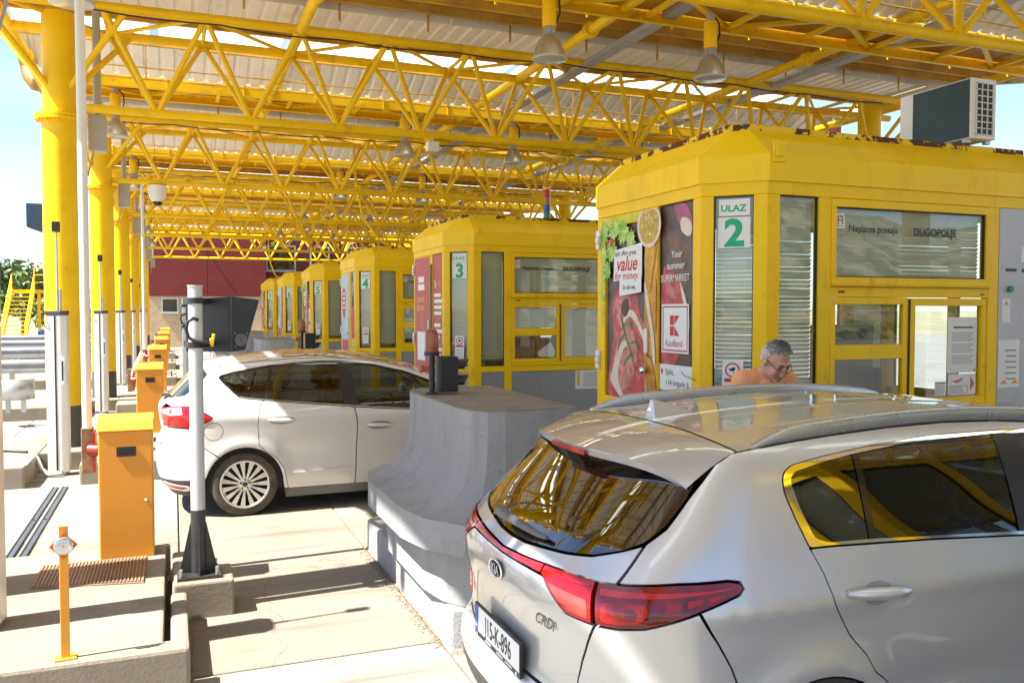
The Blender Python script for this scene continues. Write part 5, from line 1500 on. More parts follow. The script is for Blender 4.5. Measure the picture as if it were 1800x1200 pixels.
def wheel(parent, c, R, rr, width, side, spokes=15):
    """side -1: outer face towards -y"""
    t = MB()
    prof = [(rr, -.5), (rr + .012, -.5), (R * .90, -.5), (R * .965, -.44), (R, -.30), (R, .30), (R * .965, .44), (R * .90, .5), (rr + .012, .5), (rr, .5)]
    prof = [(r, h * width) for r, h in prof]
    t.lathe(prof, 56, (0, 0, 0), 'y'); w = t.build('wheel', TYRE, parent, c)
    o = side * width / 2
    r = MB().lathe([(rr + .004, o), (rr - .004, o + side * .006), (rr - .016, o + side * .002), (rr - .02, o - side * .02), (rr - .03, o - side * .12)], 56, (0, 0, 0), 'y')
    r.lathe([(0, o - side * .005), (.05, o - side * .005), (.068, o - side * .012), (.072, o - side * .03)], 24, (0, 0, 0), 'y')
    r.build('rim', RIM, w)
    for i in range(spokes):
        a = 2 * pi * i / spokes; q = MB()
        for s in (-1, 1):
            b = a + s * .062
            p0 = Vector((.06 * cos(a), o - side * .016, .06 * sin(a))); p1 = Vector(((rr * .55) * cos(a + s * .03), o - side * .010, rr * .55 * sin(a + s * .03))); p2 = Vector(((rr - .012) * cos(b), o - side * .012, (rr - .012) * sin(b)))
            q.bar(p0, p1, .018, .018, (0, 1, 0)); q.bar(p1, p2, .022, .018, (0, 1, 0))
        q.build('spoke', RIM, w)
    MB().lathe([(0, o - side * .10), (.135, o - side * .10), (.135, o - side * .085), (.0, o - side * .085)], 28, (0, 0, 0), 'y').build('brake_disc', mat('brake_disc', (.16, .15, .14), .4, metal=.6), w)
    n = MB()
    for i in range(5):
        a = 2 * pi * i / 5 + .3; n.cyl((.046 * cos(a), o - side * .012, .046 * sin(a)), (.046 * cos(a), o + side * .004, .046 * sin(a)), .009, n=8)
    n.build('wheel_nuts', DARK, w); MB().cyl((0, o - side * .006, 0), (0, o + side * .003, 0), .026, n=20).build('hub_cap', GLOSSB, w)
    return w

def xz(S, pts): return [(S.sx(x, z), z) for x, z in pts]
def arc(cx, cz, r, a0, a1, k=18): return [(cx + r * cos(radians(a0 + (a1 - a0) * i / k)), cz + r * sin(radians(a0 + (a1 - a0) * i / k))) for i in range(k + 1)]
def mirror_full(half):
    """half contour from the centre line outwards and back to it -> closed full contour"""
    return half + [(-a, z) for a, z in half[::-1] if a > 1e-6] if half[0][0] > 1e-6 else half + [(-a, z) for a, z in half[::-1] if abs(a) > 1e-6]

def seats(t, x_front, x_rear, zs, wid=.5):
    for y in (-.38, .38):
        s = MB().hexa([(x_front - .25, y - .24, zs), (x_front + .28, y - .24, zs), (x_front + .28, y + .24, zs), (x_front - .25, y + .24, zs)], [(x_front - .25, y - .24, zs + .14), (x_front + .28, y - .24, zs + .2), (x_front + .28, y + .24, zs + .2), (x_front - .25, y + .24, zs + .14)]).build('seat', SEAT, t, bev=.04)
        MB().hexa([(x_front - .34, y - .23, zs + .1), (x_front - .2, y - .24, zs + .1), (x_front - .2, y + .24, zs + .1), (x_front - .34, y + .23, zs + .1)], [(x_front - .52, y - .2, zs + .68), (x_front - .43, y - .2, zs + .68), (x_front - .43, y + .2, zs + .68), (x_front - .52, y + .2, zs + .68)]).build('seat_back', SEAT, s, bev=.04)
        MB().box(x_front - .56, x_front - .47, y - .12, y + .12, zs + .72, zs + .88).build('headrest', SEAT, s, bev=.035)
    s = MB().box(x_rear - .2, x_rear + .3, -.62, .62, zs, zs + .18).build('rear_bench', SEAT, t, bev=.04)
    MB().hexa([(x_rear - .3, -.62, zs + .1), (x_rear - .18, -.62, zs + .1), (x_rear - .18, .62, zs + .1), (x_rear - .3, .62, zs + .1)], [(x_rear - .46, -.58, zs + .6), (x_rear - .36, -.58, zs + .6), (x_rear - .36, .58, zs + .6), (x_rear - .46, .58, zs + .6)]).build('seat_back', SEAT, s, bev=.04)
    for y in (-.4, 0, .4): MB().box(x_rear - .5, x_rear - .42, y - .1, y + .1, zs + .62, zs + .74).build('headrest', SEAT, s, bev=.03)

def interior(t, S, belt, x0, x1):
    m = MB().box(x0, x1, -.78, .78, .24, .30); m.build('floor_pan', CABIN, t)
    # dashboard, wheel
    MB().hexa([(x1 - .55, -.72, .55), (x1 - .1, -.72, .55), (x1 - .1, .72, .55), (x1 - .55, .72, .55)], [(x1 - .5, -.70, belt - .10), (x1 - .1, -.68, belt - .08), (x1 - .1, .68, belt - .08), (x1 - .5, .70, belt - .10)]).build('dashboard', CABIN, t, bev=.05)
    pts = [(x1 - .66 - .05 * cos(a), .38 + .18 * sin(a), belt - .18 + .175 * cos(a)) for a in [2 * pi * i / 24 for i in range(25)]]
    w = MB().tube(pts, .014, n=8).cyl((x1 - .66, .38, belt - .18), (x1 - .5, .38, belt - .26), .03, n=8); w.bar((x1 - .66, .20, belt - .19), (x1 - .66, .56, belt - .19), .05, .03); w.build('steering_wheel', DARK, t)

# ---------------------------------------------------------------- silver SUV
def build_kia():
    S = KIA
    t = thing('silver_suv', 'silver grey sport utility car with roof rails seen from behind in the foreground', 'car', (1.215, 3.30, 0), 0)
    cx, cz = KIA_ARCH[0]; fx, fz = KIA_ARCH[1]; AR = .405
    half = [(0, 1.076), (.205, 1.087), (.377, 1.098), (.555, 1.105), (.666, 1.103), (.738, 1.106), (.776, 1.226), (.70, 1.20), (.578, 1.165), (.445, 1.147), (.137, 1.120), (0, 1.116)]
    F = lambda h: [(a, z) for a, z in h] + [(-a, z) for a, z in h[::-1] if a > 1e-6]
    tg = surf_panel(S, 'tailgate', F(half), SILVER, t, full=True)[0]
    low = [(0, 1.054), (.283, 1.061), (.378, 1.062), (.398, 1.058), (.484, 1.012), (.560, .973), (.690, .964), (.650, .885), (.613, .81), (.59, .74), (.578, .67), (.4, .648), (0, .645)]
    tgl = surf_panel(S, 'tailgate_lower', F(low), SILVER, tg, full=True)
    strip = [(0, 1.056), (.115, 1.057), (.283, 1.064), (.374, 1.065), (.374, 1.096), (.205, 1.085), (0, 1.074)]
    st = surf_panel(S, 'light_bar', F(strip), TAILB, tg, full=True, off=.008)
    inn = [(.378, 1.066), (.398, 1.060), (.484, 1.015), (.560, .976), (.684, .969), (.662, 1.101), (.555, 1.103), (.378, 1.096)]
    for o in surf_panel(S, 'tail_light_inner', round_corners(inn, .006), TAILR, tg, off=.006):
        pass
    inn2 = [(.43, 1.055), (.50, 1.016), (.57, .986), (.668, .981), (.655, 1.045)]
    surf_panel(S, 'tail_light_reflector', round_corners(inn2, .01), mat('tail_lamp_mirror', (.48, .06, .05), .16, metal=.3, var=.3, scale=16, coat=.5), tg, off=.0075, fold=False)
    surf_panel(S, 'tail_light_band', [(.385, 1.076), (.655, 1.078), (.652, 1.092), (.385, 1.090)], TAILB, tg, off=.0078, fold=False)
    out = [(.674, 1.102), (.777, 1.106), (.953, 1.121), (1.15, 1.1265), (1.20, 1.118), (1.217, 1.10), (1.20, 1.083), (1.061, 1.041), (.956, 1.009), (.875, .984), (.785, .972), (.698, .970)]
    tl = surf_panel(S, 'tail_light', round_corners(out, .008), TAILD, t, off=.006)
    surf_panel(S, 'tail_light_band', round_corners([(.69, 1.088), (.90, 1.096), (1.17, 1.108), (1.185, 1.100), (.92, 1.075), (.70, 1.062)], .006), TAILB, t, off=.0075, fold=False)
    surf_panel(S, 'tail_light_loop', round_corners([(.71, 1.05), (.80, 1.058), (.87, 1.062), (.885, 1.03), (.86, .998), (.80, .985), (.715, .982)], .02), TAILR, t, off=.0075, fold=False)
    for k in range(3):
        a = .93 + .075 * k; h_ = .035 - .009 * k
        surf_panel(S, 'tail_light_cell', [(a, 1.05 + .012 * k - h_ * .6), (a + .06, 1.058 + .012 * k - h_ * .4), (a + .06, 1.06 + .012 * k + h_ * .3), (a, 1.05 + .012 * k + h_ * .5)], TAILR, t, off=.0076, fold=False)
    # bumper
    ar = lambda a0, a1, r=AR: xz(S, arc(cx, cz, r, a0, a1, 14))
    bum = [(0, .638), (.4, .641), (.578, .662), (.592, .74), (.617, .81), (.654, .885), (.696, .963), (.785, .966), (.875, .978), (.956, 1.003), (1.052, 1.033), (1.12, .931), (1.17, .835)] + ar(138, 160) + [(S.sx(.50, .486), .486), (.9, .480), (.45, .478), (0, .478)]
    bp = surf_panel(S, 'rear_bumper', F(bum), SILVER, t, full=True)[0]
    cl = [(0, .475), (.45, .475), (.9, .477), (S.sx(.505, .482), .482)] + ar(162, 180) + [(S.sx(.515, .25), .25), (.9, .24), (.4, .25), (0, .25)]
    surf_panel(S, 'bumper_cladding', F(cl), CLAD, bp, full=True, off=.004)
    surf_panel(S, 'reflector', [(.52, .44), (.86, .445), (.84, .415), (.54, .41)], TAILR, bp, off=.008)
    # DLO
    dlo = [(.878, 1.429), (.897, 1.456), (.94, 1.476), (1.11, 1.499), (1.36, 1.523), (1.72, 1.543), (2.11, 1.545), (2.45, 1.532), (2.75, 1.485), (3.0, 1.375), (3.2, 1.245), (3.33, 1.14), (3.27, 1.10), (2.6, 1.125), (2.0, 1.150), (1.5, 1.180), (1.02, 1.200), (.912, 1.202), (.885, 1.30), (.87, 1.385)]
    dl = round_corners(dlo, .012, 3)
    # doors
    ra = arc(cx, cz, AR + .055, 57, 8, 10)
    rdoor = [(.913, 1.199), (.95, 1.115), (.98, 1.005), (1.055, .88), (1.13, .80)] + [p for p in ra if p[0] > 1.14] + [(1.375, .33), (2.02, .33), (2.09, .5), (2.115, .8), (2.10, 1.0), (2.065, 1.143), (1.5, 1.177), (1.02, 1.197)]
    fdoor = [(2.075, 1.142), (2.11, 1.0), (2.125, .8), (2.10, .5), (2.03, .33), (3.04, .33), (3.08, .5), (3.10, .75), (3.16, .95), (3.25, 1.095), (2.6, 1.121)]
    zeL = [(x, S.ze(x) - .002) for x in [.70, .85, 1.0, 1.2, 1.5, 1.8, 2.1, 2.4, 2.6, 2.75]]
    side = [(.786, 1.232), (.845, 1.283), (.897, 1.378), (.955, 1.445), (1.01, 1.495)] + xz(S, zeL) + xz(S, [(2.95, 1.475), (3.2, 1.335), (3.42, 1.185), (3.52, 1.10), (3.6, 1.03), (3.9, .99), (4.10, .945), (4.15, .80), (4.12, .62)]) + \
        xz(S, arc(fx, fz, AR, 20, 176, 20)) + xz(S, [(3.17, .30), (1.35, .30)]) + xz(S, arc(cx, cz, AR, 4, 137, 20)) + [(1.172, .835), (1.123, .931), (1.057, 1.037), (1.205, 1.080), (1.223, 1.10), (1.205, 1.123), (1.15, 1.131), (.953, 1.1255), (.777, 1.110), (.748, 1.109)]
    bs = surf_panel(S, 'body_side', side, SILVER, t, holes=[xz(S, dl), xz(S, rdoor), xz(S, fdoor)], step=.05)
    rd = surf_panel(S, 'rear_door', xz(S, round_corners(rdoor, .015, 3)), SILVER, t)
    fd = surf_panel(S, 'front_door', xz(S, round_corners(fdoor, .015, 3)), SILVER, t)
    # glazing
    inner = [(.910, 1.424), (.938, 1.452), (1.10, 1.480), (1.26, 1.4985), (1.56, 1.5225), (2.03, 1.532), (2.40, 1.520), (2.72, 1.471), (2.97, 1.36), (3.17, 1.232), (3.27, 1.145), (3.22, 1.122), (2.6, 1.143), (1.97, 1.166), (1.21, 1.206), (1.0, 1.212), (.945, 1.230), (.918, 1.33)]
    surf_panel(S, 'window_trim', xz(S, dl), CHROME, t, holes=[xz(S, round_corners(inner, .02, 3))], off=.004, gap=.001)
    q = [(.900, 1.424), (.93, 1.458), (1.10, 1.486), (1.262, 1.505), (1.205, 1.200), (1.0, 1.205), (.935, 1.225), (.908, 1.33)]
    surf_panel(S, 'quarter_window', xz(S, q), CGLASSD, t, off=-.006, fold=False)
    surf_panel(S, 'window_divider', xz(S, [(1.245, 1.504), (1.285, 1.507), (1.232, 1.199), (1.192, 1.202)]), GLOSSB, t, off=-.002, fold=False)
    surf_panel(S, 'rear_door_window', xz(S, [(1.275, 1.505), (1.56, 1.529), (2.04, 1.538), (1.985, 1.160), (1.225, 1.199)]), CGLASS, t, off=-.006, fold=False)
    surf_panel(S, 'pillar_trim', xz(S, [(2.035, 1.54), (2.165, 1.541), (2.125, 1.147), (1.96, 1.154)]), mat('pillar_black', (.02, .02, .023), .3, var=.1), t, off=-.001, fold=False)
    surf_panel(S, 'front_door_window', xz(S, [(2.15, 1.535), (2.40, 1.522), (2.72, 1.473), (2.97, 1.367), (3.17, 1.238), (3.28, 1.145), (3.22, 1.115), (2.11, 1.158)]), CGLASSC, t, off=-.006, fold=False)
    rg = [(0, 1.122), (.137, 1.126), (.445, 1.152), (.578, 1.170), (.70, 1.204), (.772, 1.236), (.832, 1.288), (.884, 1.380), (.90, 1.43), (.6, 1.47), (0, 1.485)]
    surf_panel(S, 'rear_window', F(rg), CGLASSD, t, full=True, off=-.003, fold=False)
    surf_panel(S, 'window_frit', [(.80, 1.262), (.832, 1.288), (.884, 1.380), (.90, 1.43), (.82, 1.44), (.80, 1.37)], GLOSSB, t, off=-.001, fold=False)
    # roof, ribs and spoiler
    def rf(x, y):
        a = abs(y); r_ = .006 * (math.exp(-((a - .20) / .012) ** 2) + math.exp(-((a - .44) / .012) ** 2)) * min(1, max(0, (x - .9) / .3)) * min(1, max(0, (2.7 - x) / .3))
        return S.roof(x, y) + r_
    def rfp(u, v):
        ye = S.W(u, S.ze(u)) - .002; y = v * ye; return (u, y, rf(u, y))
    fn_patch('roof', rfp, .727, 2.76, 1, -1, 44, 80, SILVER, t)
    # spoiler
    def spt(u, v):
        av = abs(v); xe = .352 + .155 * av ** 2.4; x = xe + (.716 - xe) * u
        yw = .675 + (S.W(.722, S.ze(.722)) - .002 - .675) * u; y = v * yw
        zt = S.zc(x) - S.drop(x) * av ** 2.4
        return (x, y, zt - (1 - u) ** 1.3 * (.085 * av ** 5 + .006))
    sp = fn_patch('spoiler', spt, 0, 1, 1, -1, 16, 56, SILVER, t)
    def spe(u, v):
        x, y, z = spt(0, v); return (x + .014 * u, y * (1 - .004 * u), z - .034 * u * (1 - .55 * abs(v) ** 4))
    fn_patch('spoiler_lip', spe, 0, 1, 1, -1, 2, 56, SILVER, sp)
    def spb(u, v):
        x, y, z = spe(1, v); return (x + (.60 - x) * u, y * (1 - .03 * u), z + (1.47 - .08 * abs(v) ** 3 - z) * u)
    fn_patch('spoiler_underside', spb, 0, 1, 1, -1, 3, 24, GLOSSB, sp)
    x0, _, z0 = spt(0, 0)
    MB().box(x0 - .002, x0 + .02, -.16, .16, z0 - .034, z0 - .014).build('high_brake_light', TAILR, sp)
    # fin, wiper, rails
    fin = MB().hexa([(.755, -.042, rf(.76, 0) - .006), (.755, .042, rf(.76, 0) - .006), (.98, .014, rf(.98, 0) - .006), (.98, -.014, rf(.98, 0) - .006)], [(.762, -.010, rf(.8, 0) + .078), (.762, .010, rf(.8, 0) + .078), (.815, .007, rf(.8, 0) + .066), (.815, -.007, rf(.8, 0) + .066)])
    fin.build('antenna_fin', SILVER, t, bev=.006, seg=3)
    for sd, yy in ((-1, -.615), (1, .615)):
        pts = []; n = 22
        for i in range(n + 1):
            f = i / n; x = .80 + 2.12 * f; base = S.ze(x) + .004
            lift = .052 * min(1, (min(f, 1 - f) / .10)) ** .6
            y = sd * (S.W(x, S.ze(x)) - .012)
            pts.append(Vector((x, y, base + lift)))
        m = MB(); vs = []; k = 18
        for i, p in enumerate(pts):
            zb = S.ze(p.x) - .004; zt = p.z + .006
            for j in range(k):
                a = 2 * pi * j / k; vs.append((p.x, p.y + .017 * cos(a), (zb + zt) / 2 + (zt - zb) / 2 * sin(a)))
        m.add(vs, [(i * k + j, i * k + (j + 1) % k, (i + 1) * k + (j + 1) % k, (i + 1) * k + j) for i in range(n) for j in range(k)], 0, True)
        m.add(vs[:k], [tuple(range(k))]); m.add(vs[-k:], [tuple(range(k))[::-1]])
        rl = m.build('roof_rail', RAIL, t)
    pv = Vector(S.P(.0, 1.155)) + Vector((-.015, 0, .02))
    a = Vector(S.P(.30, 1.20)); a.y = -.30
    a = a + Vector((-.05, 0, .0)); pv = pv + Vector((-.02, 0, .012))
    w = MB().tube([pv + Vector((0, .16, .0)), pv + Vector((-.012, .12, .01)), pv + Vector((-.012, .0, .006)), Vector((a.x - .005, -.20, 1.168)), Vector((a.x, -.28, 1.172))], [.02, .026, .022, .013, .009], n=10)
    w.build('wiper', mat('wiper_grey', (.10, .10, .11), .35), t)
    # plate, badges
    px = S.P(.0, .70)[0] - .028
    M = face_frame((px, 0, .70), (0, -1, 0))
    pl = flat(rect(-.265, .265, -.078, .062), DARK, t, M, 0, 'plate_frame', t=.012)
    pp = flat(rect(-.26, .26, -.055, .055), PAPER, pl, M, .0125, 'plate', t=.001)
    flat(rect(-.26, -.215, -.055, .055), mat('plate_blue', (.01, .10, .42), .4), pl, M, .0142, 'plate_blue_strip')
    text('J15-K-896', .108, INK, pl, M @ Matrix.Translation((.022, -.038, .0145)), bold=.012, align='CENTER', sx=.70, name='plate_number')
    text('BIH', .026, WHITE, pl, M @ Matrix.Translation((-.238, -.04, .0146)), align='CENTER', sx=.8, name='plate_country')
    for y in (-.23, .23): MB().cyl((px - .0125, -y, .70 - .067), (px - .0145, -y, .70 - .067), .008, n=10).build('plate_screw', CHROME, pl)
    for u, s_ in ((-.10, 'AUTO'), (.04, 'CENTAR'), (.14, 'MOSTAR')): 
        flat(rect(u - .035, u + .04, -.071, -.062), mat('frame_print', (.5, .5, .5), .5, var=0), pl, M, .0127, 'frame_lettering')
    bx = S.P(.0, 1.0)[0]
    M = face_frame((bx - .006, 0, .985), (0, -1, 0))
    bd = flat(circ(0, 0, .072, 36, .036), GLOSSB, t, M, 0, 'badge', t=.005)
    m = MB(); n_ = 40
    pts = [(M @ Vector((.072 * cos(2 * pi * i / n_), .036 * sin(2 * pi * i / n_), .006))) for i in range(n_ + 1)]; m.tube(pts, .0045, n=8); m.build('badge_ring', CHROME, bd)
    me = text_mesh('KIA', .056, bold=.03, align='CENTER'); me.transform(M @ Matrix.Translation((0, -.02, .009))); me.materials.append(BRIGHT); place('badge_letters', me, bd)
    q = S.P(S.sy(.36, .885), .885); q2 = S.P(S.sy(.50, .885), .885)
    ex = Vector((q2[0] - q[0], -(q2[1] - q[1]), 0)).normalized()
    M = face_frame((q[0] - .004, -q[1], q[2]), ex)
    me = text_mesh('CRDi', .058, bold=.022, shear=.3); me.transform(M @ Matrix.Translation((0, 0, .006))); me.materials.append(mat('dark_chrome', (.16, .17, .20), .2, metal=.6, var=0)); place('model_letters', me, tg)
    q = S.P(S.sy(.50, .80), .80)
    M = face_frame((q[0] - .004, .50, .79), Vector((-.15, -1, 0)).normalized()); flat(rect(-.04, .04, -.05, .05), mat('sticker_red', (.55, .08, .04), .5), tg, M, .003, 'sticker'); text('B', .09, WHITE, tg, M @ Matrix.Translation((-.025, -.03, .004)), bold=.02)
    # handles
    for sd, od in ((1, 0), (-1, 0)):
        for x, zz, door in ((1.03, 1.040, rd), (2.28, 1.005, fd)):
            pts = []; 
            for i in range(9):
                f = i / 8; X = x + .29 * f; Z = zz - .022 * f
                y = S.W(X, Z) + .010 + .018 * sin(pi * min(1, max(0, f))) ** .6; pts.append(Vector((X, sd * y, Z)))
            hnd = MB().tube(pts, [.010, .019, .023, .024, .024, .024, .023, .019, .010], n=14)
            hnd.build('door_handle', SILVER, door[0] if sd == 1 else door[1])
    for x, zz, door in ((1.03, 1.040, rd), (2.28, 1.005, fd)):
        for i, o in enumerate(surf_panel(S, 'handle_cup', xz(S, circ(x + .15, zz - .018, .078, 26, .046)), mat('handle_cup', (.30, .31, .32), .35, metal=.4), t, off=.0012, fold=False, step=.02)): o.parent = door[i]  # flat oval behind each handle; the shade of the recess is painted as darker grey
    # cladding of sills and arches
    surf_panel(S, 'sill', xz(S, [(1.35, .297), (3.17, .297), (3.17, .19), (1.35, .19)]), CLAD, t, off=.004)
    for (ax, az) in KIA_ARCH:
        o_ = arc(ax, az, AR - .003, -5, 185, 26) + arc(ax, az, AR - .05, 185, -5, 26)
        surf_panel(S, 'wheel_arch', xz(S, o_), CLAD, t, off=.003)
        for sd in (-1, 1):
            m = MB(); n_ = 24
            for i in range(n_):
                a0 = radians(-8 + 196 * i / n_); a1 = radians(-8 + 196 * (i + 1) / n_); r_ = AR - .02
                m.add([(ax + r_ * cos(a0), sd * .90, az + r_ * sin(a0)), (ax + r_ * cos(a1), sd * .90, az + r_ * sin(a1)), (ax + r_ * cos(a1), sd * .55, az + r_ * sin(a1)), (ax + r_ * cos(a0), sd * .55, az + r_ * sin(a0))], [(0, 1, 2, 3)])
            m.build('wheel_liner', CABIN, t)
    # front end
    nose = [(0, .86)] + [(0, .86)][:0]
    fr = [(S.sEnd, .25), (S.sEnd, .88), (S.sx(4.12, .93) + .02, .93), (S.sx(4.16, .80), .80), (S.sx(4.13, .62), .62), (S.sx(4.0, .40), .40), (S.sx(4.0, .25), .25)]
    surf_panel(S, 'front_bumper', fr, SILVER, t)
    surf_panel(S, 'head_light', xz(S, [(4.10, .93), (4.16, .82), (4.30, .80), (4.32, .87)]), TAILW, t, off=.006)
    def hood(u, v):
        x = 3.40 + .98 * u; zz = 1.085 - .075 * u - .11 * u ** 3; hwid = min(S.W(x, .95) - .02, .80 - .22 * u ** 4); y = v * hwid; return (x, y, zz - .05 * v * v - .03 * abs(v) ** 6)
    fn_patch('hood', hood, 0, 1, 1, -1, 16, 24, SILVER, t)
    def wsh(u, v):
        xa, xb = 2.765, 3.47; x = xa + (xb - xa) * u; z = S.roof(2.76, 0) + (1.085 - S.roof(2.76, 0)) * u; ya = S.W(2.76, S.ze(2.76)) * (1 - u) + .76 * u; return (x + .10 * (1 - v * v) - .1, v * ya, z - .03 * v * v * (1 - u))
    fn_patch('windscreen', wsh, 0, 1, 1, -1, 10, 20, CGLASSC, t)
    for sd in (-1, 1):
        m = MB().lathe([(.0, 0), (.05, .005), (.085, .03), (.09, .06), (.08, .085), (0, .09)], 16, (0, 0, 0), 'x'); m.v = [(x, y * 1.2, z * .85) for x, y, z in m.v]
        m.build('door_mirror', SILVER, t, (3.02, sd * 1.0, 1.13))
        MB().bar((3.08, sd * .88, 1.10), (3.06, sd * .96, 1.11), .05, .03).build('mirror_arm', DARK, t)
        for (ax, az) in KIA_ARCH: wheel(t, (ax, sd * .80, az), .345, .235, .225, sd, 10)
    interior(t, S, 1.15, .35, 3.55); seats(t, 2.55, 1.65, .48)
    m = MB()
    for sd in (-1, 1): m.box(.5, 3.4, sd * .82 - .02, sd * .82 + .02, .28, 1.08)
    m.box(.28, .32, -.7, .7, .3, 1.05).box(.3, .9, -.7, .7, 1.0, 1.02); m.build('inner_trim', CABIN, t)
    def lin(u, v): x, y, z = rfp(u, v * .97); return (x, y, z - .035)
    fn_patch('headliner', lin, .72, 2.7, -1, 1, 8, 8, mat('headliner', (.20, .20, .19), .9), t)
    return t
build_kia()

# ---------------------------------------------------------------- white people carrier
def build_cmax():
    S = CMX
    t = thing('white_people_carrier', 'white compact people carrier stopped beside booth 3 behind the crash block', 'car', (-.19, 9.78, 0), 0)
    cx, cz = CMX_ARCH[0]; fx, fz = CMX_ARCH[1]; AR = .372
    F = lambda h: [(a, z) for a, z in h] + [(-a, z) for a, z in h[::-1] if a > 1e-6]
    tail = xz(S, [(.062, 1.02), (.072, 1.065), (.14, 1.095), (.314, 1.108), (.40, 1.085), (.50, 1.022), (.538, .995), (.50, .965), (.42, .928), (.30, .905), (.13, .90), (.085, .95)])
    tl = surf_panel(S, 'tail_light', round_corners(tail, .01), TAILR, t, off=.008)
    cl = xz(S, [(.075, 1.03), (.085, 1.062), (.15, 1.088), (.26, 1.098), (.27, 1.03), (.16, 1.012)])
    for i, o in enumerate(surf_panel(S, 'clear_lens', round_corners(cl, .012), TAILW, t, off=.0095, fold=False)): o.parent = tl[i]
    th = [(0, 1.145), (.40, 1.152), (.60, 1.175), (S.sx(.20, 1.15), 1.15)] 
    e = S.sx(.062, 1.03)
    hatch = [(0, 1.135), (.35, 1.14), (.55, 1.16), (e + .02, 1.13), (e - .005, 1.06), (e - .008, .99), (e + .02, .93), (e + .03, .80), (.55, .72), (0, .715)]
    tg = surf_panel(S, 'tailgate', F(hatch), WHITEP, t, full=True)[0]
    rg = [(0, 1.142), (.35, 1.147), (.55, 1.167), (.74, 1.20), (.86, 1.30), (.90, 1.42), (.6, 1.50), (0, 1.51)]
    surf_panel(S, 'rear_window', F(rg), CGLASSD, t, full=True, off=-.003, fold=False)
    ar = lambda a0, a1, r=AR: xz(S, arc(cx, cz, r, a0, a1, 14))
    bt = xz(S, [(.30, .896), (.36, .80), (.46, .70)])
    bum = [(0, .71), (.55, .715), (e + .035, .79), (e + .03, .895)] + bt + ar(131, 160) + [(S.sx(.47, .40), .40), (.9, .375), (.45, .365), (0, .365)]
    bp = surf_panel(S, 'rear_bumper', F(bum), WHITEP, t, full=True)[0]
    va = [(0, .362), (.45, .362), (.9, .372), (S.sx(.47, .397), .397)] + ar(166, 182) + [(S.sx(.47, .22), .22), (.9, .21), (.4, .20), (0, .20)]
    surf_panel(S, 'bumper_valance', F(va), CLAD, bp, full=True, off=.003)
    surf_panel(S, 'reflector_surround', round_corners(xz(S, [(.075, .345), (.30, .325), (.36, .30), (.30, .262), (.12, .27)]), .01), WHITEP, bp, off=.006)
    surf_panel(S, 'reflector', round_corners(xz(S, [(.095, .328), (.28, .312), (.30, .296), (.26, .282), (.125, .288)]), .006), TAILR, bp, off=.009)
    dlo = [(.600, 1.385), (.625, 1.405), (.85, 1.453), (1.107, 1.496), (1.35, 1.516), (1.595, 1.527), (1.832, 1.524), (2.194, 1.478), (2.525, 1.400), (2.82, 1.285), (3.02, 1.16), (3.10, 1.07), (3.03, .985), (2.48, 1.006), (1.833, 1.063), (1.023, 1.151), (.88, 1.168), (.795, 1.185), (.70, 1.275)]
    dl = round_corners(dlo, .012, 3)
    rdoor = [(1.02, 1.148), (.979, 1.032), (.965, .904), (.974, .710), (1.036, .641), (1.146, .568), (1.224, .448), (1.263, .237), (1.94, .215), (1.953, .5), (1.966, .888), (1.938, 1.046), (1.833, 1.060)]
    fdoor = [(1.945, 1.046), (1.973, .888), (1.960, .5), (1.948, .215), (2.90, .22), (3.0, .45), (3.03, .7), (3.06, .90), (3.02, .982), (2.48, 1.003)]
    fuel = circ(.545, .861, .088, 26)
    zeL = [(x, S.ze(x) - .002) for x in [.60, .75, .9, 1.1, 1.4, 1.7, 2.0, 2.3, 2.55, 2.75]]
    side = [(.885, 1.305), (.915, 1.42)] + xz(S, [(.53, 1.46)]) + xz(S, zeL) + xz(S, [(2.95, 1.275), (3.15, 1.13), (3.25, 1.02), (3.35, .975), (3.7, .93), (3.95, .87), (4.02, .75), (3.96, .58)]) + \
        xz(S, arc(fx, fz, AR, 24, 176, 18)) + xz(S, [(3.10, .25), (1.22, .25)]) + xz(S, arc(cx, cz, AR, 2, 130, 20)) + xz(S, [(.455, .705), (.355, .80), (.303, .90), (.42, .924), (.50, .961), (.542, .995), (.50, 1.027), (.40, 1.09), (.314, 1.113), (.16, 1.103), (.10, 1.14)]) + [(.755, 1.205)]
    bs = surf_panel(S, 'body_side', side, WHITEP, t, holes=[xz(S, dl), xz(S, rdoor), xz(S, fdoor), xz(S, fuel)], step=.036)
    rd = surf_panel(S, 'rear_door', xz(S, round_corners(rdoor, .02, 3)), WHITEP, t); fd = surf_panel(S, 'front_door', xz(S, round_corners(fdoor, .02, 3)), WHITEP, t)
    surf_panel(S, 'door_moulding', xz(S, [(1.30, .405), (1.945, .425), (1.945, .385), (1.40, .375)]), WHITEP, t, off=.010, depth=.01)
    surf_panel(S, 'door_moulding', xz(S, [(1.962, .426), (2.92, .44), (2.92, .395), (1.962, .386)]), WHITEP, t, off=.010, depth=.01)
    surf_panel(S, 'fuel_flap', xz(S, fuel), WHITEP, t)
    inner = shrink(dl, .016)
    surf_panel(S, 'window_trim', xz(S, dl), GLOSSB, t, holes=[xz(S, inner)], off=.001, gap=.001)
    # bright strip along the lower edge
    surf_panel(S, 'belt_strip', xz(S, [(.795, 1.185), (.88, 1.168), (1.023, 1.151), (1.833, 1.063), (2.48, 1.006), (3.0, .986), (3.0, .998), (2.48, 1.019), (1.833, 1.076), (1.023, 1.163), (.88, 1.181), (.805, 1.197)]), RAIL, t, off=.005, fold=False)
    surf_panel(S, 'quarter_window', xz(S, [(.61, 1.382), (.85, 1.448), (1.105, 1.49), (1.03, 1.160), (.88, 1.175), (.80, 1.192), (.71, 1.278)]), CGLASSM, t, off=-.006, fold=False)
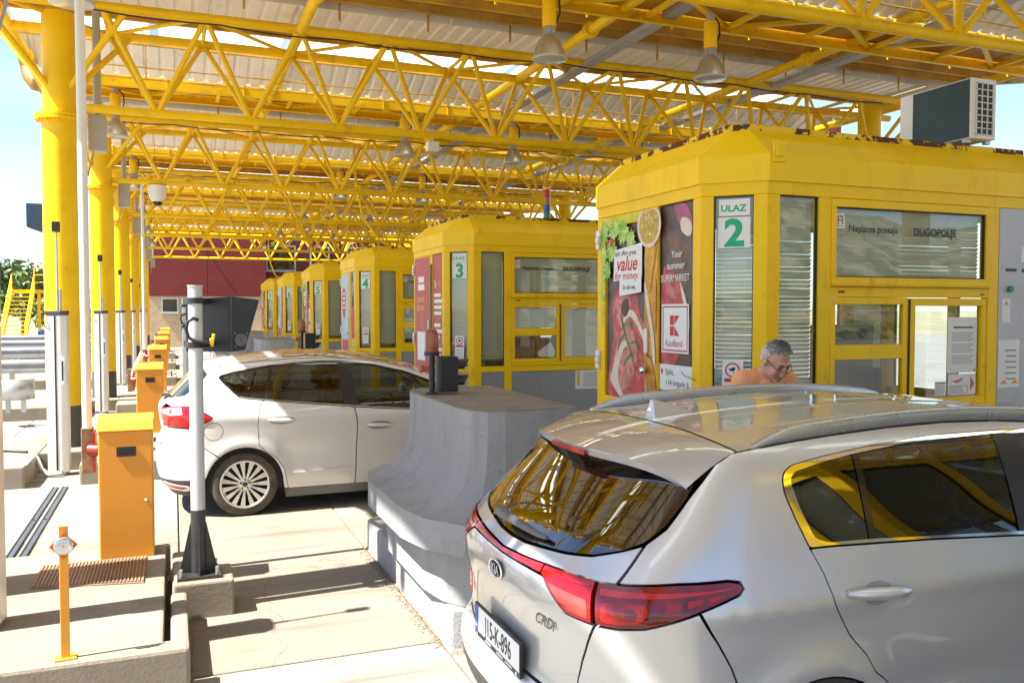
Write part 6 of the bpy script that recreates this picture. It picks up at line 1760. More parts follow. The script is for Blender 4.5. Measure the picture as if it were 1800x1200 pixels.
    surf_panel(S, 'pillar_trim', xz(S, [(1.10, 1.492), (1.145, 1.498), (1.07, 1.152), (1.028, 1.157)]), GLOSSB, t, off=-.001, fold=False)
    surf_panel(S, 'rear_door_window', xz(S, [(1.14, 1.494), (1.35, 1.51), (1.595, 1.521), (1.815, 1.519), (1.845, 1.07), (1.065, 1.156)]), CGLASSM, t, off=-.006, fold=False)
    surf_panel(S, 'pillar_trim', xz(S, [(1.80, 1.524), (1.93, 1.512), (1.985, 1.054), (1.835, 1.067)]), mat('pillar_black', (.02, .02, .023), .3), t, off=-.001, fold=False)
    surf_panel(S, 'front_door_window', xz(S, [(1.92, 1.508), (2.194, 1.471), (2.525, 1.393), (2.81, 1.279), (3.01, 1.155), (3.07, 1.07), (3.0, .995), (2.48, 1.012), (1.975, 1.058)]), CGLASSC, t, off=-.006, fold=False)
    def rfp(u, v):
        ye = S.W(u, S.ze(u)) - .002; y = v * ye; return (u, y, S.roof(u, y))
    fn_patch('roof', rfp, .605, 2.70, 1, -1, 36, 40, WHITEP, t)
    def pan(u, v): x, y, z = rfp(u, v * .93); return (x, y, z + .0025)
    fn_patch('glass_roof', pan, 1.25, 2.66, 1, -1, 16, 16, mat('roof_glass', (.03, .028, .025), .05, var=0, coat=1), t)
    def spt(u, v):
        av = abs(v); xe = .40 + .10 * av ** 2.4; x = xe + (.60 - xe) * u; yw = .62 + (S.W(.6, S.ze(.6)) - .002 - .62) * u
        return (x, v * yw, S.zc(x) - S.drop(x) * av ** 2.4 - (1 - u) * .07 * av ** 5)
    sp = fn_patch('spoiler', spt, 0, 1, 1, -1, 10, 40, WHITEP, t)
    def spe(u, v): x, y, z = spt(0, v); return (x + .02 * u, y, z - .04 * u)
    fn_patch('spoiler_lip', spe, 0, 1, 1, -1, 2, 40, WHITEP, sp)
    MB().tube([(.76, 0, S.roof(.76, 0)), (.70, 0, S.roof(.7, 0) + .03), (.62, 0, S.roof(.62, 0) + .05)], [.012, .006, .004], n=8).build('antenna', DARK, t)
    w = MB().tube([(S.P(0, 1.16)[0] - .03, .02, 1.165), (S.P(0, 1.2)[0] - .03, -.18, 1.185), (S.P(0, 1.2)[0] - .01, -.34, 1.19)], [.02, .014, .008], n=8); w.build('wiper', DARK, t)
    for sd in (1, -1):
        for x, zz, door in ((1.07, .955, rd), (2.07, .858, fd)):
            pts = []
            for i in range(9):
                f = i / 8; X = x + .26 * f; Z = zz - .012 * f; pts.append(Vector((X, sd * (S.W(X, Z) + .008 + .018 * sin(pi * f) ** .6), Z)))
            MB().tube(pts, [.009, .017, .020, .021, .021, .021, .020, .017, .009], n=12).build('door_handle', WHITEP, door[0] if sd == 1 else door[1])
    for x, zz, door in ((1.07, .955, rd), (2.07, .858, fd)):
        for i, o in enumerate(surf_panel(S, 'handle_cup', xz(S, circ(x + .13, zz - .008, .135, 28, .044)), mat('white_handle_cup', (.26, .26, .255), .35, metal=.2), t, off=.0012, fold=False, step=.02)): o.parent = door[i]  # no hollow here: grey oval on the white door paints the recess shade
    surf_panel(S, 'sill', xz(S, [(1.22, .247), (3.10, .247), (3.10, .145), (1.24, .145)]), mat('sill_grey', (.13, .128, .125), .55), t, off=.004)
    for (ax, az) in CMX_ARCH:
        for sd in (-1, 1):
            m = MB(); n_ = 24
            for i in range(n_):
                a0 = radians(-8 + 196 * i / n_); a1 = radians(-8 + 196 * (i + 1) / n_); r_ = AR - .004
                m.add([(ax + r_ * cos(a0), sd * .885, az + r_ * sin(a0)), (ax + r_ * cos(a1), sd * .885, az + r_ * sin(a1)), (ax + r_ * cos(a1), sd * .55, az + r_ * sin(a1)), (ax + r_ * cos(a0), sd * .55, az + r_ * sin(a0))], [(0, 1, 2, 3)])
            m.build('wheel_liner', CABIN, t)
            wheel(t, (ax, sd * .795, az), .3225, .237, .215, sd, 15)
    fr = [(S.sEnd, .22), (S.sEnd, .80), (S.sx(3.98, .86) + .02, .86), (S.sx(4.03, .75), .75), (S.sx(3.97, .58), .58), (S.sx(3.88, .36), .36), (S.sx(3.88, .22), .22)]
    surf_panel(S, 'front_bumper', fr, WHITEP, t)
    surf_panel(S, 'head_light', xz(S, [(3.80, .89), (4.0, .74), (4.15, .72), (4.16, .80)]), TAILW, t, off=.006)
    def hood(u, v):
        x = 3.22 + 1.08 * u; zz = 1.03 - .09 * u - .13 * u ** 3; hwid = min(S.W(x, .9) - .02, .80 - .22 * u ** 4); return (x, v * hwid, zz - .05 * v * v - .03 * abs(v) ** 6)
    fn_patch('hood', hood, 0, 1, 1, -1, 14, 20, WHITEP, t)
    def wsh(u, v):
        x = 2.70 + .62 * u; z = S.roof(2.70, 0) + (1.03 - S.roof(2.70, 0)) * u; ya = S.W(2.70, S.ze(2.70)) * (1 - u) + .76 * u; return (x + .10 * (1 - v * v) - .1, v * ya, z - .03 * v * v * (1 - u))
    fn_patch('windscreen', wsh, 0, 1, 1, -1, 10, 20, CGLASSC, t)
    for sd in (-1, 1):
        m = MB().lathe([(.0, 0), (.05, .005), (.085, .03), (.09, .06), (.08, .085), (0, .09)], 16, (0, 0, 0), 'x'); m.v = [(x, y * 1.2, z * .85) for x, y, z in m.v]
        m.build('door_mirror', WHITEP, t, (2.88, sd * 1.0, 1.06)); MB().bar((2.94, sd * .88, 1.03), (2.92, sd * .96, 1.04), .05, .03).build('mirror_arm', DARK, t)
    interior(t, S, 1.06, .35, 3.35); seats(t, 2.25, 1.35, .48)
    m = MB()
    for sd in (-1, 1): m.box(.45, 3.2, sd * .82 - .02, sd * .82 + .02, .26, .97)
    m.box(.26, .30, -.7, .7, .3, 1.05); m.build('inner_trim', CABIN, t)
    def lin(u, v): x, y, z = rfp(u, v * .97); return (x, y, z - .035)
    fn_patch('headliner', lin, .6, 2.65, -1, 1, 8, 8, mat('headliner', (.20, .20, .19), .9), t)
    return t
build_cmax()

# ================================================================ people
SKIN = mat('skin', (.62, .33, .225), .5, var=.10, scale=14, dirt=(.58, .22, .15), dscale=9, dpos=(.5, .75))
def hair_mat(name, lo, hi, z0, z1):
    m = bpy.data.materials.new(name); m.use_nodes = True; N = m.node_tree.nodes; L = m.node_tree.links; p = N['Principled BSDF']; p.inputs['Roughness'].default_value = .6
    t = N.new('ShaderNodeTexCoord'); s = N.new('ShaderNodeSeparateXYZ'); L.new(t.outputs['Object'], s.inputs[0])
    r = N.new('ShaderNodeMapRange'); r.inputs[1].default_value = z0; r.inputs[2].default_value = z1; L.new(s.outputs['Z'], r.inputs[0])
    n = N.new('ShaderNodeTexNoise'); n.inputs['Scale'].default_value = 70; n.inputs['Detail'].default_value = 5; L.new(t.outputs['Object'], n.inputs['Vector'])
    a = N.new('ShaderNodeMath'); a.operation = 'MULTIPLY_ADD'; L.new(n.outputs['Fac'], a.inputs[0]); a.inputs[1].default_value = .8; a.inputs[2].default_value = -.4
    b = N.new('ShaderNodeMath'); b.use_clamp = True; L.new(a.outputs[0], b.inputs[0]); L.new(r.outputs[0], b.inputs[1])
    x = N.new('ShaderNodeMix'); x.data_type = 'RGBA'; x.inputs[6].default_value = (*lo, 1); x.inputs[7].default_value = (*hi, 1); L.new(b.outputs[0], x.inputs[0]); L.new(x.outputs[2], p.inputs['Base Color'])
    return m
def ell(m, c, r, M=None, n=14, k=10):
    vs = []; fs = []
    for i in range(k + 1):
        a = -pi / 2 + pi * i / k
        for j in range(n):
            b = 2 * pi * j / n; p = Vector((r[0] * cos(a) * cos(b), r[1] * cos(a) * sin(b), r[2] * sin(a)))
            if M is not None: p = M @ p
            vs.append(p + Vector(c))
    for i in range(k):
        for j in range(n): fs.append((i * n + j, i * n + (j + 1) % n, (i + 1) * n + (j + 1) % n, (i + 1) * n + j))
    m.add(vs, fs, 0, True)
def caps(m, a, b, r1, r2, n=12):
    a = Vector(a); b = Vector(b); m.cyl(a, b, r1, r2, n=n); ell(m, a, (r1,) * 3); ell(m, b, (r2,) * 3)
def blobmesh(m, name, mt, parent, vox, loc=None, rz=0, it=3, top=None):
    o = m.build(name, mt, parent)
    r = o.modifiers.new('skin', 'REMESH'); r.mode = 'VOXEL'; r.voxel_size = vox; r.use_smooth_shade = True
    if it: s = o.modifiers.new('soft', 'SMOOTH'); s.iterations = it; s.factor = .5
    return o
def hand(m, w, e, s):
    """palm at w pointing along e, side sign s"""
    w = Vector(w); e = Vector(e).normalized(); u = Vector((0, 0, 1)); r_ = e.cross(u).normalized() * s; dn = e.cross(r_) * s
    ell(m, w + e * .045, (.03, .03, .03)); caps(m, w, w + e * .075, .026, .030)
    for i, (o, l) in enumerate(((-.032, .068), (-.011, .078), (.011, .072), (.031, .056))):
        b = w + e * .085 + r_ * o; k = b + e * l * .55 - u * .012; caps(m, b, k, .0095, .009, 8); caps(m, k, k + e * l * .3 - u * .028, .009, .0075, 8)
    b = w + e * .03 - r_ * .03; k = b + e * .03 - r_ * .025 - u * .005; caps(m, b, k, .012, .010, 8); caps(m, k, k + e * .03 - u * .012, .010, .0085, 8)
def person(label, loc, rz, sc, J, pitch, hair, shirt, trousers, glasses=True, head_turn=0):
    H = Matrix.Translation(Vector(J['head'])) @ Matrix.Rotation(head_turn, 4, 'Z') @ Matrix.Rotation(pitch, 4, 'X'); H3 = H.to_3x3()
    b = MB()
    def he(c, r, rot=None):
        ell(b, H @ Vector(c), r, H3 @ rot if rot is not None else H3, 20, 14)
    he((0, .014, .018), (.077, .097, .106)); he((0, -.030, -.045), (.063, .070, .082)); he((0, -.072, -.104), (.026, .024, .022)); he((0, -.02, -.085), (.052, .055, .035))
    he((0, -.100, -.026), (.0125, .020, .026), Matrix.Rotation(radians(-18), 3, 'X')); he((0, -.104, -.046), (.017, .015, .012)); he((0, -.092, .004), (.010, .014, .026))
    for s in (-1, 1):
        he((s * .036, -.066, -.040), (.028, .028, .032)); he((s * .030, -.081, .030), (.026, .016, .011)); he((s * .079, .008, -.012), (.009, .020, .033), Matrix.Rotation(s * radians(18), 3, 'Z'))
        he((s * .031, -.076, .006), (.017, .015, .011))
    he((0, -.087, -.070), (.023, .014, .007)); he((0, -.084, -.082), (.020, .014, .008))
    nk = H @ Vector((0, .022, -.07)); caps(b, nk, J['neck'], .058, .062, 16)
    ell(b, J['chest'], (.15, .10, .17)); ell(b, J['belly'], (.14, .10, .16)); caps(b, J['neck'], J['chest'], .07, .10)
    for s in ('l', 'r'):
        caps(b, J['sh' + s], J['el' + s], .044, .038); caps(b, J['el' + s], J['wr' + s], .038, .026)
        hand(b, J['wr' + s], Vector(J['wr' + s]) - Vector(J['el' + s]), 1 if s == 'l' else -1)
        caps(b, J['hp' + s], J['kn' + s], .075, .052); caps(b, J['kn' + s], J['an' + s], .05, .036); caps(b, J['sh' + s], J['chest'], .05, .08); caps(b, J['belly'], J['hp' + s], .11, .08)
    o = blobmesh(b, 'person', SKIN, None, .0055)
    o.location = loc; o.rotation_euler = (0, 0, rz); o.scale = (sc,) * 3
    tag(o, label, 'person')
    # hair shell
    hm = MB(); n, k = 44, 26; vs = []; R = random.Random(4); idx = {}
    for i in range(k + 1):
        a = -pi / 2 + pi * i / k
        for j in range(n):
            t = 2 * pi * j / n; c = Vector((cos(a) * cos(t), cos(a) * sin(t), sin(a)))
            g = 1.012 + R.uniform(-.002, .003) + .03 * max(0, min(1, (c.z + .1) / .9))
            p = Vector((.077 * g * c.x, .014 + .097 * g * c.y, .018 + .106 * g * c.z + (.006 if c.z > .3 else 0)))
            front = -c.y; line = .66 if front > .55 else (.66 - (.55 - front) * 1.15 if front > .0 else max(-.72, .03 - (-front) * .85))
            line += R.uniform(-.06, .06)
            idx[i, j] = (p, c.z > line)
    for i in range(k):
        for j in range(n):
            q = [idx[i, j], idx[i, (j + 1) % n], idx[i + 1, (j + 1) % n], idx[i + 1, j]]
            if sum(w for _, w in q) >= 3:
                z = len(vs); vs += [q_[0] for q_ in q]; hm.f.append([z, z + 1, z + 2, z + 3]); hm.m.append(0); hm.sm.append(True)
    hm.v = [tuple(v) for v in vs]
    # short tufts
    for _ in range(5200):
        i = R.randint(0, k - 1); j = R.randint(0, n - 1); p, w = idx[i, j]
        if not w: continue
        d = (p - Vector((0, .014, .0))).normalized(); d = (d * R.uniform(.25, .6) + Vector((R.uniform(-.35, .35), R.uniform(-.9, -.2), R.uniform(-.3, .3))) * (1 if p.z > .06 else .4) - Vector((0, 0, .5 if p.z < .06 else 0))).normalized(); s = d.cross(Vector((R.random(), R.random(), R.random()))).normalized() * .0011
        a = p - d * .004; e = p + d * R.uniform(.008, .020); z = len(hm.v); hm.v += [tuple(a - s), tuple(a + s), tuple(e)]; hm.f.append([z, z + 1, z + 2]); hm.m.append(0); hm.sm.append(False)
    me = hm.mesh('hair', [hair]); ho = place('hair', me, o); ho.matrix_local = H
    so = ho.modifiers.new('solid', 'SOLIDIFY'); so.thickness = .006; so.offset = -1
    # brows, mouth, glasses
    for s in (-1, 1):
        q = MB().tube([(s * .012, -.099, .026), (s * .03, -.099, .034), (s * .05, -.088, .030)], [.003, .0045, .003], n=6); q.xf(H); q.build('eyebrow', mat('brow_hair', (.10, .09, .085), .8), o)
        q = MB().tube([(s * .018, -.0925, .004), (s * .031, -.0935, .001), (s * .044, -.087, .004)], [.002, .0035, .002], n=6); q.xf(H); q.build('eyelash', mat('lash', (.06, .035, .03), .7), o)
    q = MB().tube([(-.022, -.094, -.076), (0, -.101, -.075), (.022, -.094, -.076)], [.0015, .0025, .0015], n=6); q.xf(H); q.build('mouth_line', mat('lip_shadow', (.20, .06, .05), .7), o)
    if glasses:
        q = MB()
        for s in (-1, 1):
            q.tube([(s * .010, -.114, -.006), (s * .034, -.112, -.002), (s * .058, -.102, .0)], .0016, n=6); q.tube([(s * .058, -.102, .0), (s * .072, -.06, .006), (s * .082, .0, .012), (s * .082, .018, .004)], .0024, n=6)
            q.tube([(s * .012, -.112, -.010), (s * .02, -.112, -.026), (s * .045, -.106, -.026), (s * .056, -.101, -.006)], .0010, n=5)
        q.tube([(-.010, -.114, -.006), (0, -.118, -.004), (.010, -.114, -.006)], .0018, n=6)
        q.xf(H); q.build('glasses', DARK, o)
    # clothes
    c = MB(); ell(c, J['chest'], (.178, .128, .19), None, 20, 14); ell(c, J['belly'], (.17, .128, .19), None, 20, 14); caps(c, J['shl'], J['shr'], .075, .075)
    for s in ('l', 'r'):
        e = Vector(J['sh' + s]).lerp(Vector(J['el' + s]), .72); caps(c, J['sh' + s], e, .072, .062); caps(c, J['sh' + s], J['chest'], .075, .10)
    ell(c, Vector(J['neck']) - Vector((0, 0, .05)), (.10, .085, .05))
    blobmesh(c, 'shirt', shirt, o, .009, it=4)
    cb = Vector(J['neck']); n = 20; vs = []
    for i in range(n):
        a = 2 * pi * i / n; f = 1 if i != 15 else .9
        x, y = .078 * cos(a), .074 * sin(a)
        vs += [(cb.x + x, cb.y + y + .005, cb.z - .025 + .02 * sin(a)), (cb.x + x * .90, cb.y + y * .92 + .012, cb.z + .022 + .022 * sin(a))]
    q = MB().add(vs, [(2 * i, 2 * ((i + 1) % n), 2 * ((i + 1) % n) + 1, 2 * i + 1) for i in range(n) if i not in (14, 15)], 0, True); co = q.build('collar', shirt, o); so = co.modifiers.new('solid', 'SOLIDIFY'); so.thickness = .006
    for s in ('l', 'r'):
        e = Vector(J['sh' + s]).lerp(Vector(J['el' + s]), .76); d = (Vector(J['el' + s]) - Vector(J['sh' + s])).normalized(); MB().cyl(e - d * .012, e + d * .012, .066, .066, n=18).build('sleeve_trim', WHITE, o)
    c = MB(); ell(c, Vector(J['belly']) - Vector((0, 0, .12)), (.165, .12, .12))
    for s in ('l', 'r'):
        caps(c, J['hp' + s], J['kn' + s], .095, .070); caps(c, J['kn' + s], J['an' + s], .068, .058)
    blobmesh(c, 'trousers', trousers, o, .012, it=3)
    for s in ('l', 'r'):
        q = MB(); a = Vector(J['an' + s]); ell(q, (a.x, a.y - .07, a.z - .045), (.045, .135, .045)); ell(q, (a.x, a.y, a.z - .02), (.045, .05, .06)); blobmesh(q, 'shoe', DARK, o, .01)
    return o
POLO = mat('orange_polo', (.88, .40, .19), .8, var=.06, scale=4)
st_ = dict(head=(0, -.175, 1.445), neck=(0, -.055, 1.345), chest=(0, -.02, 1.19), belly=(0, .02, .95), shl=(.165, -.035, 1.305), shr=(-.165, -.035, 1.305), ell=(.245, -.06, 1.03), elr=(-.245, -.06, 1.03),
           wrl=(.10, -.27, 1.00), wrr=(-.10, -.27, .98), hpl=(.10, .02, .80), hpr=(-.10, .02, .80), knl=(.11, -.03, .44), knr=(-.11, -.01, .44), anl=(.11, .03, .09), anr=(-.11, .03, .09))
person('grey haired man with glasses in orange polo shirt looking down beside the silver car', (3.745, 4.80, IS_H), radians(-6), 1.02, st_, radians(34),
       hair_mat('grey_hair', (.78, .76, .73), (.14, .135, .13), .035, .15), POLO, mat('dark_trousers', (.03, .035, .05), .85), True, radians(6))
sit = dict(head=(0, .03, 1.22), neck=(0, .075, 1.05), chest=(0, .09, .86), belly=(0, .08, .66), shl=(.185, .09, .98), shr=(-.185, .09, .98), ell=(.24, -.08, .76), elr=(-.24, -.08, .76),
           wrl=(.15, -.33, .86), wrr=(-.15, -.33, .86), hpl=(.10, .05, .52), hpr=(-.10, .05, .52), knl=(.13, -.38, .56), knr=(-.13, -.38, .56), anl=(.13, -.60, .20), anr=(-.13, -.60, .20))
person('driver in dark shirt seated at the wheel of the white car', (-.19 + 2.02, 9.78 + .38, .12), radians(90), 1.0, sit, radians(8), hair_mat('dark_hair', (.05, .035, .025), (.03, .02, .015), -.04, .12), mat('dark_shirt', (.05, .05, .06), .85), mat('jeans', (.04, .06, .11), .85), False)

# ================================================================ background: maroon building, stairs, guard rails, trees, hills
def brick_mat():
    m = bpy.data.materials.new('yellow_brick'); m.use_nodes = True; N = m.node_tree.nodes; L = m.node_tree.links; p = N['Principled BSDF']; p.inputs['Roughness'].default_value = .85
    t = N.new('ShaderNodeTexCoord'); g = N.new('ShaderNodeMapping'); g.inputs['Rotation'].default_value = (radians(90), 0, 0); b = N.new('ShaderNodeTexBrick')
    b.inputs['Scale'].default_value = 1.0; b.inputs['Brick Width'].default_value = .26; b.inputs['Row Height'].default_value = .12; b.inputs['Mortar Size'].default_value = .012
    b.inputs['Color1'].default_value = (.58, .44, .27, 1); b.inputs['Color2'].default_value = (.48, .34, .20, 1); b.inputs['Mortar'].default_value = (.64, .57, .46, 1)
    L.new(t.outputs['Object'], g.inputs['Vector']); L.new(g.outputs['Vector'], b.inputs['Vector']); L.new(b.outputs['Color'], p.inputs['Base Color'])
    bu = N.new('ShaderNodeBump'); bu.inputs['Distance'].default_value = .02; L.new(b.outputs['Fac'], bu.inputs['Height']); bu.invert = True; L.new(bu.outputs['Normal'], p.inputs['Normal'])
    return m
MAROON = mat('maroon_cladding', (.18, .022, .025), .6, var=.07, scale=.5, dirt=(.21, .045, .042), dscale=.7, dpos=(.5, .85))
BRICK = brick_mat()
bd = thing('maroon_building', 'maroon clad building with brick base behind the toll lanes', 'building', (-1.25, 51, 0))
MB().box(0, 6.2, 0, 9, 0, 2.84).build('brick_base', BRICK, bd)
MB().box(-.02, 3.05, -.04, 9.02, 2.85, 7.6).build('wall_panel', MAROON, bd); MB().box(3.07, 6.22, -.04, 9.02, 2.85, 7.6).build('wall_panel', MAROON, bd)
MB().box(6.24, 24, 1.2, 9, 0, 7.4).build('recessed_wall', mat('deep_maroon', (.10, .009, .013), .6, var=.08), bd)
WGL = mat('dark_window', (.02, .025, .028), .06, var=0, coat=.5)
def bwin(x0, x1, z0, z1, y):
    m = MB(); f = .08
    for a, b, c, e in ((x0 - f, x1 + f, z0 - f, z0), (x0 - f, x1 + f, z1, z1 + f), (x0 - f, x0, z0, z1), (x1, x1 + f, z0, z1)): m.box(a, b, y - .06, y + .02, c, e)
    w = m.build('window_frame', GREY_PAINT, bd); MB().box(x0, x1, y - .02, y - .01, z0, z1).build('pane', WGL, w); MB().box(x0 - .12, x1 + .12, y - .12, y, z0 - f - .05, z0 - f).build('sill', GREY_PAINT, w)
bwin(.72, 1.45, 1.98, 2.66, 0); bwin(6.45, 8.0, 4.45, 5.8, 1.2); bwin(9.0, 10.0, 4.45, 5.8, 1.2); bwin(11.2, 12.8, 4.45, 5.8, 1.2)
MB().cyl((2.4, -.05, 6.4), (2.4, -.2, 6.35), .08, n=12).build('wall_lamp', WHITE_METAL, bd)

# yellow stairs of the footbridge on the left
st = thing('footbridge_stairs', 'yellow steel stairs and landing beyond the columns on the left', 'stairs', (-8.5, 55, 0))
for i in range(13):
    z = .24 * (i + 1); MB().box(-.45, .65, .30 * i, .30 * i + .30, z - .05, z).build('tread', YEL, st)
for x in (-.5, .68):
    MB().bar((x, 0, .1), (x, 3.9, 3.2), .06, .3).build('stringer', YEL, st)
    m = MB().cyl((x, 0, 1.1), (x, 3.9, 4.2), .03, n=8).cyl((x, 0, .65), (x, 3.9, 3.75), .025, n=8)
    for i in range(5): m.cyl((x, .05 + .95 * i, .1 + .755 * i), (x, .05 + .95 * i, 1.1 + .755 * i), .025, n=8)
    m.build('handrail', YEL, st)
MB().box(-.5, 4.5, 3.9, 5.4, 3.1, 3.3).build('landing', YEL, st)
m = MB()
for z in (3.75, 4.2, 4.6):
    m.cyl((.7, 3.9, z), (4.5, 3.9, z), .03, n=8)
for i in range(4): m.cyl((.7 + 1.2 * i, 3.9, 3.3), (.7 + 1.2 * i, 3.9, 4.6), .03, n=8)
m.build('landing_rail', YEL, st)
for x in (.9, 4.3):
    m = MB().box(x - .08, x + .08, 4.0, 4.16, 0, 3.1); m.bar((x, 4.1, 1.8), (x + (1 if x < 2 else -1), 4.1, 3.1), .1, .1); m.build('support', YEL, st)
t = thing('overhead_sign', 'dark blue overhead sign box seen past the nearest column', 'sign', (-4.6, 40, 0))
MB().hexa([(-.95, 0, 5.48), (.5, 0, 4.95), (.5, .9, 4.95), (-.95, .9, 5.48)], [(-.95, 0, 6.44), (.5, 0, 6.44), (.5, .9, 6.44), (-.95, .9, 6.44)]).build('panel', mat('dark_blue_sign', (.03, .055, .085), .35), t)
MB().cyl((.3, .45, 0), (.3, .45, 5.2), .12, n=14).build('mast', GALV, t)

# guard rails beside the far lanes
def rail_profile(p0, p1, parent, z=.75):
    a = Vector(p0); b = Vector(p1); d = (b - a).normalized(); n = Vector((d.y, -d.x, 0))
    prof = [(0, -.155), (.03, -.15), (.08, -.10), (.08, -.05), (.02, -.01), (.02, .01), (.08, .05), (.08, .10), (.03, .15), (0, .155)]
    vs = [(a + n * o + Vector((0, 0, z + h)))[:] for o, h in prof] + [(b + n * o + Vector((0, 0, z + h)))[:] for o, h in prof]; k = len(prof)
    m = MB().add(vs, [(i, i + 1, k + i + 1, k + i) for i in range(k - 1)], 0, False); o = m.build('rail_beam', GALV, parent)
    s = o.modifiers.new('solid', 'SOLIDIFY'); s.thickness = .004
for n, (y, x0, x1, w) in enumerate(((22.6, -12, -2.4, 'nearest galvanised guard rail past the second column'), (30, -14, -2.3, 'middle galvanised guard rail on the left'), (37, -16, -2.3, 'farther galvanised guard rail on the left'), (44.5, -20, -2.2, 'farthest galvanised guard rail before the yellow stairs'))):
    t = thing('guard_rail', w, 'guard rail', (0, 0, 0), group='guard rails left of the lanes')
    rail_profile((x0, y, 0), (x1, y, 0), t); i = 0; x = x0 + .5
    while x < x1: MB().box(x - .05, x + .05, y + .01, y + .13, -.02, .92).build('post', GALV, t); x += 2.0
t = thing('rail_end', 'curved galvanised guard rail end on two posts past the nearest column', 'guard rail', (-2.62, 17.3, IS_H - .005))
m = MB(); n_ = 16; pr = [( .30 * cos(a), .30 * sin(a)) for a in [radians(-200 + 220 * i / n_) for i in range(n_ + 1)]]
vs = [(x, y, .24) for x, y in pr] + [(x, y, .60) for x, y in pr]; m.add(vs, [(i, i + 1, n_ + 2 + i, n_ + 1 + i) for i in range(n_)], 0, True)
o = m.build('curved_plate', GALV, t); s = o.modifiers.new('solid', 'SOLIDIFY'); s.thickness = .006
for x in (-.12, .12): MB().box(x - .04, x + .04, -.04, .04, 0, .58).build('post', GALV, t)

# small parts by the island left of the nearest column
tag(MB().tube([(-3.2, 12.6, .27), (-2.5, 12.4, .262), (-2.0, 12.5, .262), (-1.75, 12.3, .262)], .018, n=8).build('loose_cable', DARK), 'black cable lying on the sunlit island left of the nearest column', 'cable')
tag(MB().tube([(-1.62, 12.1, .22), (-1.55, 11.95, .08), (-1.45, 11.85, .03), (-1.30, 11.80, .05)], .03, n=8).build('conduit', mat('conduit_grey', (.45, .43, .40), .6)), 'bent grey conduit at the foot of the nearest reader column', 'conduit')

# cars parked far left
def simple_car(name, label, loc, rz, paint):
    t = thing(name, label, 'car', loc, rz)
    side = [(0, .35), (0, .75), (.1, .95), (.55, 1.0), (1.1, 1.42), (2.5, 1.45), (3.15, 1.02), (4.0, .88), (4.2, .7), (4.2, .35)]
    m = MB(); lo = [(x, -.85 if z < 1.1 else -.68, z) for x, z in side]; hi = [(x, .85 if z < 1.1 else .68, z) for x, z in side]; m.hexa(lo, hi); m.build('body', paint, t, bev=.06)
    for s in (-1, 1):
        MB().hexa([(.75, s * .80, 1.03), (2.95, s * .80, 1.03), (2.45, s * .70, 1.38), (1.15, s * .70, 1.38)], [(.75, s * .815, 1.03), (2.95, s * .815, 1.03), (2.45, s * .715, 1.38), (1.15, s * .715, 1.38)]).build('side_window', WGL, t)
        for x in (.8, 3.35): MB().lathe([(.2, -.1), (.31, -.1), (.31, .1), (.2, .1), (.18, .08), (0, .08)] if s > 0 else [(.2, .1), (.31, .1), (.31, -.1), (.2, -.1), (.18, -.08), (0, -.08)], 20, (x, s * .78, .31), 'y').build('wheel', TYRE, t)
    return t
simple_car('blue_car', 'small blue car parked below the yellow stairs on the left', (-7.4, 57.5, 0), 0, car_paint('blue_car_paint', (.02, .12, .30), rough=.35))

# trees
def tree(label, loc, h, r, seed, col, group='trees beyond the plaza'):
    R = random.Random(seed); t = thing('tree', label, 'tree', loc, group=group)
    tr = MB().tube([(0, 0, -.3), (.1, 0, h * .25), (-.05, .1, h * .5), (0, 0, h * .8)], [r * .09, r * .07, r * .05, r * .02], n=8)
    cl = []
    for i in range(10):
        a = R.uniform(0, 2 * pi); rr = r * R.uniform(.2, .75); z = h * R.uniform(.42, .92); c = Vector((rr * cos(a), rr * sin(a), z)); cl.append((c, r * R.uniform(.3, .5)))
        tr.tube([(0, 0, h * .35), c * .6 + Vector((0, 0, z * .3)), c], [r * .04, r * .025, r * .01], n=5)
    tr.build('trunk', mat('bark', (.10, .075, .05), .9), t)
    m = MB(); vs = []; fs = []
    for c, s in cl:
        for k in range(170):
            d = Vector((R.gauss(0, 1), R.gauss(0, 1), R.gauss(0, .8))).normalized() * s * R.uniform(.55, 1.08); p = c + d
            u = Vector((R.gauss(0, 1), R.gauss(0, 1), R.gauss(0, 1))).normalized(); v = u.cross(d).normalized() if u.cross(d).length > 1e-3 else Vector((1, 0, 0)); L_ = R.uniform(.12, .26) * r / 2.2
            i = len(vs); vs += [p - u * L_, p + v * L_ * .5, p + u * L_, p - v * L_ * .5]; fs.append((i, i + 1, i + 2, i + 3))
    m.add(vs, fs); m.build('crown', mat('leaf_%d' % seed, col, .6, var=.45, scale=1.4), t)
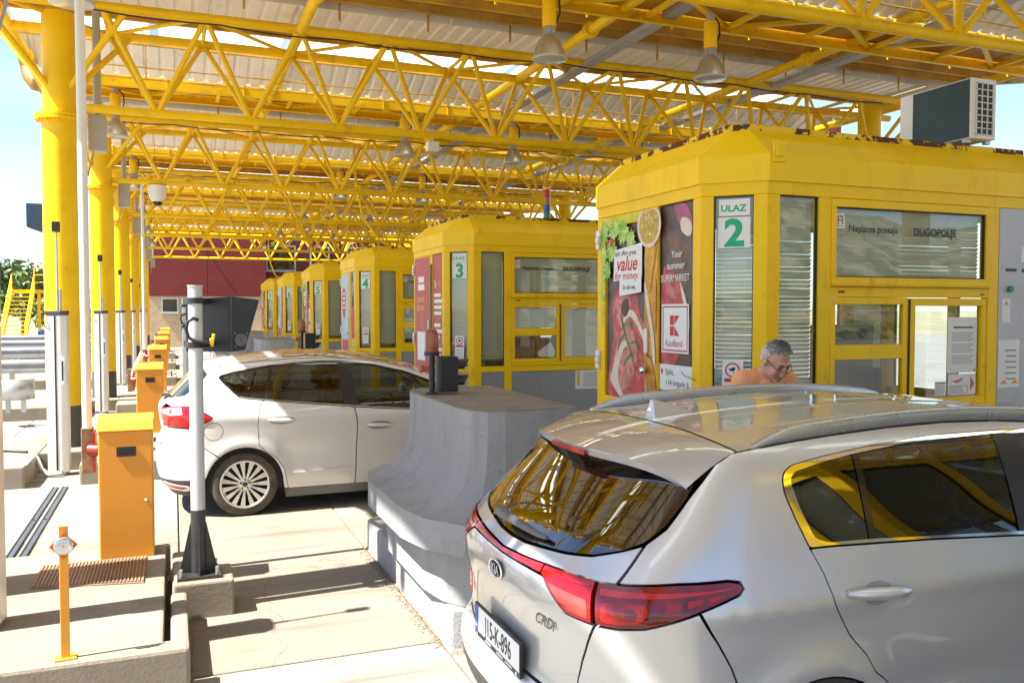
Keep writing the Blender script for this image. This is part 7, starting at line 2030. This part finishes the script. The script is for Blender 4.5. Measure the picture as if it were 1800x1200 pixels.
for i, (x, y, h, r_, c, w) in enumerate(((-9.5, 66, 5.2, 2.6, (.10, .15, .03), 'bright green tree behind the yellow stairs'), (-6.6, 63, 3.6, 2.0, (.14, .19, .035), 'yellow green bush tree under the stair landing'), (-13, 78, 6, 3.0, (.07, .12, .03), 'dark green tree left of the yellow stairs'), (-10.4, 52.5, 1.0, .7, (.16, .20, .03), 'low yellow green shrub at the foot of the stairs'))):
    tree(w, (x, y, -.15), h, r_, 40 + i, c)

# hills on the horizon and the rocky bank across the road behind the viewer
def hill(name, label, x0, x1, y0, depth, H, seed, mt, nx=60, ny=8, prof=None):
    R = random.Random(seed); ph = [R.uniform(0, 6.28) for _ in range(6)]; vs = []
    for i in range(nx + 1):
        x = x0 + (x1 - x0) * i / nx; f = i / nx
        top = H * (.55 + .22 * sin(f * 5 + ph[0]) + .13 * sin(f * 13 + ph[1]) + .07 * sin(f * 31 + ph[2])) * (sin(pi * min(1, max(0, f))) ** .35 if prof is None else prof(f))
        for j in range(ny + 1):
            g = j / ny; vs.append((x + R.uniform(-.3, .3) * depth / ny * .6, y0 + depth * g + R.uniform(-.3, .3) * abs(depth) / ny, -1 + (top + 1) * sin(g * pi / 2) ** 1.2 + R.uniform(-.04, .04) * H * (0 < g < 1)))
    fs = [(i * (ny + 1) + j, (i + 1) * (ny + 1) + j, (i + 1) * (ny + 1) + j + 1, i * (ny + 1) + j + 1) for i in range(nx) for j in range(ny)]
    m = MB().add(vs, fs, 0, True); return tag(m.build(name, mt), label, kind='structure')
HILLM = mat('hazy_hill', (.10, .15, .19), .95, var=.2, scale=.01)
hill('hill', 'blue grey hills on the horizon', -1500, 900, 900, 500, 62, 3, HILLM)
hill('hill', 'dry slope left of the plaza', -260, -60, -80, 0.1, 1, 9, DRYLAND) if False else None
BANK = mat('rocky_bank', (.30, .26, .185), .95, var=.5, scale=.8, dirt=(.035, .052, .015), dscale=.45, dpos=(.44, .56), bump=.8, bscale=1.5)
hill('rocky_bank', 'rocky bank with scrub across the road behind the viewer', -90, 110, -34, -30, 15, 5, BANK, 90, 14, prof=lambda f: 1.0)
